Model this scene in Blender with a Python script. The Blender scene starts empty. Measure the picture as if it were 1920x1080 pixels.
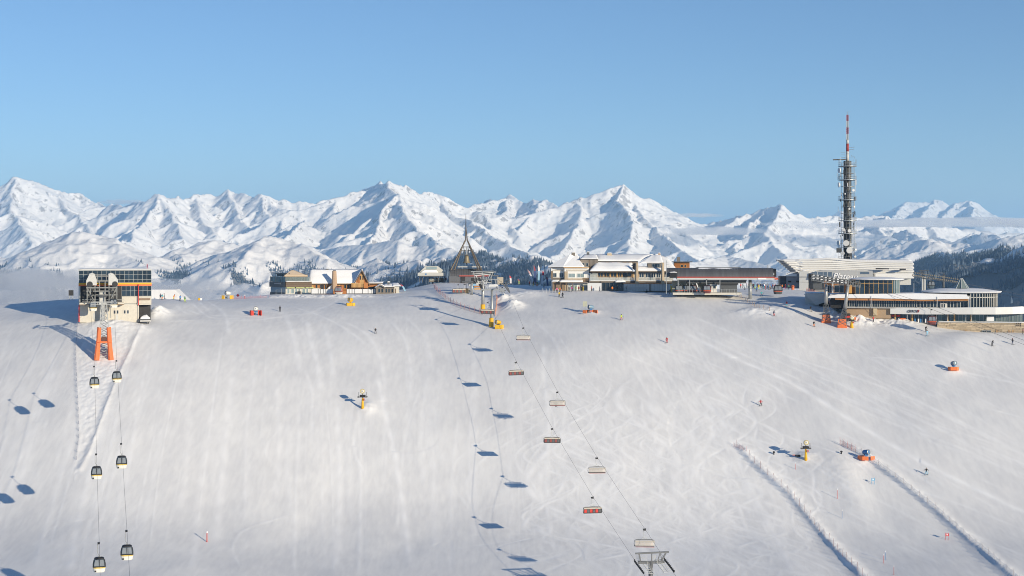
import bpy, bmesh, math, random
import numpy as np
from mathutils import Vector, Matrix
random.seed(7); rng = np.random.default_rng(11)
SC = bpy.context.scene
COL = SC.collection
# ---------------------------------------------------------------- camera
F = 2800.0            # focal length in photo pixels (1920 wide)
HOR = 470.0           # photo row of the horizon: the camera hangs level in the air at the origin
cam = bpy.data.cameras.new('camera')
cam.sensor_width = 36.0; cam.lens = F/1920*36.0
cam.shift_y = -(540-HOR)/1920.0
cam.clip_start = 1.0; cam.clip_end = 90000.0
camo = bpy.data.objects.new('camera', cam); COL.objects.link(camo)
camo.rotation_euler = (math.radians(90), 0, 0)
SC.camera = camo
# ---------------------------------------------------------------- sky and sun
SUN_EL, SUN_AZ = math.radians(13.5), math.radians(42.0)      # low morning sun behind the camera, to its right
SUN = Vector((math.sin(SUN_AZ)*math.cos(SUN_EL), -math.cos(SUN_AZ)*math.cos(SUN_EL), math.sin(SUN_EL)))
world = bpy.data.worlds.new('World'); SC.world = world; world.use_nodes = True
wn = world.node_tree
sky = wn.nodes.new('ShaderNodeTexSky'); sky.sky_type = 'NISHITA'; sky.sun_disc = False
sky.sun_elevation = SUN_EL; sky.sun_rotation = math.pi - SUN_AZ
sky.altitude = 2300; sky.air_density = 1.0; sky.dust_density = 0.6; sky.ozone_density = 3.8
wn.nodes['Background'].inputs[1].default_value = 0.097
wn.links.new(sky.outputs[0], wn.nodes['Background'].inputs[0])
sl = bpy.data.lights.new('sun', 'SUN'); sl.energy = 4.7; sl.angle = math.radians(0.5); sl.color = (1.0, 0.87, 0.665)
so = bpy.data.objects.new('sun', sl); COL.objects.link(so)
so.rotation_euler = (-SUN).to_track_quat('-Z', 'Y').to_euler()
SC.view_settings.view_transform = 'Standard'; SC.view_settings.look = 'None'
SC.view_settings.exposure = 0.34; SC.view_settings.gamma = 1.0; SC.view_settings.use_curve_mapping = False
SC.render.engine = 'CYCLES'
SC.cycles.use_denoising = True; SC.cycles.denoising_prefilter = 'ACCURATE'; SC.cycles.filter_width = 1.0
SC.cycles.max_bounces = 6; SC.cycles.diffuse_bounces = 4; SC.cycles.glossy_bounces = 3
SC.cycles.transmission_bounces = 4; SC.cycles.volume_bounces = 2; SC.cycles.transparent_max_bounces = 8
SC.cycles.caustics_reflective = False; SC.cycles.caustics_refractive = False
SC.cycles.sample_clamp_indirect = 4.0

# ---------------------------------------------------------------- helpers
def tag(o, label=None, cat=None, group=None, kind=None):
    if label: o['label'] = label
    if cat: o['category'] = cat
    if group: o['group'] = group
    if kind: o['kind'] = kind
    return o

def P(px, py, d):
    return Vector(((px-960)/F*d, d, -(py-HOR)/F*d))

MATS = {}
def mat(name, col, rough=.6, metal=0.0, var=.12, scale=3.0, bump=0.0, spec=.4, coat=0.0, detail=4, per_object=0.0, alpha=None):
    """procedural paint: base colour broken up by object-space noise, optional bump"""
    if name in MATS: return MATS[name]
    m = bpy.data.materials.new(name); m.use_nodes = True
    nt = m.node_tree; b = nt.nodes['Principled BSDF']
    b.inputs['Roughness'].default_value = rough; b.inputs['Metallic'].default_value = metal
    b.inputs['Specular IOR Level'].default_value = spec; b.inputs['Coat Weight'].default_value = coat
    tc = nt.nodes.new('ShaderNodeTexCoord')
    no = nt.nodes.new('ShaderNodeTexNoise'); no.inputs['Scale'].default_value = scale; no.inputs['Detail'].default_value = detail
    nt.links.new(tc.outputs['Object'], no.inputs['Vector'])
    mx = nt.nodes.new('ShaderNodeMix'); mx.data_type = 'RGBA'
    mx.inputs[6].default_value = (*[max(0, c*(1-var)) for c in col], 1)
    mx.inputs[7].default_value = (*[min(1, c*(1+var)) for c in col], 1)
    nt.links.new(no.outputs['Fac'], mx.inputs[0])
    out = mx.outputs[2]
    if per_object:
        oi = nt.nodes.new('ShaderNodeObjectInfo')
        hs = nt.nodes.new('ShaderNodeHueSaturation')
        mr = nt.nodes.new('ShaderNodeMapRange'); mr.inputs[3].default_value = 1-per_object; mr.inputs[4].default_value = 1+per_object
        nt.links.new(oi.outputs['Random'], mr.inputs[0]); nt.links.new(mr.outputs[0], hs.inputs['Value'])
        nt.links.new(out, hs.inputs['Color']); out = hs.outputs['Color']
    nt.links.new(out, b.inputs['Base Color'])
    if bump:
        bp = nt.nodes.new('ShaderNodeBump'); bp.inputs['Strength'].default_value = bump; bp.inputs['Distance'].default_value = .1
        nt.links.new(no.outputs['Fac'], bp.inputs['Height']); nt.links.new(bp.outputs[0], b.inputs['Normal'])
    if alpha is not None: b.inputs['Alpha'].default_value = alpha
    MATS[name] = m
    return m

class MB:
    """collects shapes in one bmesh; build() links them as ONE mesh object"""
    def __init__(s): s.v = []; s.f = []; s.mi = []; s.cur = 0
    def add(s, vs, fs):
        n = len(s.v); s.v += [tuple(v) for v in vs]
        for f in fs: s.f.append(tuple(i+n for i in f)); s.mi.append(s.cur)
        return s
    def box(s, x0, x1, y0, y1, z0, z1):
        if x0 > x1: x0, x1 = x1, x0
        if y0 > y1: y0, y1 = y1, y0
        if z0 > z1: z0, z1 = z1, z0
        return s.add([(x, y, z) for z in (z0, z1) for y in (y0, y1) for x in (x0, x1)],
                     [(0,2,3,1),(4,5,7,6),(0,1,5,4),(2,6,7,3),(0,4,6,2),(1,3,7,5)])
    def tube(s, pts, r, n=6, r2=None, cap=True):
        pts = [Vector(p) for p in pts]
        rings = []
        for i, p in enumerate(pts):
            t = (pts[min(i+1, len(pts)-1)] - pts[max(i-1, 0)])
            if t.length < 1e-9: t = Vector((0,0,1))
            t.normalize()
            a = t.cross(Vector((0,0,1)) if abs(t.z) < .95 else Vector((1,0,0))).normalized(); b = t.cross(a)
            rr = r if r2 is None else r + (r2-r)*i/max(1, len(pts)-1)
            rings.append([p + (a*math.cos(2*math.pi*(k+.5)/n) + b*math.sin(2*math.pi*(k+.5)/n))*rr for k in range(n)])
        vs = [q for rg in rings for q in rg]; fs = []
        for i in range(len(pts)-1):
            for k in range(n):
                k2 = (k+1) % n
                fs.append((i*n+k, i*n+k2, (i+1)*n+k2, (i+1)*n+k))
        if cap:
            fs.append(tuple(reversed(range(n)))); fs.append(tuple((len(pts)-1)*n+k for k in range(n)))
        return s.add(vs, fs)
    def bar(s, a, b, w, h=None):
        return s.tube([a, b], w*.7071, 4)
    def lathe(s, prof, n=16, c=(0,0,0), axis='z', cap=True):
        vs = []; fs = []
        for (r, z) in prof:
            for k in range(n):
                a = 2*math.pi*k/n; x, y = r*math.cos(a), r*math.sin(a)
                if axis == 'z': q = (c[0]+x, c[1]+y, c[2]+z)
                elif axis == 'y': q = (c[0]+x, c[1]+z, c[2]+y)
                else: q = (c[0]+z, c[1]+x, c[2]+y)
                vs.append(q)
        m = len(prof)
        for i in range(m-1):
            for k in range(n):
                k2 = (k+1) % n; f = (i*n+k, i*n+k2, (i+1)*n+k2, (i+1)*n+k)
                fs.append(f if axis == 'z' else tuple(reversed(f)))
        if cap: fs.append(tuple(range(n))); fs.append(tuple((m-1)*n+k for k in range(n)))
        return s.add(vs, fs)
    def prism(s, outline, y0, y1):
        """outline: (x, z) list extruded from y0 to y1"""
        n = len(outline)
        vs = [(x, y0, z) for x, z in outline] + [(x, y1, z) for x, z in outline]
        fs = [tuple(range(n)), tuple(reversed(range(n, 2*n)))] + [(i, i+n, (i+1) % n+n, (i+1) % n) for i in range(n)]
        return s.add(vs, fs)
    def prism_x(s, outline, x0, x1):
        """outline: (y, z) list extruded along x"""
        n = len(outline)
        vs = [(x0, y, z) for y, z in outline] + [(x1, y, z) for y, z in outline]
        fs = [tuple(range(n)), tuple(reversed(range(n, 2*n)))] + [(i, i+n, (i+1) % n+n, (i+1) % n) for i in range(n)]
        return s.add(vs, fs)
    def prism_z(s, outline, z0, z1):
        n = len(outline)
        vs = [(x, y, z0) for x, y in outline] + [(x, y, z1) for x, y in outline]
        fs = [tuple(range(n)), tuple(reversed(range(n, 2*n)))] + [(i, i+n, (i+1) % n+n, (i+1) % n) for i in range(n)]
        return s.add(vs, fs)
    def xform(s, M, start=0):
        for i in range(start, len(s.v)): s.v[i] = tuple(M @ Vector(s.v[i]))
        return s
    def mesh(s, name, mats, smooth=False, bevel=0):
        me = bpy.data.meshes.new(name); me.from_pydata(s.v, [], s.f)
        for m in (mats if isinstance(mats, (list, tuple)) else [mats]): me.materials.append(m)
        me.polygons.foreach_set('material_index', s.mi)
        bm = bmesh.new(); bm.from_mesh(me); bmesh.ops.recalc_face_normals(bm, faces=bm.faces)
        if bevel: bmesh.ops.bevel(bm, geom=bm.edges[:], offset=bevel, segments=1, affect='EDGES', profile=.5)
        bm.to_mesh(me); bm.free()
        if smooth: me.polygons.foreach_set('use_smooth', [True]*len(me.polygons))
        return me
    def build(s, name, mats, parent=None, smooth=False, loc=None, bevel=0):
        o = bpy.data.objects.new(name, s.mesh(name, mats, smooth, bevel)); COL.objects.link(o)
        if loc is not None: o.location = loc
        if parent is not None: o.parent = parent
        return o

def empty(name, loc, label=None, cat=None, group=None, rz=0):
    o = bpy.data.objects.new(name, None); COL.objects.link(o); o.location = loc; o.rotation_euler = (0, 0, rz)
    o.empty_display_size = .5
    return tag(o, label, cat, group)

def inst(name, me, parent=None, loc=(0,0,0), rz=0, rot=None, sc=None):
    o = bpy.data.objects.new(name, me); COL.objects.link(o); o.location = loc
    o.rotation_euler = rot if rot is not None else (0, 0, rz)
    if sc is not None: o.scale = sc
    if parent is not None: o.parent = parent
    return o

def copy_tree(o, parent=None):
    c = o.copy(); COL.objects.link(c); c.parent = parent
    for ch in o.children: copy_tree(ch, c)
    return c

def text(name, s, size, m, parent, loc, depth=.05, rot=(math.radians(90), 0, 0), shear=0.0, align='LEFT', spacing=1.0):
    cu = bpy.data.curves.new(name, 'FONT'); cu.body = s; cu.size = size; cu.extrude = depth; cu.shear = shear
    cu.align_x = align; cu.space_character = spacing; cu.materials.append(m); cu.offset = size*.012
    t = bpy.data.objects.new(name, cu); COL.objects.link(t)
    me = bpy.data.meshes.new_from_object(t.evaluated_get(bpy.context.evaluated_depsgraph_get())); me.name = name; bpy.data.objects.remove(t)
    o = bpy.data.objects.new(name, me); COL.objects.link(o); o.location = loc; o.rotation_euler = rot; o.parent = parent
    return o

# value noise on numpy arrays (several octaves), used for terrain relief
_PERM = rng.permutation(4096).astype(np.int32); _VAL = rng.random(4096).astype(np.float32)*2-1
def vnoise(x, y, seed=0):
    xi = np.floor(x).astype(np.int32); yi = np.floor(y).astype(np.int32)
    fx = (x-xi).astype(np.float32); fy = (y-yi).astype(np.float32)
    fx = fx*fx*fx*(fx*(fx*6-15)+10); fy = fy*fy*fy*(fy*(fy*6-15)+10)
    h = lambda a, b: _VAL[_PERM[(_PERM[(a+seed*131) & 4095]+b) & 4095]]
    a = h(xi, yi); b = h(xi+1, yi); c = h(xi, yi+1); d = h(xi+1, yi+1)
    return (a+(b-a)*fx) + ((c+(d-c)*fx) - (a+(b-a)*fx))*fy
def fbm(x, y, octv=4, seed=0, gain=.5):
    s = 0; a = 1.0; t = 0
    for o in range(octv):
        s = s + a*vnoise(x*2**o+17.3*o, y*2**o-9.1*o, seed+o); t += a; a *= gain
    return s/t

def pchip(x, y, xq):
    x = np.asarray(x, float); y = np.asarray(y, float); h = np.diff(x); dl = np.diff(y)/h
    m = np.zeros_like(y)
    for i in range(1, len(x)-1):
        if dl[i-1]*dl[i] > 0:
            w1 = 2*h[i]+h[i-1]; w2 = h[i]+2*h[i-1]; m[i] = (w1+w2)/(w1/dl[i-1]+w2/dl[i])
    m[0] = dl[0]; m[-1] = dl[-1]
    i = np.clip(np.searchsorted(x, xq)-1, 0, len(h)-1); t = (xq-x[i])/h[i]
    t = np.clip(t, 0, 1)
    return ((1+2*t)*(1-t)**2*y[i] + t*(1-t)**2*h[i]*m[i] + t*t*(3-2*t)*y[i+1] + t*t*(t-1)*h[i]*m[i+1])

def grid_mesh(name, X, Y, Z, m, attrs=None, smooth=True):
    R, C = X.shape
    me = bpy.data.meshes.new(name)
    co = np.stack([X, Y, Z], -1).reshape(-1, 3).astype(np.float32)
    idx = np.arange(R*C, dtype=np.int32).reshape(R, C)
    q = np.stack([idx[:-1, :-1], idx[:-1, 1:], idx[1:, 1:], idx[1:, :-1]], -1).reshape(-1, 4)
    me.vertices.add(R*C); me.vertices.foreach_set('co', co.ravel())
    me.loops.add(q.size); me.loops.foreach_set('vertex_index', q.ravel())
    me.polygons.add(len(q)); me.polygons.foreach_set('loop_start', np.arange(0, q.size, 4, dtype=np.int32))
    me.polygons.foreach_set('loop_total', np.full(len(q), 4, np.int32))
    me.update(calc_edges=True)
    if smooth: me.polygons.foreach_set('use_smooth', np.ones(len(q), bool))
    for k, a in (attrs or {}).items():
        at = me.attributes.new(k, 'FLOAT', 'POINT'); at.data.foreach_set('value', a.astype(np.float32).ravel())
    me.materials.append(m)
    o = bpy.data.objects.new(name, me); COL.objects.link(o)
    return o
# ---------------------------------------------------------------- the ski slope (a height field over bearing x distance)
COLS = {
 -500: [(600,452),(585,466),(571,482)],
 0:   [(600,449),(585,465),(571,484)],
 140: [(602,440),(590,450),(575,465),(560,484)],
 225: [(602,434),(599,439),(597,450),(575,470),(556,492)],
 300: [(600,447),(580,462),(565,474),(558,486)],
 430: [(600,452),(575,472),(563,492),(559,506)],
 520: [(600,456),(575,478),(556,510),(552,520),(549,545)],
 620: [(600,459),(575,480),(556,509),(552,518),(548,545)],
 700: [(600,462),(575,482),(556,507),(552,516),(547,545)],
 760: [(600,464),(575,483),(558,501),(549,520),(543,548)],
 830: [(600,466),(575,485),(555,502),(540,520),(530,541),(528,556)],
 900: [(600,466),(575,485),(556,499),(543,514),(534,537),(532,556)],
 1000:[(600,464),(575,482),(555,497),(546,507),(537,535),(535,552)],
 1100:[(600,462),(575,478),(557,490),(548,497),(543.8,502.5),(540,550)],
 1300:[(600,460),(575,473),(561,481),(551,489),(543,550)],
 1400:[(600,459),(575,472),(560,484),(549,498),(542,516),(540,526)],
 1480:[(600,457),(575,470),(560,482),(550,498),(543,530)],
 1560:[(607,455),(595,463),(577,475),(561,489),(549,540)],
 1640:[(614,451),(603,459),(593,480),(578,565)],
 1720:[(611,449),(605,455),(600,500)],
 1820:[(624,441),(616,459),(611,500)],
 1905:[(630,438),(625,443),(621,460)],
 2000:[(632,436),(628,442),(625,456)],
 2420:[(632,436),(628,442),(625,456)],
}
DOWN = [(640,.25),(700,.34),(800,.405),(900,.45),(955,.41),(1010,.27),(1080,.14),(1200,.15),(1500,.42)]
DOWN_R = [(640,.33),(700,.40),(800,.43),(900,.44),(960,.40),(1015,.30),(1080,.16),(1200,.16),(1500,.42)]
DG = np.concatenate([np.arange(60,290,6.0), np.arange(290,324,1.0), np.arange(324,520,.38), np.arange(520,640,1.2), np.arange(640,1500,30.0)])
_cp = sorted(COLS); _tab = []
for cpx in _cp:
    prof = [(d, -(py-HOR)/F*d) for py, d in COLS[cpx]]
    dc, zc = prof[-1]
    prof += [(dc+14, zc-1.2), (dc+50, zc-16), (dc+180, zc-95), (dc+500, zc-300), (1600, zc-900)]
    d, z = prof[0]; near = []
    for py, s in (DOWN if cpx < 1250 else DOWN_R):
        k = (py-HOR)/F
        if -z/d > k-.006: continue
        d2 = (s*d - z)/(s + k); z = -k*d2; d = d2; near.append((d, z))
    near.append((55, near[-1][1]-.5*(near[-1][0]-55)))
    pts = sorted(near+prof)
    _tab.append(pchip([p[0] for p in pts], [p[1] for p in pts], DG))
_tab = np.array(_tab)
PX = np.concatenate([np.arange(-500,-40,20.0), np.arange(-40,1961,2.0), np.arange(1980,2421,20.0)])
PXf = np.arange(-500, 2421, 2.0)
ZT = np.stack([pchip(_cp, _tab[:, j], PXf) for j in range(len(DG))], 1)
kern = np.exp(-.5*(np.arange(-30,31)/11.0)**2); kern /= kern.sum()
pad = np.concatenate([np.repeat(ZT[:1], 30, 0), ZT, np.repeat(ZT[-1:], 30, 0)])
ZS = sum(kern[i]*pad[i:i+len(PXf)] for i in range(61))
kb = np.exp(-.5*(np.arange(-200,201)/75.0)**2); kb /= kb.sum(); pb = np.concatenate([np.repeat(ZT[:1], 200, 0), ZT, np.repeat(ZT[-1:], 200, 0)])
cs = np.array([np.convolve(pb[:, j], kb, 'valid') for j in range(len(DG))]).T
wb = np.clip((440-DG)/30, 0, 1); wb = (wb*wb*(3-2*wb))[None, :]
ZT = ZS*(1-wb)+cs*wb
ZT = np.stack([np.interp(PX, PXf, ZT[:, j]) for j in range(len(DG))], 0)       # rows = distance, cols = bearing
GX = (PX[None, :]-960)/F*DG[:, None]; GY = np.repeat(DG[:, None], len(PX), 1)

def col_at(px): return np.interp(px, PX, np.arange(len(PX)))
def row_at(d): return np.interp(d, DG, np.arange(len(DG)))
def zat(px, d):
    c = float(col_at(px)); r = float(row_at(d)); c0 = min(int(c), len(PX)-2); r0 = min(int(r), len(DG)-2); u, v = c-c0, r-r0
    return float((ZT[r0,c0]*(1-u)+ZT[r0,c0+1]*u)*(1-v) + (ZT[r0+1,c0]*(1-u)+ZT[r0+1,c0+1]*u)*v)
def ground_xy(x, y): return zat(960+x/y*F, y)
def G(px, py):
    """first point of the snow that is seen at this place of the photograph"""
    c = float(col_at(px)); c0 = min(int(c), len(PX)-2); u = c-c0
    z = ZT[:, c0]*(1-u)+ZT[:, c0+1]*u
    pr = HOR - z/DG*F
    ok = np.nonzero((pr <= py) & (DG > 200))[0]
    if len(ok) == 0: j = int(np.argmin(np.where(DG > 200, pr, 1e9)))
    else: j = int(ok[0])
    if j > 0 and pr[j-1] > py >= pr[j]: t = (pr[j-1]-py)/(pr[j-1]-pr[j]); d = DG[j-1]+t*(DG[j]-DG[j-1])
    else: d = DG[j]
    return Vector(((px-960)/F*d, d, zat(px, d)))

def zat_vec(px, d):
    c = np.clip(np.interp(px, PX, np.arange(len(PX))), 0, len(PX)-1.001); r = np.clip(np.interp(d, DG, np.arange(len(DG))), 0, len(DG)-1.001)
    c0 = c.astype(int); r0 = r.astype(int); u, v = c-c0, r-r0
    return (ZT[r0,c0]*(1-u)+ZT[r0,c0+1]*u)*(1-v) + (ZT[r0+1,c0]*(1-u)+ZT[r0+1,c0+1]*u)*v
def polyline_field(pts, maxd=8.0):
    """signed distance of every grid point to a ground polyline (positive = right of its direction)"""
    best = np.full(GX.shape, 1e9, np.float32); sgn = np.zeros(GX.shape, np.float32); par = np.zeros(GX.shape, np.float32)
    lo = min(p[1] for p in pts)-maxd; hi = max(p[1] for p in pts)+maxd
    r0, r1 = np.searchsorted(DG, lo), np.searchsorted(DG, hi)
    X, Y = GX[r0:r1], GY[r0:r1]; n = len(pts)-1
    for i in range(n):
        ax, ay = pts[i][:2]; bx, by = pts[i+1][:2]; dx, dy = bx-ax, by-ay; L = dx*dx+dy*dy
        t = np.clip(((X-ax)*dx+(Y-ay)*dy)/L, 0, 1)
        d = np.hypot(X-ax-t*dx, Y-ay-t*dy); cr = -((X-ax)*dy-(Y-ay)*dx)*-1
        m = d < best[r0:r1]
        best[r0:r1][m] = d[m]; sgn[r0:r1][m] = np.sign(cr[m]); par[r0:r1][m] = ((i+t)/n)[m]
    return best, sgn, par

# --- relief: soft undulation, banks along the nets, the terraces round the lift
und = fbm(GX/26+3, GY/46, 3, 5)*.55 + fbm(GX/9, GY/17+5, 3, 9)*.10
steep = np.clip((560-GY)/60, 0, 1)*np.clip((GY-250)/40, 0, 1)
ZT = ZT + und*steep
# diagonal wind-rippled streaks on the right of the slope
u = (GX*.55-GY*.83); v = (GX*.83+GY*.55)
rgt = np.clip((GX-18)/30, 0, 1)*np.clip((470-GY)/30, 0, 1)
ZT = ZT + rgt*(fbm(v/2.4, u/50, 3, 31)*.055 + fbm(v/9, u/60, 2, 33)*.16)
NET_A = [(1380,838),(1396,850),(1420,876),(1452,904),(1484,932),(1508,962),(1532,992),(1560,1024),(1590,1056),(1625,1092)]
NET_B = [(1578,834),(1605,848),(1640,870),(1680,898),(1720,930),(1760,962),(1800,998),(1840,1032),(1880,1066),(1910,1092)]
PATH_L = [(146,603),(142,650),(143,700),(146,760),(148,820),(143,862)]
PATH_R = [(266,612),(250,640),(232,680),(216,715),(196,765),(180,810),(165,850),(150,880)]
def gline(pl): return [tuple(G(*p)) for p in pl]
NA, NB, PL_, PR_ = gline(NET_A), gline(NET_B), gline(PATH_L), gline(PATH_R)
rough = np.zeros_like(GX)
for ln, h, w in ((NA, .62, 1.3), (NB, .5, 1.2)):
    d, s, t = polyline_field(ln)
    prof = np.where(s < 0, np.exp(-(d/(w*1.5))**2), np.exp(-(d/(w*.5))**2))
    lump = 1+.35*fbm(GX/4, GY/4, 2, 3)+.15*fbm(GX/.6, GY/.6, 2, 8)
    ZT += h*prof*lump*np.clip(t*12, 0, 1); rough = np.maximum(rough, np.exp(-(d/2.0)**2)*(s < .5)*.8)
d, s, t = polyline_field(PR_, 14)
ZT += .32*np.exp(-(d/.8)**2)*(1+.5*fbm(GX/2, GY/2, 3, 4)) - np.where(s > 0, np.clip(1-d/9, 0, 1)*.22, 0)*np.clip((1-t)*4, 0, 1)
d2, s2, t2 = polyline_field(PL_, 14)
ZT += .10*np.exp(-(d2/.5)**2)
inside = np.where((s > 0) & (s2 < 0) & (d < 14) & (d2 < 14), 1.0, 0.0)*np.clip(np.minimum(d, d2)/1.0, 0, 1)
ZT += inside*(fbm(GX/.9, GY/1.6, 3, 14)*.10)
rough = np.maximum(rough, inside*.8)
# snow heaps: right of the gondola station, by the chairlift pylon, along the terrace fences
def heap(px, py, rx, ry, h, lump=.25):
    global ZT, rough
    c = G(px, py); q = ((GX-c.x)/rx)**2+((GY-c.y)/ry)**2
    ZT = ZT + h*np.exp(-q)*(1+lump*fbm(GX/1.5, GY/1.5, 3, 6)); rough = np.maximum(rough, np.exp(-q*1.5)*.9*min(1, lump*4))
heap(296, 590, 3.0, 5.5, 2.6); heap(210, 606, 10, 3.5, .8, .6)
heap(962, 575, 3.0, 5.0, 2.2, .4); heap(945, 560, 3.0, 4.0, 1.4, .6)
heap(1565, 590, 3, 6, 1.6, .6); heap(1605, 603, 5, 5, 2.0, .6); heap(1650, 602, 6, 4, 1.6, .6); heap(1690, 606, 5, 4, 1.2, .6)
heap(1420, 585, 7, 4, .9, .4); heap(640, 557, 16, 3.5, .7, .8); heap(540, 557, 10, 3, .5, .8)
heap(690, 765, 2.2, 3.2, .8); heap(985, 552, 5, 6, .8)
heap(1110, 586, 3.5, 3, .5); heap(1510, 862, 2.5, 2.5, .6); heap(1622, 862, 3, 2.5, .5); heap(1788, 697, 3, 2, .4)
# the groomed ramp below the tall snow gun
heap(1545, 880, 7, 9, 1.1, .05); heap(1592, 905, 4, 12, .8, .05)
# --- ski and groomer tracks: furrows pressed in the snow, with a churned (rougher, whiter) surface
TR = np.zeros_like(GX)
def splat(pts, w, amt):
    """pts: ground xy polyline (dense)"""
    pts = np.asarray(pts)
    seg = np.hypot(*np.diff(pts[:, :2], axis=0).T); s = np.concatenate([[0], np.cumsum(seg)])
    n = max(2, int(s[-1]/.25)); q = np.linspace(0, s[-1], n)
    x = np.interp(q, s, pts[:, 0]); y = np.interp(q, s, pts[:, 1])
    fade = np.clip(np.minimum(q, s[-1]-q)/6, 0, 1)*amt*(.75+.25*np.sin(q*.7+rng.random()*6))
    cx = col_at(960+x/y*F); ry = row_at(y)
    cw = w/(2.0/F*np.maximum(y, 1)); K = int(min(6, math.ceil(2*float(np.median(cw)))))
    ci = np.round(cx).astype(int); ri = np.round(ry).astype(int)
    for dr in (-1, 0, 1):
        for dc in range(-K, K+1):
            c = ci+dc; r = ri+dr; ok = (c > 0) & (c < len(PX)-1) & (r > 0) & (r < len(DG)-1)
            g = np.exp(-((c-cx)/np.maximum(cw, .6))**2 - ((r-ry)/.9)**2)*fade
            np.maximum.at(TR, (r[ok], c[ok]), g[ok])
def pxcurve(pl, n=40):
    pl = np.array(pl, float); t = np.arange(len(pl)); q = np.linspace(0, len(pl)-1, n)
    return [tuple(G(float(a), float(b))) for a, b in zip(pchip(t, pl[:, 0], q), pchip(t, pl[:, 1], q))]
R = random.Random(5)
for i in range(90):                                          # groomer lines running down the left and middle of the slope
    x0 = R.uniform(-30, 1000); y0 = R.uniform(590, 800); L = R.uniform(120, 420)
    lean = -.32*max(0, min(1, (560-x0)/420)) + R.uniform(-.05, .05)
    y1 = min(1079, y0+L)
    mid = R.uniform(-8, 8)
    splat(pxcurve([(x0, y0), (x0+lean*(y1-y0)*.5+mid, (y0+y1)/2), (x0+lean*(y1-y0), y1)], 24), R.choice([.2,.3,.5,.9]), R.uniform(.15, .6))
for pl, w, a in [([(1280,622),(1380,672),(1480,716),(1600,790),(1740,872),(1935,968)], 1.0, 1.0), ([(1292,616),(1400,668),(1500,712),(1640,780),(1800,840),(1935,905)], .6, .5),
                 ([(1290,590),(1480,668),(1640,720),(1810,795),(1930,860)], .7, .55), ([(1600,668),(1720,676),(1800,696),(1930,724)], .7, .6),
                 ([(1305,738),(1352,786),(1376,838),(1398,900),(1450,1000),(1490,1079)], 1.0, .8), ([(1290,760),(1344,800),(1372,858),(1410,940),(1470,1060)], .6, .6),
                 ([(705,700),(722,770),(740,850),(752,930),(768,1060)], .8, .8), ([(790,720),(765,800),(752,880),(744,1000)], .5, .5), ([(668,790),(664,840),(690,900)], .5, .7),
                 ([(570,690),(585,740),(586,800),(580,840)], .5, .5), ([(548,780),(504,830),(498,850),(520,880)], .25, .5), ([(560,960),(450,1000),(436,1030),(455,1070)], .3, .5),
                 ([(1018,640),(1022,720),(1028,800),(1024,900),(1030,990),(1045,1040)], .7, .7), ([(1060,760),(1050,860),(1048,960)], .5, .5),
                 ([(550,575),(600,592),(650,618),(690,650)], .7, .7), ([(470,580),(555,590),(610,575),(640,560)], .6, .6), ([(535,590),(552,640),(562,700)], .9, .7),
                 ([(575,598),(582,640),(596,690),(600,740)], .9, .7), ([(606,604),(618,650),(626,720)], .8, .6), ([(640,600),(690,630),(715,680),(722,730)], .8, .6),
                 ([(360,566),(372,580),(400,596),(470,598)], .6, .8), ([(390,566),(410,578),(425,600),(428,630)], .7, .8), ([(350,580),(380,590),(440,592),(540,596)], .7, .7),
                 ([(330,570),(345,585),(360,592)], .7, .7), ([(372,564),(386,577),(395,588)], .6, .7), ([(300,604),(380,600),(470,600),(560,588)], .8, .6),
                 ([(730,600),(760,640),(770,700),(765,760)], .6, .6), ([(756,590),(800,640),(812,700)], .6, .5), ([(1000,600),(1040,640),(1060,690),(1120,740)], .6, .5)]:
    splat(pxcurve(pl), w, a)
for i in range(210):                                         # carved turns in the powder below the chairlift
    px = R.uniform(1010, 1430); py = R.uniform(700, 990); g = G(px, py)
    L = R.uniform(18, 75); amp = R.uniform(1.5, 8.0); wl = R.uniform(22, 75); ph = R.uniform(0, 6.28); drift = R.uniform(-.35, .5)
    pts = []
    for k in range(50):
        s = k/49*L; y = g.y-s*.85; x = g.x+drift*s+amp*(math.sin(s/wl*6.28+ph)-math.sin(ph))
        pts.append((x, max(y, 296)))
    splat(pts, R.choice([.2,.28,.4,.6,1.1]), R.uniform(.2, .85))
for i in range(110):                                          # long traverses on the right
    px = R.uniform(1080, 1900); py = R.uniform(590, 1000); L = R.uniform(60, 330); s = R.uniform(.38, .62)*(1 if px < 1650 else .85)
    splat(pxcurve([(px, py), (px+L*.5, py+L*.5*s-R.uniform(0, 8)), (px+L, py+L*s)], 20), R.choice([.22,.3,.5]), R.uniform(.2, .6))
for i in range(26):
    px = R.uniform(1010, 1300); py = R.uniform(590, 760); L = R.uniform(60, 190)
    splat(pxcurve([(px, py), (px+L*.25, py+L*.4), (px+L*.7, py+L)], 20), R.choice([.22,.3,.5]), R.uniform(.2, .55))
for i in range(60):                                          # trampled snow in the gondola's own strip
    px = R.uniform(150, 230); py = R.uniform(690, 850)
    splat(pxcurve([(px-R.uniform(10,40), py+R.uniform(5,18)), (px, py), (px+R.uniform(15,45), py-R.uniform(2,14))], 10), .2, R.uniform(.4, .9)*(1 if px < 266-(py-612)*.42 else 0))
blur = TR.copy(); blur[:, 1:-1] = (TR[:, :-2]+2*TR[:, 1:-1]+TR[:, 2:])/4
ZT = ZT + blur*.075*np.where(vnoise(GX/30, GY/30, 77) > -.2, 1, -1)
ZT += rough*fbm(GX/.8, GY/.8, 3, 19)*.12

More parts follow.
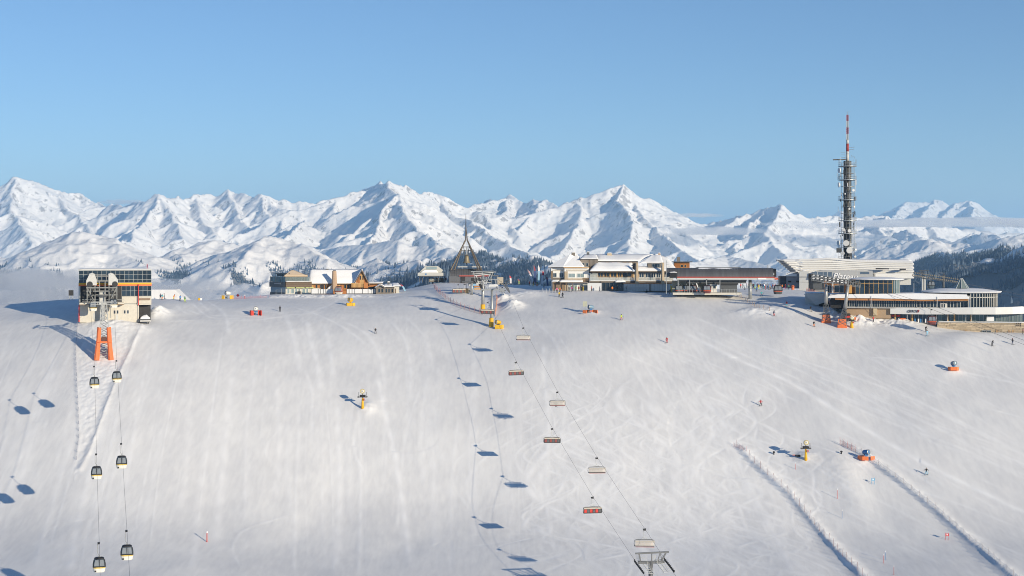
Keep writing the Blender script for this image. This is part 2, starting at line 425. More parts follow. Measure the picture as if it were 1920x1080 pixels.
def snow_material():
    m = bpy.data.materials.new('snow'); m.use_nodes = True; nt = m.node_tree; b = nt.nodes['Principled BSDF']; L = nt.links
    b.inputs['Roughness'].default_value = .62; b.inputs['Specular IOR Level'].default_value = .25
    tc = nt.nodes.new('ShaderNodeTexCoord')
    mp = nt.nodes.new('ShaderNodeMapping'); mp.inputs['Scale'].default_value = (1.0, .22, .2); L.new(tc.outputs['Object'], mp.inputs[0])
    n1 = nt.nodes.new('ShaderNodeTexNoise'); n1.inputs['Scale'].default_value = .9; n1.inputs['Detail'].default_value = 6; L.new(mp.outputs[0], n1.inputs['Vector'])
    n2 = nt.nodes.new('ShaderNodeTexNoise'); n2.inputs['Scale'].default_value = .05; n2.inputs['Detail'].default_value = 3; L.new(tc.outputs['Object'], n2.inputs['Vector'])
    n3 = nt.nodes.new('ShaderNodeTexNoise'); n3.inputs['Scale'].default_value = 2.2; n3.inputs['Detail'].default_value = 5; L.new(tc.outputs['Object'], n3.inputs['Vector'])
    ad = nt.nodes.new('ShaderNodeMath'); ad.operation = 'ADD'; L.new(n1.outputs['Fac'], ad.inputs[0]); L.new(n2.outputs['Fac'], ad.inputs[1])
    cr = nt.nodes.new('ShaderNodeValToRGB'); cr.color_ramp.elements[0].position = .7; cr.color_ramp.elements[1].position = 1.3
    cr.color_ramp.elements[0].color = (.735, .735, .742, 1); cr.color_ramp.elements[1].color = (.845, .842, .835, 1)
    mr = nt.nodes.new('ShaderNodeMath'); mr.operation = 'MULTIPLY'; mr.inputs[1].default_value = .5; L.new(ad.outputs[0], mr.inputs[0])
    cr.color_ramp.elements[0].position = .38; cr.color_ramp.elements[1].position = .62; L.new(mr.outputs[0], cr.inputs[0])
    at = nt.nodes.new('ShaderNodeAttribute'); at.attribute_name = 'track'
    mx = nt.nodes.new('ShaderNodeMix'); mx.data_type = 'RGBA'; mx.inputs[7].default_value = (.97, .97, .97, 1)
    L.new(at.outputs['Fac'], mx.inputs[0]); L.new(cr.outputs[0], mx.inputs[6]); L.new(mx.outputs[2], b.inputs['Base Color'])
    bp = nt.nodes.new('ShaderNodeBump'); bp.inputs['Strength'].default_value = .17; bp.inputs['Distance'].default_value = .12
    a2 = nt.nodes.new('ShaderNodeMath'); a2.operation = 'MULTIPLY_ADD'; a2.inputs[1].default_value = .5
    L.new(n3.outputs['Fac'], a2.inputs[0]); L.new(n1.outputs['Fac'], a2.inputs[2]); L.new(a2.outputs[0], bp.inputs['Height'])
    L.new(bp.outputs[0], b.inputs['Normal'])
    return m
M_SNOW = snow_material()
tag(grid_mesh('ski_slope', GX, GY, ZT, M_SNOW, {'track': np.clip(TR*.95+rough*.45, 0, 1)}), 'wide groomed ski slope of white snow falling from the summit plateau', kind='structure')
# ---------------------------------------------------------------- alpine range across the valley
def ridge_pts(pl, jag=14.0, step=90.0, seed=0):
    q = [P(px, py, dk*1000) for px, py, dk in pl]; out = [q[0]]; rr = random.Random(seed)
    for a, b in zip(q[:-1], q[1:]):
        n = max(1, int((b-a).length/(step*2)))
        for i in range(1, n+1):
            p = a.lerp(b, i/n)
            if i < n: p = p + Vector((rr.uniform(-1,1), rr.uniform(-1,1), 0))*jag*2 + Vector((0,0,rr.uniform(-1,.4)*jag*.6))
            out.append(p)
    return out
CREST = [[(-260,372,16),(-120,352,16),(0,353,16),(14,340,16),(32,331,16),(50,337,16),(75,340,16.2),(95,347,16.3),(112,353,16.4),(130,360,16.5),(150,361,16.6),(165,371,16.7),(180,380,16.8),
          (215,384,16),(250,381,15.4),(278,380,14.8),(290,370,14.6),(300,364,14.5),(312,370,14.6),(326,371,14.8),(345,368,15),(360,360,15.2),(375,364,15.3),(400,368,15.4),(412,366,15.4),(424,354,15.4),(432,360,15.4),
          (446,363,15.3),(460,366,15.2),(478,371,15.1),(488,362,15),(500,367,15),(512,373,15),(528,372,15),(546,379,15),(575,377,15),(590,382,15),(605,379,15.2),(625,378,15.4),(645,371,15.5),(665,365,15.5),(680,358,15.4),
          (694,348,15.1),(704,346,14.8),(716,341,14.4),(732,339,14),(745,345,14),(760,349,14.1),(776,350,14.2),(792,361,14.3),(808,358,14.5),(822,363,14.7),(840,373,15),(858,384,15.3),(872,389,15.6)],
         [(860,396,17),(888,386,17),(905,380,17),(920,374,16.8),(936,375,16.7),(948,369,16.6),(960,366,16.5),(974,373,16.4),(986,378,16.3),(1000,375,16.2),(1022,371,16.1),(1036,378,16),(1055,387,15.8),(1070,383,15.6),
          (1095,371,16.2),(1120,370,16.1),(1138,369,15.9),(1152,360,15.6),(1165,352,15.2),(1173,347,15),(1182,354,15),(1192,360,15.1),(1206,367,15.2),(1226,377,15.4),(1245,388,15.6),(1262,400,15.8),(1292,412,16),(1330,416,16.2),
          (1372,412,16),(1400,401,15.6),(1416,396,15.5),(1432,390,15.4),(1446,386,15.3),(1462,384,15.2),(1470,390,15.2),(1481,401,15.2),(1494,401,15.3),(1508,403,15.4),(1524,411,15.6),(1546,405,15.8),(1562,404,15.9),(1580,412,16),
          (1612,409,16.2),(1650,404,16.2),(1662,401,16.2),(1674,408,16.3),(1720,420,16.6),(1800,428,16.8),(1900,436,17),(2060,430,17)],
         [(1560,402,26),(1577,394,26),(1590,405,26),(1640,415,26),(1664,403,26),(1680,389,26),(1696,380,26),(1720,378,26),(1736,379,26),(1746,376,26),(1760,375,26),(1776,384,26),(1790,380,26),(1815,376,26),(1832,383,26),(1852,393,26),(1870,405,26.2),(1910,414,26.5),(2060,425,27)]]
SPURS = [  # hand-placed shoulders of the main summits: (polyline, side slope)
 [(732,340,14),(742,356,13.6),(752,366,13.3),(758,388,12.8),(772,408,12.4),(790,430,12.0),(812,446,11.7),(850,470,11.3)],
 [(752,366,13.3),(730,390,12.9),(712,412,12.6),(700,436,12.2),(690,452,11.9)],
 [(645,371,15.5),(648,400,14.8),(652,424,14.2),(640,446,13.6)],
 [(822,363,14.7),(850,400,14),(880,412,13.6),(912,430,13.1),(950,456,12.4),(990,478,11.8),(1025,498,11.3)],
 [(625,378,15.4),(600,400,14.4),(560,424,13.1),(530,446,12.6)],
 [(1173,348,15),(1158,372,14.6),(1176,392,14.2),(1186,408,13.9),(1178,440,13.4),(1176,478,12.8)],
 [(1192,361,15.1),(1204,392,14.5),(1212,410,14.1),(1228,432,13.7),(1250,450,13.3),(1285,476,12.8),(1330,498,12.3)],
 [(1120,371,16.1),(1092,400,15.2),(1078,424,14.2),(1062,452,13.7),(1040,482,13.1)],
 [(1022,372,16.1),(1012,400,15.5),(1040,424,15),(1062,452,14.4)],
 [(960,367,16.5),(948,396,15.8),(930,420,15.2)],
 [(300,365,14.5),(288,392,14.1),(272,416,13.7),(250,438,13.2),(226,456,12.8)],
 [(300,366,14.5),(324,400,14),(338,424,13.6),(342,446,13.3)],
 [(362,361,15.2),(372,392,14.6),(382,416,14.2),(404,440,13.7)],
 [(425,355,15.4),(436,384,14.8),(444,408,14.4),(470,436,13.8)],
 [(490,364,15),(492,396,14.4),(510,420,13.9),(520,444,13.5)],
 [(32,332,16),(20,362,15.5),(14,392,15),(40,424,14.4),(60,452,13.9)],
 [(112,354,16.4),(120,384,15.8),(150,404,15.3),(170,430,14.8),(180,452,14.4)],
 [(1462,385,15.2),(1452,412,14.7),(1440,436,14.2),(1450,462,13.8),(1480,488,13.2)],
 [(1432,391,15.4),(1404,420,14.8),(1396,448,14.3),(1376,478,13.8)],
 [(1562,405,15.9),(1530,432,15.2),(1516,456,14.7),(1520,490,14)],
 [(1662,402,16.2),(1650,428,15.6),(1640,450,15),(1600,486,14.2)],
 [(1672,440,15.4),(1690,430,15.2),(1720,446,14.8),(1760,460,14.4)], [(1770,455,15),(1815,430,15.2),(1850,440,15),(1890,452,14.8),(1960,455,14.6)],
 [(1830,432,15.1),(1836,456,14.7),(1856,470,14.3)], [(1690,431,15.2),(1678,456,14.7),(1668,476,14.2)],
 [(1745,377,26),(1735,396,25),(1722,412,24)], [(1790,381,26),(1775,398,25.2),(1768,414,24.4)], [(1815,377,26),(1822,396,25),(1840,412,24)], [(1696,381,26),(1680,398,25),(1664,412,24)]]
HILLS = [  # rounded foothills in front: (polyline, side slope)
 ([(-200,470,8.5),(-60,476,8.2),(20,492,7.8),(60,486,7.6),(92,466,7.5),(118,452,7.4),(148,442,7.3),(172,440,7.3),(192,447,7.3),(222,464,7.2),(252,486,7.0),(280,506,6.8)], .42),
 ([(250,530,7),(310,508,7.2),(352,484,7.5),(384,458,7.7),(402,452,7.8),(425,462,7.9),(455,480,8.1),(480,492,8.3)], .40),
 ([(440,500,6.4),(462,470,6.6),(482,454,6.8),(505,451,6.8),(535,456,6.8),(562,466,6.7),(588,480,6.6),(612,494,6.5),(650,508,6.4),(690,520,6.3)], .44),
 ([(600,472,10.4),(640,464,10.2),(690,460,10),(736,454,9.9),(764,458,9.8),(790,462,9.8),(830,468,9.6),(868,478,9.3)], .5),
 ([(1190,536,3.1),(1110,524,3.5),(1060,512,4.0),(1010,501,4.6),(975,493,5.1),(942,488,5.6),(905,485,6.1),(866,487,6.6),(820,494,7.0)], .5),
 ([(900,536,2.9),(850,526,3.2),(800,514,3.8),(750,503,4.6),(720,498,5.1),(690,504,5.6),(640,520,6.0)], .5),
 ([(1180,520,9),(1240,500,9.6),(1310,490,10.2),(1360,480,10.6),(1420,496,10.2),(1500,520,9.8)], .42),
 ([(1500,492,11.5),(1600,476,11.4),(1640,466,11.3),(1690,460,11.2),(1745,452,11),(1790,457,11),(1850,456,10.8),(1900,446,10.6),(1990,440,10.5)], .36),
 ([(1660,522,8.6),(1705,505,8.0),(1735,492,7.4),(1765,484,6.9),(1800,486,6.3),(1834,489,5.6),(1868,481,5.0),(1920,476,4.3),(2000,470,3.7),(2120,464,3.1)], .55),
 ([(380,560,4.6),(430,548,4.5),(470,538,4.4),(500,536,4.3),(540,545,4.2)], .5)]
MD = np.concatenate([np.arange(2600,4200,60.0), np.arange(4200,8600,17.0), np.arange(8600,16800,14.0), np.arange(16800,18600,60.0), np.arange(18600,23500,160.0), np.arange(23500,26200,24.0), np.arange(26200,29000,200.0)])
MP = np.concatenate([np.arange(-700,-40,30.0), np.arange(-40,1962,2.6), np.arange(1990,2620,30.0)])
MX = ((MP[None, :]-960)/F*MD[:, None]).astype(np.float32); MY = np.repeat(MD[:, None], len(MP), 1).astype(np.float32)
WX = MX + 70*fbm(MX/650, MY/650, 3, 41); WY = MY + 70*fbm(MX/650+50, MY/650, 3, 43)
MZ = (-820 + 90*fbm(MX/1500, MY/1500, 3, 47)).astype(np.float32)
MRG = np.zeros_like(MZ)
def raise_ridge(pts, k0, conc, use_warp=True):
    for a, b in zip(pts[:-1], pts[1:]):
        reach = 3600 if conc > 2000 else 1800
        lo = np.searchsorted(MD, min(a.y, b.y)-reach); hi = np.searchsorted(MD, max(a.y, b.y)+reach)
        yy = MD[lo:hi]
        if hi-lo < 2: continue
        ymax = max(a.y, b.y)+0
        cl = np.searchsorted(MP, 960+(min(a.x, b.x)-reach)/max(a.y-1500, 2500)*F if min(a.x,b.x)-reach < 0 else 960+(min(a.x,b.x)-reach)/(a.y+reach)*F)
        cr = np.searchsorted(MP, 960+(max(a.x, b.x)+reach)/max(a.y-1500, 2500)*F)
        cl = max(0, cl-1); cr = min(len(MP), cr+1)
        if cr-cl < 2: continue
        X, Y = WX[lo:hi, cl:cr], WY[lo:hi, cl:cr]
        dx, dy = b.x-a.x, b.y-a.y; Lq = dx*dx+dy*dy+1e-6
        t = np.clip(((X-a.x)*dx+(Y-a.y)*dy)/Lq, 0, 1)
        d = np.hypot(X-a.x-t*dx, Y-a.y-t*dy)
        z = a.z+(b.z-a.z)*t - k0*d/(1+d/conc)
        np.maximum(MZ[lo:hi, cl:cr], z, out=MZ[lo:hi, cl:cr])
rr = random.Random(21)
def sub_spurs(pts, every, length, drop, k0, conc, level):
    acc = 0
    for i in range(1, len(pts)):
        acc += (pts[i]-pts[i-1]).length
        if acc > every*rr.uniform(.7, 1.3):
            acc = 0; t = (pts[i]-pts[i-1]); t.z = 0
            if t.length < 1: continue
            t.normalize(); side = Vector((t.y, -t.x, 0))
            for sg in ((-1, 1) if level else (1,)):
                dv = side*sg
                if not level and dv.y > 0: dv = -dv
                dv = (dv + t*rr.uniform(-.5, .7)*(1 if level else .6)).normalized()
                L = length*rr.uniform(.6, 1.25); q = [pts[i]-Vector((0,0,10))]
                n = max(3, int(L/170))
                for k in range(n):
                    dv = (dv+Vector((rr.uniform(-.25,.25), rr.uniform(-.25,.25), 0))).normalized()
                    st = L/n; dr = drop*st*rr.uniform(.6, 1.35)
                    q.append(q[-1]+dv*st-Vector((0,0,dr)))
                raise_ridge(q, k0, conc)
                if level == 0: sub_spurs(q, 420, 520, .42, .95, 1500, 1)
for i, c in enumerate(CREST):
    pts = ridge_pts(c, 5, 60, i); raise_ridge(pts, .85, 2600)
    sub_spurs(pts, 1100 if i < 2 else 1600, 2300, .30, .85, 2000, 0)
for i, s in enumerate(SPURS):
    pts = ridge_pts(s, 14, 80, 100+i); raise_ridge(pts, 1.05, 2000); sub_spurs(pts, 380, 560, .40, .95, 1500, 1)
for i, (h, k) in enumerate(HILLS):
    pts = ridge_pts(h, 6, 90, 200+i); raise_ridge(pts, k, 9000)
    sub_spurs(pts, 420, 900, .30, k*1.25, 3000, 2)
hi_alt = np.clip((MZ+250)/300, 0, 1)
far = np.clip((MY-9500)/1500, 0, 1)
def rid(s, seed):
    r = 1-np.abs(fbm(MX/s, MY/s, 2, seed))*2
    return np.where(r > .3, r+.5*(r-.3)**2, r)
MZ += far*hi_alt*(rid(420, 51)*24 + rid(170, 53)*11 + rid(75, 55)*6 + rid(38, 56)*2) - far*hi_alt*24
MZ += (1-far)*(rid(300, 57)*17 + rid(110, 58)*9 + rid(48, 60)*4 + fbm(MX/45, MY/45, 2, 59)*3)
MZ += far*fbm(MX/34, MY/34, 2, 61)*7
# forest cover: dense on the low shaded hills, thinning in gullies higher up
pxm = 960+MX/MY*F
line = np.interp(pxm, [-200,0,330,600,680,760,860,1000,1120,1300,1600,1700,1780,1900,2100], [-330,-330,-300,-230,-105,-62,-44,-44,-70,-260,-160,-75,-40,-12,0])
nz = fbm(MX/260, MY/260, 3, 71)
dens = np.clip((line + 45*nz - MZ)/45 + .1, 0, 1)
streak = np.clip(fbm((MX*.8+MY*.35)/55, (MY*.8-MX*.35)/420, 3, 73)*2.8-.05, 0, 1)
sparse = np.clip((np.maximum(line,-150) + 105 - MZ)/60, 0, 1)*streak*.9
dens = np.maximum(dens*(.72+.5*fbm(MX/120, MY/120, 2, 75)), sparse*.95)
dens *= np.clip((8800-MY)/900, 0, 1)
dens = np.maximum(dens, np.clip((2-MZ)/50+.25+nz*1.3, 0, .95)*np.clip((pxm-1610)/60, 0, 1)*np.clip((9000-MY)/400, 0, 1))
dens = np.where((pxm > 640) & (pxm < 1060) & (MY > 8600) & (MY < 11500), np.clip((-70+50*nz-MZ)/60, 0, .9), dens)
def mountain_material():
    m = bpy.data.materials.new('mountain_snow'); m.use_nodes = True; nt = m.node_tree; b = nt.nodes['Principled BSDF']; L = nt.links
    b.inputs['Roughness'].default_value = .75; b.inputs['Specular IOR Level'].default_value = .15
    tc = nt.nodes.new('ShaderNodeTexCoord'); ge = nt.nodes.new('ShaderNodeNewGeometry')
    n1 = nt.nodes.new('ShaderNodeTexNoise'); n1.inputs['Scale'].default_value = .022; n1.inputs['Detail'].default_value = 8; n1.inputs['Roughness'].default_value = .72; L.new(tc.outputs['Object'], n1.inputs['Vector'])
    sp = nt.nodes.new('ShaderNodeSeparateXYZ'); L.new(ge.outputs['Normal'], sp.inputs[0])
    pz = nt.nodes.new('ShaderNodeSeparateXYZ'); L.new(ge.outputs['Position'], pz.inputs[0])
    al = nt.nodes.new('ShaderNodeMapRange'); al.inputs[1].default_value = 180; al.inputs[2].default_value = 560; al.inputs[4].default_value = .06; L.new(pz.outputs['Z'], al.inputs[0])
    # rock shows where the face is steep, broken by noise
    a = nt.nodes.new('ShaderNodeMath'); a.operation = 'MULTIPLY_ADD'; a.inputs[1].default_value = -.85; L.new(n1.outputs['Fac'], a.inputs[0]); L.new(sp.outputs['Z'], a.inputs[2])
    r = nt.nodes.new('ShaderNodeMapRange'); r.inputs[1].default_value = .20; r.inputs[2].default_value = .11; a2 = nt.nodes.new('ShaderNodeMath'); a2.operation = 'SUBTRACT'; L.new(a.outputs[0], a2.inputs[0]); L.new(al.outputs[0], a2.inputs[1]); L.new(a2.outputs[0], r.inputs[0])
    at = nt.nodes.new('ShaderNodeAttribute'); at.attribute_name = 'forest'
    n2 = nt.nodes.new('ShaderNodeTexNoise'); n2.inputs['Scale'].default_value = .05; n2.inputs['Detail'].default_value = 4; L.new(tc.outputs['Object'], n2.inputs['Vector'])
    f = nt.nodes.new('ShaderNodeMath'); f.operation = 'ADD'; L.new(at.outputs['Fac'], f.inputs[0]); L.new(n2.outputs['Fac'], f.inputs[1])
    fr = nt.nodes.new('ShaderNodeMapRange'); fr.inputs[1].default_value = 1.0; fr.inputs[2].default_value = 1.16; fr.inputs[4].default_value = .8; L.new(f.outputs[0], fr.inputs[0])
    rk = nt.nodes.new('ShaderNodeMix'); rk.data_type = 'RGBA'; rk.inputs[6].default_value = (.95, .93, .91, 1); rk.inputs[7].default_value = (.40, .38, .365, 1); L.new(r.outputs[0], rk.inputs[0])
    fo = nt.nodes.new('ShaderNodeMix'); fo.data_type = 'RGBA'; fo.inputs[7].default_value = (.03, .045, .065, 1); L.new(fr.outputs[0], fo.inputs[0]); L.new(rk.outputs[2], fo.inputs[6])
    L.new(fo.outputs[2], b.inputs['Base Color'])
    bp = nt.nodes.new('ShaderNodeBump'); bp.inputs['Strength'].default_value = .55; bp.inputs['Distance'].default_value = 14; L.new(n1.outputs['Fac'], bp.inputs['Height']); L.new(bp.outputs[0], b.inputs['Normal'])
    return m
tag(grid_mesh('mountains', MX, MY, MZ, mountain_material(), {'forest': dens}), 'snow-covered alpine mountain range across the valley', kind='structure')
# trees of the far woods: many small snowy conifers joined in one mass
def far_forest():
    dl = np.gradient(MD)[:, None]*np.gradient(MP)[None, :]/F*MY
    w = (dens**1.3)*dl*((MY < 7800) & (pxm > -60) & (pxm < 1980)); w = np.where(MZ/MY*F < -72-40*(pxm < 700)*0, w*.15, w)
    pr = HOR-MZ/MY*F
    w = np.where(pr > 590, 0, w); w = w.ravel()/w.sum()
    n = 46000
    k = rng.choice(w.size, n, p=w); r, c = np.unravel_index(k, MZ.shape)
    r = np.clip(r, 1, MZ.shape[0]-2); c = np.clip(c, 1, MZ.shape[1]-2)
    fr, fc = rng.random(n)-.5, rng.random(n)-.5
    d = MD[r]+fr*14; p = MP[c]+fc*2.6
    x = (p-960)/F*d; z = MZ[r, c]; h = rng.uniform(9, 21, n); rad = h*rng.uniform(.17, .26, n); a0 = rng.uniform(0, 6.28, n)
    V = np.zeros((n, 4, 3), np.float32)
    for i in range(3):
        V[:, i, 0] = x+rad*np.cos(a0+i*2.094); V[:, i, 1] = d+rad*np.sin(a0+i*2.094); V[:, i, 2] = z-1
    V[:, 3, 0] = x; V[:, 3, 1] = d; V[:, 3, 2] = z+h
    base = (np.arange(n)*4)[:, None, None]
    T = (np.array([[0,1,3],[1,2,3],[2,0,3]])[None]+base).reshape(-1, 3)
    me = bpy.data.meshes.new('far_forest'); me.vertices.add(n*4); me.vertices.foreach_set('co', V.ravel())
    me.loops.add(T.size); me.loops.foreach_set('vertex_index', T.ravel().astype(np.int32)); me.polygons.add(len(T))
    me.polygons.foreach_set('loop_start', np.arange(0, T.size, 3, dtype=np.int32)); me.polygons.foreach_set('loop_total', np.full(len(T), 3, np.int32)); me.update(calc_edges=True)
    m = mat('snowy_conifer', (.11, .15, .205), .9, var=.95, scale=.02, spec=.1)
    me.materials.append(m); o = bpy.data.objects.new('far_forest', me); COL.objects.link(o)
    tag(o, 'dark conifer woods on the hills beyond the plateau', kind='stuff')
far_forest()
# wide valley floor that carries on to the horizon
vf = MB(); vf.add([(-56000,-56000,-905),(56000,-56000,-905),(56000,56000,-905),(-56000,56000,-905)], [(0,1,2,3)])
tag(vf.build('ground', mat('valley_snow', (.72, .73, .74), .8, var=.15, scale=.0008)), 'snowy valley floor far below', kind='structure')
hz = MB().box(-59000, 59000, -59000, 59000, -906, 1150).build('haze', [])
hm = bpy.data.materials.new('haze_air'); hm.use_nodes = True; hm.node_tree.nodes.clear()
ho = hm.node_tree.nodes.new('ShaderNodeOutputMaterial'); hv = hm.node_tree.nodes.new('ShaderNodeVolumePrincipled')
hv.inputs['Color'].default_value = (.42, .70, 1.0, 1); hv.inputs['Density'].default_value = 4.2e-5; hv.inputs['Anisotropy'].default_value = 0.0
hm.node_tree.links.new(hv.outputs[0], ho.inputs['Volume']); hz.data.materials.append(hm)
tag(hz, 'thin blue air haze', kind='stuff')
# ---------------------------------------------------------------- low mist in the valley and thin banks of cloud on the range
def cloud_mat(name, dens):
    m = bpy.data.materials.new(name); m.use_nodes = True; nt = m.node_tree; nt.nodes.clear()
    o = nt.nodes.new('ShaderNodeOutputMaterial'); v = nt.nodes.new('ShaderNodeVolumePrincipled'); v.inputs['Color'].default_value = (.97,.97,.98,1); v.inputs['Density'].default_value = dens; v.inputs['Anisotropy'].default_value = .2
    nt.links.new(v.outputs[0], o.inputs['Volume']); return m
def cloud(name, lobes, dens, label, seed=1):
    """lumpy flattened body of vapour; lobes: (px, py, distance, half width px, half height px, half depth m)"""
    vs = []; fs = []; n, k = 40, 20; rc = random.Random(seed)
    for (px, py, d, hw, hh, hd) in lobes:
        c = P(px, py, d); s = d/F; off = len(vs); ph = [rc.uniform(0, 6.28) for _ in range(6)]
        for j in range(k+1):
            th = math.pi*j/k
            for i in range(n):
                a = 2*math.pi*i/n; q = Vector((math.sin(th)*math.cos(a), math.sin(th)*math.sin(a), math.cos(th)))
                r = 1+.16*math.sin(5*q.x+ph[0])*math.sin(4*q.y+ph[1])+.12*math.sin(11*q.x+ph[2]+3*q.z)+.07*math.sin(19*q.x+9*q.y+ph[3])*math.sin(7*q.z+ph[4])
                vs.append((c.x+q.x*hw*s*r, c.y+q.y*hd*r, c.z+q.z*hh*s*r*(1 if q.z > 0 else .8)))
        for j in range(k):
            for i in range(n): fs.append((off+j*n+i, off+j*n+(i+1) % n, off+(j+1)*n+(i+1) % n, off+(j+1)*n+i))
    return tag(MB().add(vs, fs).build(name, cloud_mat(name+'_vapour', dens), smooth=True), label, kind='stuff')
cloud('mist', [(20,560,3000,330,52,260),(150,585,2700,260,60,200),(-120,545,3300,260,48,260)], .0065, 'low grey mist in the valley left of the gondola station', 3)
cloud('mist', [(370,572,2800,150,44,200),(450,585,2600,120,38,160),(300,590,2600,150,40,160)], .0060, 'low grey mist between the gondola station and the pavilion', 5)
cloud('cloud', [(1830,417,14200,230,9,500),(1700,421,14200,150,6,400),(2050,419,14200,260,11,500)], .0048, 'flat grey cloud bank across the far massif', 7)
cloud('cloud', [(1303,404,14600,52,4.2,200),(1340,434,13600,90,9,300)], .0038, 'thin grey cloud right of the second summit', 9)
cloud('cloud', [(232,379,16800,44,5,250)], .0028, 'small cloud in the saddle behind the left crest', 11)
cloud('cloud', [(1560,424,14000,110,6,300),(1480,420,14000,60,5,250)], .0016, 'thin veil of cloud left of the broadcasting tower', 13)
# ---------------------------------------------------------------- common paints
GLASS = mat('tinted_glass', (.020, .035, .050), .06, var=.5, scale=.6, spec=.7, per_object=.5)
GLASS_G = mat('green_glass', (.10, .16, .17), .08, var=.3, scale=.5, spec=.7, per_object=.35)
GLASS_L = mat('pale_glass', (.25, .32, .33), .12, var=.2, scale=.5, spec=.6, per_object=.2)
SNOWCAP = mat('snow_cap', (.90, .90, .90), .7, var=.04, scale=.8, bump=.5, spec=.2)
WHITE = mat('white_render', (.74, .73, .70), .7, var=.06, scale=1.2)
CREAM = mat('cream_concrete', (.56, .53, .46), .8, var=.14, scale=1.5)
GREY = mat('galvanised_steel', (.36, .37, .37), .45, metal=.5, var=.2, scale=3)
LGREY = mat('light_grey_paint', (.52, .53, .52), .5, var=.1, scale=2)
DGREY = mat('dark_grey_paint', (.10, .105, .11), .45, var=.2, scale=2)
ZINC = mat('zinc_sheet', (.17, .17, .175), .42, metal=.4, var=.18, scale=1.2)
BLACK = mat('black_paint', (.016, .016, .018), .5, var=.3, scale=3)
ORANGE = mat('orange_padding', (.74, .18, .06), .6, var=.18, scale=2)
RED = mat('red_paint', (.50, .03, .025), .5, var=.15, scale=2)
YELLOW = mat('yellow_paint', (.72, .40, .02), .5, var=.1, scale=2)
BLUE = mat('blue_paint', (.05, .19, .42), .45, var=.12, scale=2)
WOOD = mat('weathered_timber', (.20, .145, .10), .75, var=.35, scale=6, per_object=.2)
WOODG = mat('grey_timber', (.20, .175, .15), .8, var=.3, scale=6, per_object=.18)
WOODO = mat('honey_timber', (.42, .17, .05), .65, var=.3, scale=5, per_object=.15)
WOODP = mat('pale_timber', (.55, .34, .14), .6, var=.15, scale=4, per_object=.08)
STONE = mat('sandstone', (.46, .37, .26), .85, var=.25, scale=4, per_object=.14)
BRICKC = mat('chimney_stone', (.44, .31, .21), .85, var=.3, scale=5)
SIGNW = mat('sign_white', (.82, .82, .82), .5, var=.03)
TENT = mat('beige_canvas', (.44, .36, .28), .8, var=.08, scale=1)
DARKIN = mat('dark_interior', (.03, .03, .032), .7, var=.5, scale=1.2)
RUBBER = mat('dark_rubber', (.03, .03, .03), .7)
CABLE = mat('steel_rope', (.07, .07, .075), .5, metal=.3)

class Site:
    """a thing measured off the photograph at distance d: px/py are turned into metres in its own upright frame"""
    def __init__(s, name, px, py, d, label, cat, group=None, turn=0.0):
        s.px, s.py, s.d, s.k = px, py, d, d/F
        s.o = P(px, py, d)
        s.root = empty(name, s.o, label, cat, group, rz=math.atan((960-px)/F)+math.radians(turn))
    def X(s, px): return (px-s.px)*s.k
    def Z(s, py): return (s.py-py)*s.k
    def p(s, px, py, y=0): return Vector((s.X(px), y, s.Z(py)))
    def box(s, name, a, b, t, u, y0, y1, m, parent=None, bevel=0):
        return MB().box(s.X(a), s.X(b), y0, y1, s.Z(t), s.Z(u)).build(name, m, parent or s.root, bevel=bevel)
    def mb(s, mbx, name, m, parent=None, smooth=False):
        return mbx.build(name, m, parent or s.root, smooth)
    def windows(s, xs, t, u, y, m=None, fm=None, fw=.10, name='window', depth=.12, sill=False, mull=0):
        """each (a, b) in xs: a window part (frame proud of the wall) with its pane as a sub-part"""
        m = m or GLASS; fm = fm or WHITE; meshes = {}
        for (a, b) in xs:
            w, h = s.X(b)-s.X(a), s.Z(t)-s.Z(u); key = (round(w, 3), round(h, 3))
            if key not in meshes:
                f = MB()
                f.box(-w/2, -w/2+fw, -depth, .02, 0, h); f.box(w/2-fw, w/2, -depth, .02, 0, h)
                f.box(-w/2+fw, w/2-fw, -depth, .02, h-fw, h); f.box(-w/2+fw, w/2-fw, -depth, .02, 0, fw)
                for i in range(mull):
                    xm = -w/2 + w*(i+1)/(mull+1); f.box(xm-fw*.4, xm+fw*.4, -depth*.9, .02, fw, h-fw)
                p = MB().box(-w/2+fw*.9, w/2-fw*.9, -depth*.45, .0, fw*.9, h-fw*.9)
                meshes[key] = (f.mesh('window', fm), p.mesh('pane', m))
            fo = inst(name, meshes[key][0], s.root, ((s.X(a)+s.X(b))/2, y, s.Z(u)))
            inst('pane', meshes[key][1], fo)
    def curtain(s, a, b, rows, cols, y, pane=None, frame=None, fw=.07, proud=.10):
        """glazed grid: every pane is a part, the mullion grid is one frame part; rows = [py edges]"""
        pane = pane or GLASS; frame = frame or LGREY
        xs = np.linspace(s.X(a), s.X(b), cols+1); f = MB()
        for x in xs: f.box(x-fw/2, x+fw/2, y-proud, y+.05, s.Z(rows[-1]), s.Z(rows[0]))
        for z in rows:
            for x0, x1 in zip(xs[:-1], xs[1:]): f.box(x0+fw/2, x1-fw/2, y-proud*.9, y+.05, s.Z(z)-fw/2, s.Z(z)+fw/2)
        f.build('mullion_frame', frame, s.root)
        w = xs[1]-xs[0]
        for t, u in zip(rows[:-1], rows[1:]):
            h = s.Z(t)-s.Z(u); me = MB().box(-w/2+fw*.3, w/2-fw*.3, -.02, .02, fw*.3, h-fw*.3).mesh('pane', pane)
            for x in xs[:-1]: inst('pane', me, s.root, (x+w/2, y+random.uniform(-.015, .015), s.Z(u)), rot=(random.uniform(-.012,.012), 0, random.uniform(-.02,.02)))

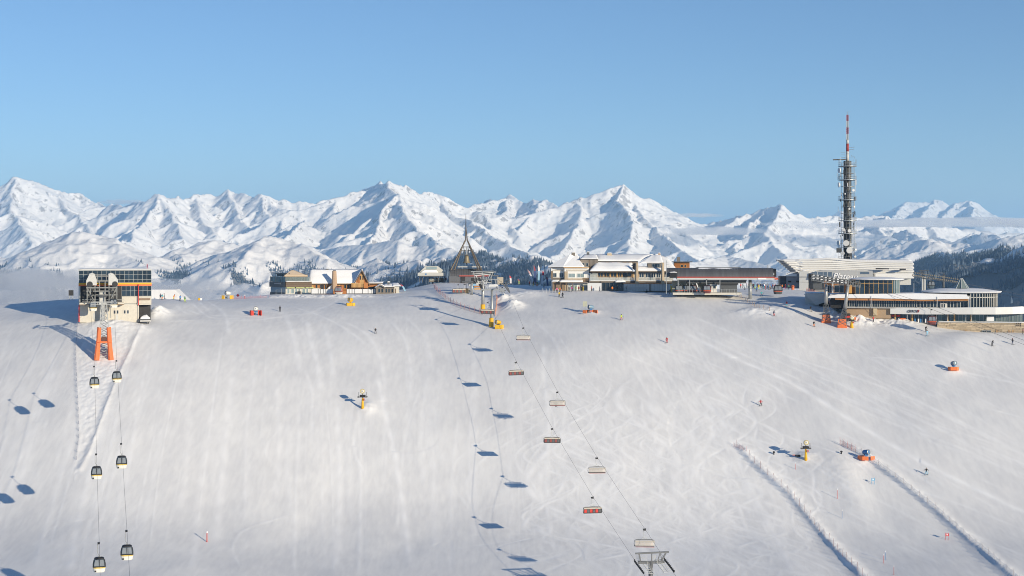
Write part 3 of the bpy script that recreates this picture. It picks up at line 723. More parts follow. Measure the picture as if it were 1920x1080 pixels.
def snow_slab(name, outline_fn, nx, ny, th, parent, m=None):
    """a soft layer of snow: outline_fn(u,v)->Vector on the roof; thickness th with rounded lumpy rim"""
    vs = []; fs = []
    for j in range(ny+1):
        for i in range(nx+1):
            u, v = i/nx, j/ny; p = outline_fn(u, v)
            e = min(1, min(u, 1-u)*nx*.55, min(v, 1-v)*ny*.55)
            vs.append(p+Vector((0, 0, th*(.25+.75*e)*(1+.22*math.sin(7*u+11*v)*math.sin(5*u-9*v+1)))))
    for j in range(ny):
        for i in range(nx):
            a = j*(nx+1)+i; fs.append((a, a+1, a+nx+2, a+nx+1))
    n = len(vs)
    for j in range(ny+1):
        for i in range(nx+1): vs.append(outline_fn(i/nx, j/ny)+Vector((0,0,.01)))
    for i in range(nx):
        fs.append((i+1, i, n+i, n+i+1)); a = ny*(nx+1)+i; fs.append((a, a+1, n+a+1, n+a))
    for j in range(ny):
        a = j*(nx+1); fs.append((a, a+nx+1, n+a+nx+1, n+a)); a += nx; fs.append((a+nx+1, a, n+a, n+a+nx+1))
    return MB().add(vs, fs).build(name, m or SNOWCAP, parent, smooth=True)

def bil(a, b, c, d):
    return lambda u, v: (a*(1-u)+b*u)*(1-v) + (d*(1-u)+c*u)*v

# ---------------------------------------------------------------- gondola station on the left
S = Site('gondola_station', 216, 602, 438, 'blue-glazed gondola lift station with yellow and orange band at the slope edge', 'lift station')
S.box('wall', 150.6, 281.4, 507.4, 572, .35, 15, LGREY)
S.box('roof', 149.6, 282.6, 505.2, 507, -.3, 15.4, LGREY)
S.curtain(150.5, 282, [507.4, 514.5, 524.3, 530], 16, .1, fw=.055)
S.box('yellow_band', 150, 282.4, 530.4, 533.3, -.28, .3, YELLOW); S.box('orange_band', 150, 282.4, 533.5, 536, -.2, .3, ORANGE)
S.curtain(228, 282, [536.4, 545.4, 555.4], 7, .1, fw=.055)
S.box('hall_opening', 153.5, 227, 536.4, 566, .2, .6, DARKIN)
S.box('side_wall', 150, 153, 536.4, 570, -.1, .35, LGREY)
S.box('parapet', 228, 282, 556, 569, .0, 1.0, CREAM)
S.box('bench', 260, 280, 559.5, 563, -.35, -.02, WOOD)
S.box('deck', 152, 232, 566.5, 569.5, -3.2, 0, CREAM); S.box('deck_edge', 152, 232, 569.5, 571, -3.1, .0, WOOD)
S.box('base_wall', 152, 256.5, 571.2, 604, -.2, 14, CREAM)
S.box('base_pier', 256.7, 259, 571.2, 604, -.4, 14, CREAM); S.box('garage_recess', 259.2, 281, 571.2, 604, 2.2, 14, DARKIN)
S.box('garage_lintel', 259.2, 282, 569.2, 572, -.2, 2.2, CREAM)
S.windows([(213, 217), (218.6, 222.4), (231.5, 235.3), (237.2, 241)], 581.5, 588.5, -.2, fw=.07)
S.box('door', 176.5, 180, 586, 598, -.28, -.19, LGREY); S.box('door', 217, 221.5, 590, 599, -.28, -.19, LGREY)
S.box('downpipe', 207.6, 208.4, 572, 596, -.34, -.21, GREY); S.box('flagpole', 257.5, 259, 533, 573, -.75, -.5, RED)
S.box('aerial', 274, 275, 495, 505.2, 3, 3.2, RED)
S.box('corner_post', 150, 152, 571.2, 603, -.3, 0, RED)
snow_slab('roof_snow', bil(S.p(150,505,0), S.p(282.4,505,0), S.p(282.4,505,15), S.p(150,505,15)), 16, 6, .28, S.root)
# the lift machinery in front of the hall: two snow-capped hoods on a frame over the mast
for a, b, tip in ((164.5, 183, 174), (204, 221, 208)):
    h = MB().prism([(S.X(a), S.Z(534)), (S.X(b), S.Z(534)), (S.X(b), S.Z(524)), (S.X(tip+5), S.Z(513)), (S.X(tip), S.Z(511)), (S.X(tip-4), S.Z(513.5)), (S.X(a), S.Z(525))], -5.2, -1.0)
    ho = h.build('hood', mat('hood_grey', (.50,.50,.48), .6, var=.15), S.root)
    MB().lathe([(.75, -.06), (.75, .05)], 18, (S.X((a+b)/2 + (-3 if tip == 174 else 3)), -5.24, S.Z(532.5)), 'y').build('opening', DARKIN, ho)
    MB().lathe([(.85, -.03), (.85, .06)], 18, (S.X((a+b)/2 + (-3 if tip == 174 else 3)), -5.2, S.Z(532)), 'y').build('rim', DGREY, ho)
    snow_slab('hood_snow', bil(S.p(tip-5,514,-5.2), S.p(tip+5,514,-5.2), S.p(tip+4,513,-1), S.p(tip-4,513,-1)), 5, 4, .35, ho)
fr = MB()
for py, y in ((526, -4.6), (538.5, -5.0), (545, -4.6), (552, -4.4)): fr.bar((S.X(164), y, S.Z(py)), (S.X(220), y, S.Z(py)), .34)
for px in (166, 172, 180, 188, 198, 205, 212, 219): fr.bar((S.X(px), -4.8, S.Z(526 if 178 < px < 208 else 534)), (S.X(px), -4.8, S.Z(566)), .26)
for px in (184, 192, 200): fr.bar((S.X(px), -4.7, S.Z(515)), (S.X(px), -4.7, S.Z(527)), .18)
fr.bar((S.X(181), -4.7, S.Z(517)), (S.X(206), -4.7, S.Z(517)), .3)
fr.bar((S.X(166), -4.9, S.Z(538)), (S.X(180), -4.9, S.Z(566)), .2); fr.bar((S.X(219), -4.9, S.Z(538)), (S.X(205), -4.9, S.Z(566)), .2)
fr.build('machine_frame', mat('machine_steel', (.22,.225,.22), .5, metal=.4, var=.3), S.root)
sh = MB()
for side in (-1, 1):
    for i in range(9):
        sh.lathe([(.3, -.12), (.3, .12)], 10, (S.X(192+side*16+(i % 3-1)*4), -4.3-.5*(i//3), S.Z(542+(i*5) % 17)), 'x')
sh.build('sheaves', RUBBER, S.root)
MB().lathe([(2.2, -.2), (2.3, 0), (2.2, .2)], 28, (S.X(193), -3.4, S.Z(553.5))).build('bullwheel', DGREY, S.root)
MB().box(S.X(187), S.X(199), -4, -1.6, S.Z(570), S.Z(544)).build('drive_housing', LGREY, S.root)
MB().tube([S.p(193.5, 606, -3.2), S.p(193.5, 548, -3.2)], .75, 12, .6).build('mast', GREY, S.root)
MB().box(S.X(157), S.X(232), -3.3, -3.2, S.Z(561), S.Z(560.3)).box(S.X(157), S.X(232), -3.3, -3.2, S.Z(564), S.Z(563.4)).build('railing', GREY, S.root)

S = Site('trailer', 271, 598, 439.3, 'snow-hooded dark trailer parked in the garage bay of the glazed gondola station', 'trailer')
S.root.location.z = ground_xy(S.root.location.x, S.root.location.y)
MB().box(-1.5, 1.5, -1, 1.6, .5, 1.5).build('body', DGREY, S.root, bevel=.1)
snow_slab('snow_hood', bil(Vector((-1.2,-1,1.52)), Vector((1.6,-1,1.52)), Vector((1.6,1.6,1.52)), Vector((-1.2,1.6,1.52))), 6, 5, 1.0, S.root)
MB().box(-1.3, 1.8, -1.5, -1.05, .75, 1.05).build('bumper', WHITE, S.root, bevel=.05)
for sx in (-1, 1): MB().lathe([(.4,-.15),(.42,0),(.4,.15)], 14, (sx*1.05, 0, .4), 'x').build('wheel', RUBBER, S.root)

g = G(133, 560.8); S = Site('notice_board', 133, 560.8, g.y, 'black notice board on two legs beside the glazed gondola station', 'board'); S.root.location = g-Vector((0,0,.1))
S.box('panel', 128.8, 137.6, 543, 553.2, -.08, .08, BLACK, bevel=.03); S.box('leg', 130.2, 131, 553.2, 561.5, -.06, .06, GREY); S.box('leg', 135.4, 136.2, 553.2, 561.5, -.06, .06, GREY)

# ---------------------------------------------------------------- mountain hut group
S = Site('glass_pavilion', 577, 553, 521, 'two-storey bar pavilion with glazed upper floor and beige canvas roof', 'building')
S.box('ground_wall', 536, 599, 540, 556, 0, 12, CREAM)
wing = Matrix.Translation(S.p(536, 553, 0)) @ Matrix.Rotation(math.radians(-52), 4, 'Z')
WL = 8.6
def wbox(name, a, b, t, u, y0, y1, m):
    o = MB().box(-WL*(1-a), -WL*(1-b), y0, y1, S.Z(t)-S.Z(553), S.Z(u)-S.Z(553)).build(name, m, S.root); o.matrix_local = wing; return o
wbox('shade_blue_wall', 0, 1, 538.4, 554, 0, 1, mat('shade_blue_panel', (.30, .36, .40), .5, var=.06))  # blue-grey of the shaded, left-facing side is painted into the wall colour
wbox('plinth', 0, .99, 548.5, 554.2, -.3, -.02, DGREY)
wbox('dark_fascia', -.04, 1, 528.5, 538.2, -.35, 1.5, DGREY)
wbox('sign_strip', .3, .72, 531.4, 533, -.42, -.36, mat('sign_grey', (.35, .36, .37), .6))
for i in range(6): wbox('pane', i/6+.01, (i+1)/6-.01, 518.8, 528.2, -.1, 0, GLASS_G)
for i in range(7): wbox('glazing_post', i/6-.012, i/6+.012, 518.4, 528.4, -.16, -.11, DGREY)
for i in range(4): wbox('pane', .18+i*.2, .36+i*.2, 513.8, 518.2, 1.6, 1.75, GLASS)
wbox('flat_roof', .12, 1.05, 512.2, 513.6, 1.2, 4, DGREY)
for i in range(12): MB().box(S.X(536.3), S.X(584), -.62-.03*(i % 2), -.3, S.Z(537.6-i*.82), S.Z(536.95-i*.82)).build('plank', WOOD, S.root)
S.box('timber_backing', 536, 584.5, 528, 538.2, -.32, 10, WOOD)
snow_slab('ledge_snow', bil(S.p(536,528,-.9), S.p(584,528,-.9), S.p(584,528,.6), S.p(536,528,.6)), 14, 3, .35, S.root)
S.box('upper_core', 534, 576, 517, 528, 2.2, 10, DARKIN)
S.curtain(544.5, 575, [517.2, 521.3, 525.4], 3, 1.6, GLASS, GREY, .12)
S.curtain(536, 582, [519.4, 527.4], 4, -.5, mat('clear_rail_glass', (.30, .36, .35), .1, alpha=.35), GREY, .05)
for px in (544, 554.5, 564.5, 575): S.box('post', px-.6, px+.6, 516.5, 528, 1.2, 1.5, DGREY)
MB().prism([(S.X(532.5), S.Z(517.6)), (S.X(545.5), S.Z(507.2)), (S.X(550), S.Z(506.6)), (S.X(576.5), S.Z(517.2)), (S.X(576.5), S.Z(518.4)), (S.X(532.5), S.Z(518.8))], .6, 11).build('canvas_roof', TENT, S.root)
S.box('valance', 534, 576.8, 515.2, 518.6, .3, .55, mat('sunlit_canvas', (.56, .44, .31), .8, var=.05))  # lighter copy of the roof canvas, sunlight painted into its colour
for i, (a, b) in enumerate([(538,553),(555,571),(573,579),(580,588)]): S.box('lime_fascia', a, b, 538.6, 540.2, -.7, -.32, mat('lime_paint', (.55, .58, .22), .6))
S.windows([(539,543.5),(546,552),(553.5,558),(559.5,563),(567,572.5),(574,578)], 541, 550.5, -.01, GLASS_L, WHITE, .08)
S.box('bar_counter', 558, 564, 546, 552.5, -1.4, -.6, BLACK)
ch = MB()
for q0, q1 in (((.42, 543.5), (.80, 541.2)), ((.42, 548.5), (.80, 546.2)), ((.42, 543.5), (.42, 553)), ((.80, 541.2), (.80, 553))):
    ch.bar((-WL*(1-q0[0]), -.4, S.Z(q0[1])), (-WL*(1-q1[0]), -.4, S.Z(q1[1])), .07)
ch.build('line_sculpture', LGREY, S.root).matrix_local = wing

S = Site('chalet', 640, 553, 523, 'timber mountain chalet with steep snowy roof and tall stone chimney', 'building')
S.box('wall', 585, 690, 531, 556, 1.2, 10, WOODO)
for i in range(26):
    a = 585+i*3.3
    if a < 671: MB().box(S.X(a), S.X(a+3.1), .98-.03*(i % 2), 1.2, S.Z(545), S.Z(531.2)).build('plank', WOODO if i % 5 else WOODP, S.root)
# big roof plane facing the slope
rl = lambda u, v: S.p(577.5+u*93.5+v*4+u*v*6, 531.5-v*26.0, .2+v*6.2)
def roofplane(name, th, m):
    a, b, c, d = rl(0,0), rl(1,0), rl(1,1), rl(0,1); n = Vector((0,0,th))
    return MB().add([a,b,c,d,a-n,b-n,c-n,d-n], [(0,1,2,3),(7,6,5,4),(0,4,5,1),(1,5,6,2),(2,6,7,3),(3,7,4,0)]).build(name, m, S.root)
roofplane('roof', .3, WOOD)
snow_slab('roof_snow', rl, 24, 10, .42, S.root)
a, b, c, d = S.p(581,505,6.4), S.p(680,505,6.4), S.p(690,530,12), S.p(585,530,12)
MB().add([a,b,c,d]+[q-Vector((0,0,.3)) for q in (a,b,c,d)], [(0,1,2,3),(7,6,5,4),(0,4,5,1),(1,5,6,2),(2,6,7,3),(3,7,4,0)]).build('rear_roof', WOOD, S.root)
# front gable at the right end
MB().prism([(S.X(665.5), S.Z(531)), (S.X(690), S.Z(531)), (S.X(678.5), S.Z(508.5))], .4, 6).build('gable_wall', WOODO, S.root)
for i in range(9):
    a = 668+i*2.3; top = 531-(22.5*(1-abs(a+1-678.5)/12.5))+2.2
    if top < 528: MB().box(S.X(a), S.X(a+2.1), .22+.04*(i % 2), .4, S.Z(530.5), S.Z(top)).build('plank', WOODP if i in (3,4,5) else WOODO, S.root)
for sg, a, b in ((0, (662.5,532.5), (678.2,505.2)), (1, (678.2,505.2), (692.5,532.5))):
    w = 2.0
    MB().prism([(S.X(a[0]), S.Z(a[1])), (S.X(b[0]), S.Z(b[1])), (S.X(b[0]), S.Z(b[1]+w*1.6)), (S.X(a[0]+(w if not sg else 0)), S.Z(a[1]+(0 if not sg else w*1.2)))], -.6, 6).build('barge_board', WOOD if sg else DGREY, S.root)
snow_slab('gable_snow', bil(S.p(662.3,532,-.6), S.p(678.2,504.8,-.6), S.p(678.2,504.8,5.9), S.p(662.3,532,5.9)), 8, 5, .35, S.root)
S.windows([(674,677),(679,682)], 516.5, 525, .2, GLASS, WOODP, .08)
S.box('balcony', 658.5, 681, 531.5, 539, -1.2, .9, WOODP); S.box('balcony_rail', 658, 682, 530.6, 531.6, -1.35, -1.1, WOODP)
for i in range(10): S.box('baluster', 659+i*2.3, 660+i*2.3, 531.6, 538.6, -1.36, -1.22, WOODP)
S.box('cabin_corner', 682.2, 690, 530, 540.5, -.4, 1.0, WOODO)
S.windows([(592,596),(600,605),(609,612),(645,649.5),(651,655.5)], 533.5, 541, .98, GLASS, WOODP, .08)
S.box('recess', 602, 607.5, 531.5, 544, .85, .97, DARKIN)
chm = Site.box
MB().tube([S.p(627, 545, -1.4), S.p(627, 507.8, -1.2)], 1.15, 8, .78).build('chimney', BRICKC, S.root)
S.box('chimney_cap', 624.2, 629.8, 506.4, 507.8, -1.9, -.5, DGREY)
MB().prism([(S.X(614), S.Z(541)), (S.X(624), S.Z(541)), (S.X(622), S.Z(534))], -1.2, .9).build('snowy_porch', SNOWCAP, S.root)
S.box('vent', 611, 616, 504.4, 506, 5.8, 6.6, DGREY)
S.box('side_roof', 690, 717, 531.2, 533, -.2, 6, WOOD); snow_slab('side_snow', bil(S.p(690,531.2,-.3), S.p(717,531.2,-.3), S.p(720,529,6), S.p(688,529,6)), 8, 4, .3, S.root)
S.box('side_wall', 690, 713, 533, 545, .5, 6, WOODO); S.box('painted_shade', 688, 705, 538, 543.5, .2, .48, DARKIN)  # dark box in front of the side wall paints in the shade there

S = Site('stone_hut', 728, 550, 518, 'small snow-roofed grey timber hut with cream side wall beside the chalet', 'hut')
S.box('wall', 705, 739, 538, 552.5, 0, 7, WOODG)
MB().prism([(S.X(703), S.Z(539.5)), (S.X(714), S.Z(533.4)), (S.X(722), S.Z(538.6)), (S.X(722), S.Z(540)), (S.X(714), S.Z(535.4)), (S.X(703), S.Z(540.8))], -.8, 5).build('porch_roof', WOODG, S.root)
snow_slab('porch_snow', bil(S.p(702.5,539.3,-.9), S.p(714,533,-.9), S.p(714,533,5), S.p(702.5,539.3,5)), 6, 5, .3, S.root)
snow_slab('porch_snow', bil(S.p(714,533,-.9), S.p(723,538.6,-.9), S.p(723,538.6,5), S.p(714,533,5)), 6, 5, .3, S.root)
S.box('main_roof', 718, 740, 537.2, 538.6, -.6, 7, WOODG); snow_slab('main_snow', bil(S.p(717,537.6,-.7), S.p(740,537.6,-.7), S.p(738,532.5,6.5), S.p(722,532.5,6.5)), 10, 5, .35, S.root)
S.box('cream_wall', 739.2, 748.5, 536.8, 552, -.2, 7, CREAM); snow_slab('cream_snow', bil(S.p(736,536.6,-.8), S.p(752,536.6,-.8), S.p(746,531,6.5), S.p(734,531,6.5)), 8, 5, .3, S.root)
S.box('chimney', 726.5, 730.5, 529.5, 534.5, 2.2, 3.2, DGREY); snow_slab('chimney_snow', bil(S.p(725.6,529.5,2), S.p(731.4,529.5,2), S.p(731.4,529.5,3.4), S.p(725.6,529.5,3.4)), 3, 3, .5, S.root)
S.windows([(709,713),(715,719),(723,726),(728,731),(734,737.5)], 541, 548.5, 0, GLASS, WOODG, .07)
S.box('door', 740.5, 742.5, 541, 551.5, -.26, -.2, WOOD)

# wind-break: a low wall of white panels in dark posts along the terrace
S = Site('terrace_windbreak', 630, 553.5, 517.5, 'low windbreak of white panels in dark posts before the chalet terrace', 'windbreak')
edges = [584, 597, 601, 606.5, 611, 624.5] + [650, 654.5, 660, 665, 679.5, 690, 697, 700, 704]
pm = {}
for a, b in zip(edges[:-1], edges[1:]):
    if a == 624.5: continue
    w = S.X(b)-S.X(a)-.16; key = round(w, 2)
    if key not in pm: pm[key] = MB().box(-w/2, w/2, -.04, .04, 0, 1.55).mesh('panel', mat('frosted_panel', (.66, .67, .68), .35, var=.06))
    inst('panel', pm[key], S.root, (S.X((a+b)/2), 0, S.Z(550.5)))
pme = MB().box(-.09, .09, -.09, .09, 0, 2.2).mesh('post', DGREY)
for a in edges: inst('post', pme, S.root, (S.X(a), 0, S.Z(553)))
S.box('base_rail', 584, 624.5, 550.2, 551, -.08, .1, DGREY); S.box('base_rail', 650, 704, 550.2, 551, -.08, .1, DGREY)

# ---------------------------------------------------------------- white chairlift station and grey drum hall with the bell tower
S = Site('white_lift_station', 812, 528, 552, 'pale chairlift station with sloping hood standing on the snow dome left of the bell tower', 'lift station')
MB().prism([(S.X(786), S.Z(511)), (S.X(798), S.Z(499)), (S.X(821), S.Z(499)), (S.X(836), S.Z(511))], -1, 5).build('hood', mat('pale_hood', (.52,.51,.46), .4, var=.1), S.root)
S.box('skylight', 799.5, 819, 500, 505, -1.06, -.98, GLASS_L)
snow_slab('hood_snow', bil(S.p(788,511,-1.5), S.p(822,511,-1.5), S.p(818,506,-1.05), S.p(797,506,-1.05)), 10, 3, .3, S.root)
S.box('beam', 783.5, 835.5, 511.2, 517, -1.6, 5.4, mat('pale_beam', (.50, .50, .47), .5, var=.1)); S.box('underside', 786, 833, 517.2, 518.6, -1.2, 5, DGREY)
S.box('logo_panel', 797, 800, 512.6, 515, -1.66, -1.6, BLUE)
for px in (787, 792, 822, 833): S.box('leg', px-.7, px+.9, 518.6, 529.5, 0, .8, DGREY)
S.box('control_cabin', 804, 832, 521, 529, 1.8, 4, WOODG)
S.windows([(806,811),(813,818),(820,826)], 522, 526, 1.8, GLASS_L, WHITE, .07)

S = Site('drum_hall', 884, 545, 548, 'round-ended grey metal lift hall with red stripe below the bell tower', 'lift station')
prof = []
ry, rz = 5.2, 4.6; zb = S.Z(527.5)
for i in range(11):
    a = math.pi*i/10; prof.append((5.2-ry*math.cos(a), zb+rz*math.sin(a)))
x0, x1 = S.X(843), S.X(905); npan = 14
for i in range(npan):
    a, b = x0+(x1-x0)*i/npan, x0+(x1-x0)*(i+1)/npan
    MB().prism_x(prof, a+.05, b-.05).build('roof_panel', ZINC, S.root)
inner = [(5.2-(ry-.12)*math.cos(math.pi*i/10), zb+(rz-.12)*math.sin(math.pi*i/10)) for i in range(11)]
MB().prism_x(inner, x0+.04, x1-.04).build('roof_lining', DGREY, S.root)
S.box('red_stripe', 861, 916, 516.6, 518, -.35, .05, mat('coral_stripe', (.62, .10, .06), .5))
S.box('lower_wall', 842, 905, 518, 547, .12, 10, ZINC)
S.box('blue_side', 841, 843, 505, 546, .6, 9.5, mat('blue_sheet', (.08,.11,.15), .4, var=.1))
S.box('opening', 864, 872, 519, 546, -.1, .1, DARKIN); S.box('opening', 884, 902, 521, 546, -.1, .1, DARKIN)
S.box('end_canopy', 905, 935, 516, 518, 1, 7, ZINC); S.box('glass_bay', 905, 926, 508, 516, 1.5, 6, GLASS)
for px in (910, 922, 933): S.box('post', px-.4, px+.4, 518, 546, 1.2, 1.5, GREY)
S.box('cream_block', 932, 944, 520, 536, 3, 7, mat('beige_block', (.46,.41,.33), .8, var=.1))
S.box('roof_cap', 858, 904, 499.6, 501.4, 3.6, 6.8, LGREY)

S = Site('bell_tower', 875, 505, 550, 'steel spire tower with crossed struts holding a large bronze bell', 'tower')
S.root.location.z -= 0
def leg(p0, p1, r0, r1, m=None): return MB().tube([S.p(*p0), S.p(*p1)], r0, 6, r1).build('leg', m or mat('rusty_steel', (.12,.10,.08), .6, metal=.2, var=.25, scale=2), S.root)
for y in (-2.2, 2.2):
    for sx, foot in ((-1, 845.5), (1, 902)): leg((foot, 506, y), (874.5+sx*1.5, 450, y*.15), .36, .28)
    for sx, foot in ((-1, 852), (1, 897)): leg((foot, 506, y), (874+sx*3, 452, y*.2), .28, .22)
leg((873.3, 450, 0), (873.6, 402, 0), .26, .07); leg((876.3, 450, .3), (873.9, 425, .1), .17, .08)
br = MB()
for a, b in (((865,470,0),(884,470,0)), ((868,463,0),(881,463,0)), ((869,462,0),(872,478,0)), ((880,462,0),(877,478,0)), ((861.5,478,-.6),(888,478,-.6))): br.bar(S.p(*a), S.p(*b), .28)
br.build('bell_frame', DGREY, S.root)
bell = MB().lathe([(.15, 2.95), (.55, 2.9), (.8, 2.5), (.92, 1.6), (1.1, .7), (1.4, .1), (1.45, 0), (1.3, 0)], 20, (S.X(875), 0, S.Z(493.5))).build('bell', mat('bronze', (.24, .20, .13), .55, metal=.35, var=.2, scale=1.5), S.root, smooth=True)
MB().tube([S.p(875, 493.5, 0), S.p(875, 495.5, 0)], .16, 8, .24).build('clapper', DGREY, bell)
MB().box(S.X(873.6), S.X(876.4), -.35, .35, S.Z(478.3), S.Z(464)).build('bell_hanger', GREY, S.root)
# ---------------------------------------------------------------- hotel complex right of the bell tower
S = Site('hotel', 1144, 547, 505, 'large mountain hotel with hipped tower, snowy roofs and glazed terraces', 'building')
# corner tower
S.box('tower_wall', 1033, 1058.5, 499.5, 547, 1.5, 10, WHITE); S.box('tower_front', 1058.5, 1104.5, 500.5, 547, 0, 10, WHITE)
S.box('stone_corner', 1058.6, 1064.5, 509, 547, -.12, 0, STONE)
S.box('dark_shutter', 1032.8, 1036.5, 508.5, 521, 1.36, 1.5, WOOD); S.box('timber_panel', 1033, 1058, 520.8, 526, 1.3, 1.5, WOODG); S.box('timber_panel', 1093, 1104.4, 521, 529, -.2, 0, WOOD)
S.box('timber_panel', 1057, 1059.5, 510, 527, 1.25, 1.45, WOODG); S.box('stone_band', 1064.5, 1093, 522, 527.5, -.1, 0, STONE)
S.windows([(1036.5,1043.5),(1049,1056)], 512, 520, 1.5, GLASS, LGREY, .09, mull=1)
S.windows([(1066,1078.5),(1082,1095.5)], 512.5, 520.5, 0, GLASS_L, WHITE, .10, mull=1)
S.box('faded_sign', 1062, 1104, 505.6, 508.6, -.1, -.02, mat('faded_letters', (.50,.46,.40), .7, var=.4, scale=8)); S.box('faded_sign', 1036, 1055, 506, 508, 1.4, 1.48, mat('faded_letters', (.5,.46,.4)))
e0, e1, e2, e3 = S.p(1028.5,500.5,1.0), S.p(1092,500.5,-.9), S.p(1101,499,10.6), S.p(1034,499,10.6)
ap, aq = S.p(1069,478.5,4.6), S.p(1080,478.5,5.6); mid = S.p(1056.5,500.8,-.9)
MB().add([S.p(1028,500.8,1.2), mid, e1, e2, e3, ap, aq], [(0,1,5),(1,2,6,5),(2,3,6),(3,4,5,6),(4,0,5),(4,3,2,1,0)]).build('hip_roof', WOOD, S.root)
up = Vector((0,0,.28))
MB().add([q+up for q in (S.p(1027.6,500.8,1.1), mid+Vector((0,-.15,0)), e1+Vector((.2,-.15,0)), e2, e3, ap+Vector((0,0,.2)), aq+Vector((0,0,.2)))]+[S.p(1027.6,500.8,1.1), mid+Vector((0,-.15,0)), e1+Vector((.2,-.15,0)), e2, e3],
    [(0,1,5),(1,2,6,5),(2,3,6),(3,4,5,6),(4,0,5),(0,7,8,1),(1,8,9,2),(2,9,10,3),(3,10,11,4),(4,11,7,0)]).build('hip_snow', SNOWCAP, S.root)
S.box('eaves', 1028, 1057, 500.6, 501.8, .9, 9, WOOD); S.box('eaves', 1057, 1105, 501, 502, -.8, 9, WOODP)
def chimney(a, b, t, u, y, m, cap=True):
    c = S.box('chimney', a, b, t, u, y, y+1.6, m)
    if cap:
        snow_slab('chimney_snow', bil(S.p(a-.6,t,y-.2), S.p(b+.6,t,y-.2), S.p(b+.6,t,y+1.8), S.p(a-.6,t,y+1.8)), 4, 3, .4, c)
chimney(1071, 1077.5, 473.5, 480.5, 4.4, WOODG); chimney(1099.4, 1104.5, 473, 478, 7, DGREY); chimney(1138.5, 1147, 475, 482.5, 8.5, STONE); chimney(1113, 1116, 478.5, 481, 7.5, DGREY); chimney(1229.5, 1234, 478, 483.5, 6, BRICKC); chimney(1235, 1239, 475, 480, 6.5, BRICKC)
# mid block with timber upper floor
S.box('mid_wall', 1088, 1121, 485.8, 503, 1.8, 10, WOODG); S.box('mid_corner', 1104.8, 1106.4, 485.8, 503, 1.6, 1.8, WOOD)
for i in range(7): S.box('plank', 1106.6+i*2.1, 1108.5+i*2.1, 486, 497.5, 1.62+.03*(i % 2), 1.8, WOODG)
S.windows([(1090.5,1096.5),(1098.5,1103)], 493, 500.5, 1.8, GLASS, LGREY, .09)
snow_slab('mid_snow', bil(S.p(1087,485.8,1), S.p(1122,485.8,1), S.p(1118,477.5,9), S.p(1094,477.5,9)), 10, 6, .35, S.root)
S.box('mid_roof', 1088, 1121, 484.8, 485.8, 1.2, 10, WOODG)
# long rear wing
S.box('rear_wall', 1121, 1196, 489.5, 505, 4.2, 12, WOODG)
for i in range(17): S.box('plank', 1122+i*4.3, 1126+i*4.3, 489.6, 496, 4.05+.03*(i % 2), 4.2, WOODG)
S.windows([(1136,1141),(1147,1152),(1158,1163),(1168,1173),(1180,1185)], 491.5, 496.5, 4.05, GLASS, WOODP, .09)
snow_slab('rear_snow', bil(S.p(1119,489.8,3.4), S.p(1200,489.8,3.4), S.p(1228,477.2,12), S.p(1113,477.2,12)), 26, 6, .6, S.root)
S.box('rear_roof', 1121, 1200, 488.6, 489.5, 3.8, 12, WOODG)
# terrace wing: lower snowy roof with the glazed restaurant below
snow_slab('terrace_snow', bil(S.p(1106,508,-2.4), S.p(1186,508,-2.4), S.p(1186,494,3.9), S.p(1118,492.5,3.9)), 26, 8, .8, S.root)
MB().add([S.p(1106,508.3,-2.4), S.p(1186,508.3,-2.4), S.p(1186,495,3.9), S.p(1118,493.5,3.9), S.p(1106,509.6,-2.4), S.p(1186,509.6,-2.4), S.p(1186,497,3.9), S.p(1118,495.5,3.9)], [(0,1,2,3),(7,6,5,4),(0,4,5,1),(1,5,6,2),(2,6,7,3),(3,7,4,0)]).build('terrace_roof', WOODG, S.root)
MB().add([S.p(1105,499,1.2), S.p(1115,508.4,-2.2), S.p(1115,512,-2.2), S.p(1105,512,1.2), S.p(1105,499,1.6), S.p(1115,508.4,-1.8), S.p(1115,512,-1.8), S.p(1105,512,1.6)], [(0,1,2,3),(7,6,5,4),(0,4,5,1),(1,5,6,2),(2,6,7,3),(3,7,4,0)]).build('gable_board', WOOD, S.root)
S.box('restaurant_wall', 1106, 1262, 509.8, 547, .6, 10, mat('greige_wall', (.38,.34,.28), .8))
S.windows([(1121,1131),(1132.5,1142.5),(1145,1156),(1158,1166),(1167,1185)], 511, 519.6, .6, GLASS, WOODP, .12, mull=1)
S.windows([(1198,1207.5),(1210,1219),(1221,1229),(1230,1238),(1240,1254)], 511.6, 520.5, .6, GLASS, WHITE, .12, mull=1)
for a in (1119.5, 1144, 1157, 1187, 1196.5): S.box('pilaster', a-.9, a+.9, 509.8, 521, .3, .6, WOODP)
S.box('slab', 1105, 1262, 526.4, 529.5, -1.9, .6, WOODG); snow_slab('slab_snow', bil(S.p(1105,526.4,-2), S.p(1262,526.4,-2), S.p(1262,526.4,-.2), S.p(1105,526.4,-.2)), 40, 3, .28, S.root)
ed = np.linspace(1106, 1261, 27); pm = MB().box(-S.k*(ed[1]-ed[0])/2+.05, S.k*(ed[1]-ed[0])/2-.05, -.02, .02, 0, S.k*6.2).mesh('glass_panel', mat('balustrade_glass', (.55,.60,.60), .12, alpha=.38))
for a in ed[:-1]: inst('glass_panel', pm, S.root, (S.X((a+a+ed[1]-ed[0])/2), -1.7, S.Z(526.2)))
S.box('tall_screen', 1106.5, 1121, 512.5, 526, -.9, -.8, mat('balustrade_glass', (.5,.55,.55)))
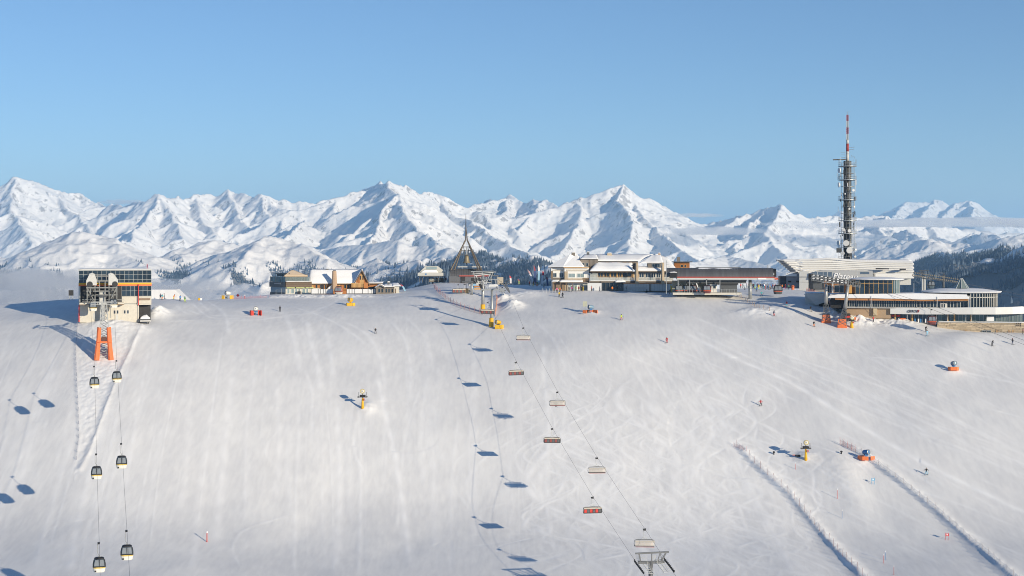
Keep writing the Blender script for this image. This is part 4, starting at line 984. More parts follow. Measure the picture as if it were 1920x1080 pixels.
# ground floor
S.box('white_fence_wall', 1102, 1128, 530.5, 544.5, -2.6, -2.4, mat('frosted_panel', (.66,.67,.68), .35, var=.06))
S.box('ground_glass', 1129, 1157, 530, 544.5, -1.4, -1.2, GLASS); S.box('ground_glass', 1158, 1168, 531.5, 544.5, -2.6, -2.4, GLASS)
for a in (1129, 1136, 1143, 1150, 1157, 1163, 1168): S.box('mullion', a-.5, a+.5, 529.5, 545, -1.75 if a < 1158 else -2.8, -1.5 if a < 1158 else -2.62, DGREY)
snow_slab('awning_snow', bil(S.p(1153,528.8,-3), S.p(1173,528.8,-3), S.p(1170,524,-.6), S.p(1156,524,-.6)), 8, 4, .45, S.root); S.box('awning', 1154, 1172, 528.8, 530, -2.9, -.4, DGREY)
S.box('panel_wall', 1169, 1262, 531.5, 545, -2.7, -2.5, mat('pale_panel_wall', (.55,.54,.51), .7, var=.1))
for i in range(19): S.box('panel_joint', 1171+i*5, 1171.5+i*5, 531.5, 545, -2.76, -2.7, mat('joint_grey', (.40,.40,.39), .7))
S.box('wall_coping', 1168, 1262, 530, 531.4, -2.9, -2.4, WOODO); S.box('signboard', 1178, 1210, 538, 542, -2.79, -2.72, mat('sign_pale', (.47,.46,.44), .6, var=.2, scale=6))
S.box('door', 1216.5, 1219.5, 532, 545, -2.9, -2.7, WOODG)
S.box('shelter', 1036, 1058, 528, 546, -.4, 1.5, WOOD); snow_slab('shelter_snow', bil(S.p(1034,528,-1), S.p(1048,528,-1), S.p(1048,525,1), S.p(1036,525,1)), 6, 3, .3, S.root)
snow_slab('porch_snow', bil(S.p(1049,528.5,-2.5), S.p(1093,528.5,-2.5), S.p(1093,525,-.2), S.p(1052,525,-.2)), 14, 3, .4, S.root); S.box('porch_roof', 1050, 1103, 528.5, 530, -2.4, 0, WOODG)
for a in (1051, 1062, 1074, 1086, 1101): S.box('porch_post', a-.5, a+.5, 530, 545.5, -2.3, -2, WOOD)
S.windows([(1066,1072),(1076,1082),(1088,1094),(1095,1101)], 533, 544, -.02, GLASS_L, WHITE, .08)
# right-hand hipped dormer block and the two stone chimneys in front
S.box('dormer_wall', 1214, 1239, 492.5, 503, -.8, 8, WOODG); S.windows([(1222,1237)], 494, 501, -.8, GLASS, GREY, .12, mull=2)
snow_slab('dormer_snow', bil(S.p(1198,493.5,-1.6), S.p(1243,493.5,-1.6), S.p(1240,477.5,7), S.p(1226,477.5,7)), 16, 7, .4, S.root)
S.box('dormer_roof', 1212, 1242, 492.3, 493.4, -1.5, 7, WOODG)
snow_slab('hip_wing_snow', bil(S.p(1241,505,-1.4), S.p(1268,505,-1.4), S.p(1252,483,6), S.p(1240,479,7)), 8, 8, .3, S.root)
snow_slab('balcony_snow', bil(S.p(1190,507.5,-2.2), S.p(1263,507.5,-2.2), S.p(1263,503,.4), S.p(1192,499,.4)), 20, 4, .45, S.root); S.box('balcony_slab', 1190, 1263, 507.6, 509.6, -2.1, .5, WOODG)
for a, t in ((1193.5, 493), (1241.5, 493)):
    MB().tube([S.p(a, 532, -3.2), S.p(a, t, -3.2)], .66, 8, .48).build('stone_chimney', STONE, S.root)
    S.box('chimney_cap', a-2.8, a+2.8, t-1, t, -3.8, -2.6, STONE)
S.box('rear_log_block', 1265, 1294, 492, 503, 6, 12, WOODO); S.box('log_roof', 1262, 1299, 490.5, 492, 4.8, 13, DGREY); chimney(1271, 1276.5, 482, 490.5, 8, WOODG, False)
for i in range(5): S.box('log', 1265.3, 1293.6, 492.2+i*2.1, 493.9+i*2.1, 5.8, 5.98, WOODO)
S.windows([(1276.5,1282),(1283.5,1288)], 496.5, 501.5, 5.8, GLASS, WOODP, .1)
S.box('shutters', 1188.5, 1192, 499, 506, -1.4, -1.0, BLACK)

# ---------------------------------------------------------------- long barrel-roofed gondola terminal
S = Site('barrel_terminal', 1350, 551, 481, 'long barrel-roofed dark grey lift terminal with red stripe', 'lift station', turn=4)
zc = S.Z(519); prof = [(3.6-3.6*math.cos(math.pi*i/12), zc+2.85*math.sin(math.pi*i/12)) for i in range(13)]
xs = np.linspace(S.X(1251), S.X(1450), 40); pw = xs[1]-xs[0]
pmesh = MB().prism_x(prof, .025, pw-.025).mesh('roof_panel', mat('dark_zinc', (.135,.135,.14), .40, metal=.35, var=.15, scale=1.5, per_object=.12))
for x in xs[:-1]: inst('roof_panel', pmesh, S.root, (x, 0, 0))
MB().prism_x([(3.6-3.5*math.cos(math.pi*i/12), zc+2.75*math.sin(math.pi*i/12)) for i in range(13)], xs[0]+.03, xs[-1]-.03).build('roof_lining', DGREY, S.root)
S.box('red_stripe', 1270, 1452, 518.8, 521.2, -.25, 7.3, mat('faded_red', (.36,.07,.05), .5, var=.1)); S.box('grey_beam', 1270, 1451, 521.3, 524.4, -.18, 7.2, LGREY)
S.box('under_beam', 1272, 1400, 524.5, 527, .8, 6.6, DGREY)
MB().prism_x([(.6, zc), (6.6, zc), (6.6, zc+1.8), (5.2, zc+2.6), (2, zc+2.6), (.6, zc+1.8)], S.X(1450), S.X(1455)).build('end_face', BLACK, S.root)
S.box('end_window', 1449, 1450.6, 512.6, 515.2, -.06, .4, LGREY); S.box('orange_nose', 1450, 1458, 520.5, 524.3, -.1, 3.5, mat('orange_nose', (.70,.16,.08), .5))
S.box('name_panel', 1420.5, 1435.5, 521.0, 524.0, -.32, -.26, SIGNW)
snow_slab('roof_snow', bil(S.p(1306,506,1.6), S.p(1390,506,1.6), S.p(1386,502.5,4), S.p(1309,502.5,4)), 18, 3, .35, S.root)
S.box('ridge_cap', 1306, 1390, 501.2, 502.2, 3.6, 4.4, DGREY)
S.box('back_pod', 1290, 1400, 525, 531.5, 2.2, 6.2, DGREY); S.box('back_pod_lower', 1345, 1385, 531.5, 534, 1.8, 6.4, DARKIN)
S.box('rear_wall', 1262, 1345, 527, 550, 7.4, 7.7, mat('cream_wall_b', (.52,.47,.36), .8, var=.15)); S.box('control_hut', 1353, 1383, 534, 552, 2.5, 7, DGREY); S.box('white_hut', 1330, 1346, 533, 550, 3.5, 7, WHITE)
S.windows([(1332,1336),(1338,1344)], 535, 542, 3.5, GLASS, WHITE, .09)
S.box('platform', 1262, 1390, 548.6, 553, -.6, 7.6, CREAM)
for a in (1272, 1293.5, 1325, 1350): S.box('strut', a-.7, a+.7, 524.5, 549, .2, .5, GREY)
MB().bar(S.p(1306, 531, .4), S.p(1313, 549, .4), .3).build('white_strut', WHITE, S.root)
S.box('left_cabin', 1256, 1269, 511, 521, -1.6, 1, BLACK); snow_slab('left_cabin_snow', bil(S.p(1255.5,511,-1.8), S.p(1269.5,511,-1.8), S.p(1269.5,511,1), S.p(1255.5,511,1)), 6, 4, .35, S.root)
MB().tube([S.p(1408, 568, 3), S.p(1407.5, 524.5, 3)], .62, 14, .52).build('pillar', GREY, S.root, smooth=True); S.box('pillar_foot', 1404.6, 1411.5, 566, 571, 2.2, 3.9, DGREY)
rp = MB().box(-.05,.05,-.05,.05,0,1.15).mesh('railing_post', GREY)
for i in range(23): inst('railing_post', rp, S.root, (S.X(1274+i*4.9), -.5, S.Z(548.6)))
S.box('railing', 1273, 1383, 542.2, 542.7, -.53, -.47, GREY); S.box('railing', 1273, 1383, 545.3, 545.7, -.53, -.47, GREY)
MB().tube([S.p(1249.5, 551, -1), S.p(1249.5, 488, -1)], .16, 8, .09).build('lamp_mast', GREY, S.root); ma = MB()
for z in (492, 496, 501): ma.bar(S.p(1249.5, z, -1), S.p(1256, z-1, -1), .07)
ma.build('mast_arms', GREY, S.root)
S.box('roof_sensor', 1440, 1441.4, 497, 503.5, 3, 3.2, GREY)

# ---------------------------------------------------------------- white winged arena building and broadcasting tower
S = Site('winged_hall', 1590, 556, 545, 'white hall with layered sweeping roof and the word Plateau', 'building')
lay = mat('white_louvre', (.84,.83,.80), .6, var=.04); fin = mat('shaded_underside', (.17,.19,.22), .5, var=.1)
NL = 8
for i in range(NL):
    t = i/NL; zl0 = 485.5+i*3.4
    pts = []; 
    left = 1459+i*4.2; 
    top = lambda px: zl0 + (2.2 if px < 1500 else 0) + 2.6*math.sin((px-1500)/110)*.9 - (3.4*math.exp(-((px-1556)/30)**2) if i == 0 else 2.0*math.exp(-((px-1556)/34)**2)*(1-t)) + max(0, (px-1600)/110)*2.2
    m = MB(); n = 30; xs = np.linspace(left, 1708 + (1.5 if i % 2 else 0), n+1); h = 4.1
    y0 = -2.8*t+0; vs = []
    for px in xs:
        z = S.Z(top(px)); yy = y0 + .9*math.sin((px-1460)/80)
        vs += [(S.X(px), yy, z), (S.X(px), yy-.9, z-h*S.k*.85), (S.X(px), yy+6, z-h*S.k*.85), (S.X(px), yy+6, z)]
    fs = []
    for j in range(n):
        a = j*4
        for q in range(4): fs.append((a+q, a+(q+1) % 4, a+4+(q+1) % 4, a+4+q))
    fs += [(0,3,2,1), (n*4, n*4+1, n*4+2, n*4+3)]
    m.add(vs, fs).build('roof_layer', lay, S.root)
    # shaded undersides of the layers at the left end, painted as dark pieces
    a = left; MB().add([(S.X(a-2), y0-.4, S.Z(zl0+1.6)), (S.X(a+14), y0-1.5, S.Z(zl0+3.4)), (S.X(a+14), y0-1.5, S.Z(zl0+5.4)), (S.X(a-1), y0-.4, S.Z(zl0+4.2)),
                        (S.X(a-2), y0+5, S.Z(zl0+1.6)), (S.X(a+14), y0-.9, S.Z(zl0+3.4)), (S.X(a+14), y0-.9, S.Z(zl0+5.4)), (S.X(a-1), y0+5, S.Z(zl0+4.2))], [(0,1,2,3),(7,6,5,4),(0,4,5,1),(1,5,6,2),(2,6,7,3),(3,7,4,0)]).build('dark_underside', fin, S.root) if i < 7 else None
snow_slab('roof_snow', bil(S.p(1468,487.5,.4), S.p(1706,489.5,.4), S.p(1704,487,6), S.p(1462,486,6)), 40, 4, .25, S.root)
S.box('core', 1490, 1705, 498, 534, 3.5, 14, LGREY)
S.box('right_wall', 1638, 1708.5, 512.5, 521, -5.6, 6, WHITE); S.box('black_slot', 1640, 1664, 502.6, 504.4, -5.2, -3, BLACK); S.box('black_slot', 1683, 1694, 503, 505.5, -5.3, -3, BLACK)
zinc = mat('station_shell', (.46,.46,.45), .4, metal=.2, var=.08)
MB().prism([(S.X(1524), S.Z(521)), (S.X(1527), S.Z(514)), (S.X(1533), S.Z(508)), (S.X(1545), S.Z(506)), (S.X(1634), S.Z(507)), (S.X(1636), S.Z(521))], -9.5, -2).build('lift_shell', zinc, S.root)
S.box('lift_window', 1527, 1561, 509.5, 519, -9.6, -9.45, mat('blue_grey_glass', (.10,.14,.19), .15, spec=.6)); S.box('lift_window', 1612, 1628, 509, 513, -9.6, -9.45, mat('blue_grey_glass', (.1,.14,.19)))
for a in (1535, 1545, 1553): S.box('glazing_bar', a-.4, a+.4, 509.3, 519.2, -9.68, -9.5, LGREY)
text('lettering', 'Plateau', 2.9, SIGNW, S.root, (S.X(1562.5), -9.75, S.Z(521)), .12, rot=(math.radians(90), math.radians(3), 0), shear=.25, spacing=1.02)
S.box('undercroft', 1500, 1560, 521.2, 550, 1, 6, mat('painted_shade_wall', (.26,.27,.29), .7, var=.08)); S.box('tower_block', 1501.5, 1518, 508.5, 545, -8, -4, LGREY); snow_slab('block_snow', bil(S.p(1506,508,-8), S.p(1518,505.5,-8), S.p(1518,505.5,-4), S.p(1506,508,-4)), 4, 3, .3, S.root)  # undercroft grey is darkened to paint in the shade under the canopy
S.box('entrance', 1462, 1477, 518, 540, -3, 3, mat('dark_entry', (.05,.055,.065), .6)); S.box('entry_wall', 1477, 1502, 514, 541, -4, 4, mat('painted_shade_wall', (.42,.43,.45))); S.box('white_end', 1476.5, 1496, 513, 518.5, -4.3, -4, WHITE); S.box('slot_window', 1480, 1486, 526.5, 529.5, -4.2, -4, BLACK); S.box('slot_window', 1495, 1501.5, 526.5, 529.5, -4.2, -4, BLACK)
snow_slab('entry_snow', bil(S.p(1477,514,-4.2), S.p(1501,509,-4.2), S.p(1501,508,4), S.p(1477,513,4)), 6, 4, .3, S.root)
S.box('silo', 1527, 1543, 531, 541, -7.5, -5, DGREY)

S = Site('broadcast_tower', 1589, 500, 565, 'tall broadcasting tower with ring platforms, dishes and red-white mast', 'tower')
conc = mat('tower_concrete', (.10,.10,.095), .8, var=.3, scale=.8)
zz = lambda py: S.Z(py)
MB().tube([(0, 0, zz(545)), (0, 0, zz(302))], 1.55, 20, 1.5).build('shaft', conc, S.root, smooth=True)
st = mat('tower_steel', (.34,.36,.37), .5, metal=.4, var=.2)
for i, py in enumerate((312, 337.5, 375, 414, 438, 463.5, 488)):
    p = MB().lathe([(1.5, -.14), (3.4, -.14), (3.4, .14), (1.5, .14)], 20, (0, 0, zz(py))); po = p.build('platform', st, S.root)
    r = MB(); nposts = 14
    for k in range(nposts):
        a = 2*math.pi*k/nposts; q = Vector((3.3*math.cos(a), 3.3*math.sin(a), zz(py))); r.bar(q, q+Vector((0,0,1.5 if i else 2.6)), .07)
    for zt in (.75, 1.4):
        r.tube([Vector((3.3*math.cos(2*math.pi*k/20), 3.3*math.sin(2*math.pi*k/20), zz(py)+zt)) for k in range(21)], .045, 4)
    r.build('railing', st, po)
for i, py in enumerate((325, 350, 362, 388, 400, 426, 450, 476)):
    MB().lathe([(1.5, -.07), (2.5, -.07), (2.5, .07), (1.5, .07)], 16, (0, 0, zz(py))).build('ring', st, S.root)
for k, a in enumerate((200, 235, 262, 290, 325, 355)):
    x, y = 2.45*math.cos(math.radians(a)), 2.45*math.sin(math.radians(a))
    MB().bar((x, y, zz(496)), (x, y, zz(306)), .26 if k % 2 else .17).build('cable_riser', st if k != 2 else DGREY, S.root)
ld = MB()
for i in range(120): ld.bar((.9, -1.62, zz(496)+i*.32), (1.5, -1.5, zz(496)+i*.32), .05)
ld.build('ladder', st, S.root)
def dish(px, py, r, face=0, m=None, y=-2.7, drum=True):
    x = S.X(px); c = (0, 0, 0)
    o = MB().lathe([(r*.96, -.28), (r, -.2), (r, .1), (r*.45, .42)], 18, c, 'y').build('dish', m or mat('dish_white', (.66,.66,.65), .5, var=.08), S.root, smooth=False)
    o.location = (x, y, zz(py)); o.rotation_euler = (0, 0, math.radians(face)); return o
DK = mat('dish_dark', (.07,.075,.08), .6)
for a in [(1574.5,320,1.0,-62),(1573.5,347,.95,-75),(1586.5,456,1.12,-4),(1592.5,469.5,1.15,4),(1580,475,.75,-12),(1573,455.5,.95,-58),(1592.5,433,.66,5),(1582,431,.6,-8),(1603,481,.42,10),(1603.5,468,.4,30),(1599.5,357.5,.5,15),(1585,364,.3,0),(1592.5,392,.4,5),(1601,388,.35,25)]:
    dish(*a, y=-2.6-.5*(abs(a[3]) < 20))
rt = random.Random(8)
for i in range(34):
    a = math.radians(rt.uniform(185, 355)); rr_ = rt.uniform(2.3, 3.6); w, h = rt.uniform(.18, .5), rt.uniform(.5, 2.2); z = zz(rt.uniform(312, 490))
    MB().box(-w/2, w/2, -.15, .15, -h/2, h/2).bar((0,.1,0), (-math.cos(a)*.9, -math.sin(a)*.9, 0), .08).build('panel_antenna', rt.choice([DK, st, mat('panel_white', (.6,.6,.6), .5), DK]), S.root, loc=(rr_*math.cos(a), rr_*math.sin(a), z))
for px, py, w, h in ((1573.8,469.5,2.0,1.7),(1594.5,480.5,1.1,2.2),(1575,421,.5,2.0),(1600,405,.7,1.2),(1594,394,.7,.8),(1600.5,420,.4,1.0),(1583,385,.3,1.5),(1594,407,.6,.9)):
    x = S.X(px); MB().box(x-w/2, x+w/2, -3.1, -2.4, zz(py)-h/2, zz(py)+h/2).build('antenna_box', DK, S.root, bevel=.06)
for px, py, h in ((1571,331,2.6),(1604,331,2.6),(1603.5,352,3.5),(1602,385,3),(1570,425,2.8),(1605,425,3.4),(1572,392,2),(1576,300,2.2),(1604,455,2.4),(1572,480,2)):
    x = S.X(px); MB().bar((x, -1.4, zz(py)-h/2), (x, -1.4, zz(py)+h/2), .12).build('panel_antenna', mat('panel_white', (.6,.6,.6), .5), S.root)
MWH = mat('mast_white', (.52,.50,.47), .6, var=.15); MRD = mat('mast_red', (.34,.05,.04), .6, var=.2)
ar = MB(); ar.bar((0, 0, zz(299)), (S.X(1562.5), -.6, zz(299.3)), .45); ar.build('jib', conc, S.root)
for t, u, r, m, nm in ((302, 288, .56, MWH, 'mast_section'), (288, 284, .56, MWH, 'mast_section'), (284, 269.5, .52, MRD, 'mast_section'), (269.5, 262, .48, MWH, 'mast_section')):
    MB().tube([(0, 0, zz(t)), (0, 0, zz(u))], r, 14, r*.97).build(nm, m, S.root, smooth=True)
for t, u, m in ((262, 251, MWH), (251, 239, MRD), (239, 227, MWH), (227, 215.5, MRD)):
    l = MB(); w = .42 - (262-t)*.002
    for sx in (-1, 1):
        for sy in (-1, 1): l.bar((sx*w, sy*w, zz(t)), (sx*w*.97, sy*w*.97, zz(u)), .15)
    n = 6
    for i in range(n):
        za, zb = zz(t)+(zz(u)-zz(t))*i/n, zz(t)+(zz(u)-zz(t))*(i+1)/n; sg = 1 if i % 2 else -1
        for sy in (-1, 1): l.bar((sg*w, sy*w, za), (-sg*w, sy*w, zb), .09)
        for sx in (-1, 1): l.bar((sx*w, sg*w, za), (sx*w, -sg*w, zb), .09)
    l.box(-.12, .12, -.12, .12, zz(t), zz(u))
    l.build('lattice_section', m, S.root)
l = MB().bar((0, 0, zz(215.5)), (0, 0, zz(210)), .12); l.bar((S.X(1585.5), 0, zz(209.8)), (S.X(1594.5), 0, zz(209.8)), .1); l.build('tip', GREY, S.root)
yg = MB()
for a, z0, b, z1 in ((1591,276.5,1601.5,276.5),(1591,280.5,1601,280.5),(1592,294.5,1603,294.5),(1577,286,1588,287),(1577,290,1588,291),(1578,295,1588,296)): yg.bar((S.X(a), 0, zz(z0)), (S.X(b), -.3, zz(z1)), .11)
for a, z in ((1601,275),(1599,293),(1602,296),(1596,292),(1583,290),(1583,295),(1583,286)): yg.bar((S.X(a), -.2, zz(z-1.4)), (S.X(a), -.2, zz(z+1.4)), .1)
yg.build('yagi_aerials', GREY, S.root)

# ---------------------------------------------------------------- round-ended restaurant building on the right
S = Site('restaurant', 1750, 609, 452, 'curved restaurant building with white terrace bands, sandstone base and glazed pavilions', 'building')
TIMB = mat('larch_soffit', (.46,.21,.08), .65, var=.2, scale=3)
ROOFM = mat('snowy_roof', (.84,.84,.85), .75, var=.05, scale=.5, bump=.3)
# upper pavilion left
S.box('pavilion_core', 1592, 1688, 526.5, 553, 2.0, 9, DARKIN)
S.curtain(1607, 1676, [524.5, 532.5, 552.5], 8, -.2, GLASS, WOODP, .12); 
cv = MB(); n = 5
for i in range(n): 
    a0, a1 = i/n*1.35, (i+1)/n*1.35; f = lambda a: (S.X(1676)+2.1*math.sin(a), -.2+2.1*(1-math.cos(a)))
    (x0, y0), (x1, y1) = f(a0), f(a1); MB().add([(x0,y0,S.Z(552.5)),(x1,y1,S.Z(552.5)),(x1,y1,S.Z(524.5)),(x0,y0,S.Z(524.5)),(x0+.02,y0+.08,S.Z(552.5)),(x1+.02,y1+.08,S.Z(552.5)),(x1+.02,y1+.08,S.Z(524.5)),(x0+.02,y0+.08,S.Z(524.5))], [(0,1,2,3),(7,6,5,4),(0,4,5,1),(1,5,6,2),(2,6,7,3),(3,7,4,0)]).build('pane', GLASS_G, S.root)
    cv.box(x1-.06, x1+.06, y1-.12, y1+.02, S.Z(552.5), S.Z(524.5))
cv.build('mullion_frame', LGREY, S.root)
S.box('wood_wall', 1592, 1601, 529, 551, -.6, 3, mat('amber_wood', (.62,.33,.09), .6, var=.12)); S.box('wood_wall', 1549, 1592, 527, 551, 1.0, 6, TIMB); S.box('wood_recess', 1600, 1606.5, 533, 551, .6, 3, WOOD)
S.windows([(1555,1563),(1568,1586)], 536, 550, 1.0, GLASS, GREY, .12, mull=1); S.box('post', 1563.8, 1566.2, 531, 551, .2, .6, LGREY)
S.box('flat_roof', 1546, 1592, 529.8, 531.2, -.2, 7, ROOFM)
def disc_roof(name, a, b, top, edge, und, y0, y1, m):
    o = []; n = 28; cx, cy = (S.X(a)+S.X(b))/2, (y0+y1)/2; rx, ry = (S.X(b)-S.X(a))/2, (y1-y0)/2
    vs = [(cx, cy, S.Z(top))]; fs = []
    for ring, (sc, z) in enumerate(((.55, top+.28*(edge-top)), (.9, edge-.8), (1, edge), (1, edge+1.0), (.97, und))):
        for k in range(n):
            an = 2*math.pi*k/n; p = 2.6; c, s2 = math.cos(an), math.sin(an)
            vs.append((cx+rx*sc*math.copysign(abs(c)**(2/p), c), cy+ry*sc*math.copysign(abs(s2)**(2/p), s2), S.Z(z)))
    for k in range(n): fs.append((0, 1+k, 1+(k+1) % n))
    for r in range(4):
        for k in range(n): fs.append((1+r*n+k, 1+(r+1)*n+k, 1+(r+1)*n+(k+1) % n, 1+r*n+(k+1) % n))
    fs.append(tuple(1+4*n+k for k in range(n)))
    return MB().add(vs, fs).build(name, m, S.root, smooth=False)
disc_roof('pavilion_roof', 1595, 1697, 519.5, 523.4, 525.4, -2, 10.5, ROOFM)
MB().bar(S.p(1643.5, 520, 3), S.p(1643.5, 514.5, 3), .1).build('lightning_rod', GREY, S.root)
# main floor band
S.box('main_core', 1560, 1817, 560, 580, 2.4, 12, DARKIN)
outl = lambda a, b, y0, y1: [(S.X(a), y0), (S.X(b), y0), (S.X(b), y1), (S.X(a), y1)]
MB().prism([(S.X(1556), S.Z(560)), (S.X(1560), S.Z(555.5)), (S.X(1575), S.Z(553)), (S.X(1720), S.Z(550)), (S.X(1810), S.Z(551.5)), (S.X(1814), S.Z(559.5)), (S.X(1730), S.Z(561.5)), (S.X(1640), S.Z(559.8))], -1.6, 10).build('main_roof', ROOFM, S.root)
MB().prism([(S.X(1570), S.Z(560.2)), (S.X(1640), S.Z(560.2)), (S.X(1730), S.Z(561.9)), (S.X(1812), S.Z(560)), (S.X(1812), S.Z(563.2)), (S.X(1730), S.Z(564.5)), (S.X(1590), S.Z(564)), (S.X(1570), S.Z(563.2))], -1.2, 2).build('larch_fascia', TIMB, S.root)
S.curtain(1592, 1720, [564.6, 577], 30, 1.3, GLASS, LGREY, .12); S.curtain(1720, 1811, [564.6, 577], 15, 1.1, GLASS, LGREY, .2)
S.box('white_door', 1762, 1774, 568, 577, .8, 1.0, WHITE); S.windows([(1764,1767.5),(1768.5,1772)], 569.5, 577, .8, GLASS, WHITE, .08)
for a in (1637, 1757): S.box('drainpipe', a-.5, a+.5, 556, 579, -1.75, -1.6, LGREY)
S.box('terrace_slab', 1592, 1818, 577.2, 578.4, -2.4, 12, LGREY)
S.box('tan_wall', 1590, 1672.5, 578.5, 598, -1.4, 6, mat('tan_render', (.40,.285,.18), .8, var=.08)); S.box('tan_buttress', 1641, 1648, 579, 592, -2.2, -1.4, mat('pale_tan', (.55,.44,.28), .8))
# white terrace band, curved out to the right
bandp = [(1672, 577.6, 588.8, -2.2), (1700, 577.5, 588.9, -2.7), (1740, 577.2, 588.8, -3.4), (1780, 576.2, 588, -4.2), (1820, 575.2, 587.5, -4.6), (1860, 574.6, 587.2, -4.4), (1890, 573.8, 586.5, -3.2), (1911, 573, 586, -1.2), (1912, 573, 586, 4)]
vs = []; fs = []
for a, t, u, y in bandp: vs += [(S.X(a), y, S.Z(t)), (S.X(a), y, S.Z(u)), (S.X(a)-.02, y+.5, S.Z(u)), (S.X(a)-.02, y+.5, S.Z(t))]
for j in range(len(bandp)-1):
    for q in range(4): fs.append((j*4+q, j*4+(q+1) % 4, j*4+4+(q+1) % 4, j*4+4+q))
fs += [(0,3,2,1), tuple((len(bandp)-1)*4+q for q in range(4))]
MB().add(vs, fs).build('white_parapet', WHITE, S.root)
MB().add([(S.X(a), y+.4, S.Z(u-2)) for a, t, u, y in bandp]+[(S.X(1672), 10, S.Z(587)), (S.X(1911), 10, S.Z(586))]+[(S.X(a), y+.4, S.Z(u)) for a, t, u, y in bandp]+[(S.X(1672), 10, S.Z(589)), (S.X(1911), 10, S.Z(588))],
    [(0,1,2,3,4,5,6,7,8,10,9), tuple(reversed([11,12,13,14,15,16,17,18,19,21,20]))]+[(i, i+1, i+12, i+11) for i in range(8)]).build('terrace_floor', LGREY, S.root)
snow_slab('parapet_snow', lambda u, v: Vector((S.X(1675+u*234), float(np.interp(1675+u*234, [b[0] for b in bandp[:8]], [b[3] for b in bandp[:8]]))+v*.6, S.Z(float(np.interp(1675+u*234, [b[0] for b in bandp[:8]], [b[1] for b in bandp[:8]]))))), 60, 2, .16, S.root)
text('lettering', 'KRON', 1.0, BLACK, S.root, (S.X(1706.3), -2.95, S.Z(585.4)), .03, rot=(math.radians(90), 0, math.radians(-5)), shear=.3, spacing=1.0)
text('lettering', 'C', 1.15, BLACK, S.root, (S.X(1702.6), -2.9, S.Z(585.8)), .03, rot=(math.radians(90), 0, math.radians(-5)), shear=.3)
text('lettering', '7', 1.15, RED, S.root, (S.X(1720.2), -3.15, S.Z(585.6)), .03, rot=(math.radians(90), 0, math.radians(-5)), shear=.3)
# ground floor shops behind the band
S.box('shop_back', 1672, 1905, 588.5, 606, 1.6, 8, DARKIN)
S.curtain(1674, 1758, [589.4, 605.2], 12, .2, GLASS, GREY, .1); S.curtain(1758, 1862, [588.8, 602.6], 14, .2, GLASS_G, GREY, .1); S.curtain(1862, 1909, [588.2, 602], 10, .3, mat('curved_glass', (.16,.21,.21), .1, spec=.6, per_object=.25), GREY, .1)
for a in (1681, 1712, 1776, 1788, 1818): S.box('timber_pillar', a-1.4, a+1.4, 589, 604.5, -.5, .2, WOODP)
for a in (1703, 1756, 1775, 1808, 1818): S.box('steel_post', a-.4, a+.4, 588.6, 603.5, -2.2, -2, LGREY)
S.box('orange_poster', 1690, 1700, 597, 604.5, -.1, .1, ORANGE); S.box('blue_poster', 1679, 1683, 597.5, 604.5, -.45, -.3, BLUE); S.box('white_board', 1845, 1858, 592, 600, -1.6, -1.4, SIGNW); S.box('red_shop_sign', 1674, 1690, 591, 594.5, -.1, .1, RED)
for i, (a, c) in enumerate([(1716,BLUE),(1722,SIGNW),(1726,BLUE),(1735,SIGNW),(1738,BLUE),(1686,SIGNW)]): S.box('ski_rack', a, a+2.4, 597.5, 605, -.3, -.1, c)
# sandstone base: courses of single blocks
S.box('stone_core', 1757, 1921, 603, 632, -2.6, 8, STONE)
sm = {}; rs = random.Random(3)
for r in range(9):
    z0, z1 = 603.4+r*2.9, 603.4+(r+1)*2.9-.35; a = 1757.2+rs.uniform(0, 2)
    while a < 1919:
        w = rs.choice([5.5, 7, 9, 11]); b = min(a+w, 1920.5)
        bottom = np.interp(a, [1757,1790,1820,1850,1920], [606,613,621,626,627])
        if z0 < bottom and not (1836 < a+w/2 < 1853 and 616.5 < z0+1 < 626) and b-a > 1.5:
            key = (round(b-a, 1), r % 1)
            if key not in sm: sm[key] = MB().box(0, (b-a-.35)*S.k, -.12, 0, 0, 2.55*S.k).mesh('stone_block', mat('sandstone_block', (.50,.405,.285), .85, var=.18, scale=3, per_object=.2))
            inst('stone_block', sm[key], S.root, (S.X(a), -2.6-rs.uniform(0, .05), S.Z(z1)))
        a += w
snow_slab('ledge_snow', bil(S.p(1757,603.2,-3), S.p(1910,602.2,-3.2), S.p(1910,602,-.4), S.p(1757,603,-.4)), 40, 3, .3, S.root)
S.windows([(1836.5,1844),(1845,1852.5)], 616.8, 625.4, -2.85, GLASS, LGREY, .09, mull=1)
S.windows([(1806,1809),(1861,1864),(1883,1886),(1889.5,1892.5)], 616.5, 623.5, -2.78, BRICKC, WOODP, .08)
for a in (1896.5, 1900, 1903.5):
    for z in (602.8, 606): S.box('vent_hole', a, a+.9, z+.6, z+2.6, -2.9, -2.7, BLACK)
MB().prism([(S.X(1909), S.Z(601.5)), (S.X(1935), S.Z(614)), (S.X(1935), S.Z(632)), (S.X(1909), S.Z(632))], -2.5, 6).build('side_wall', STONE, S.root)
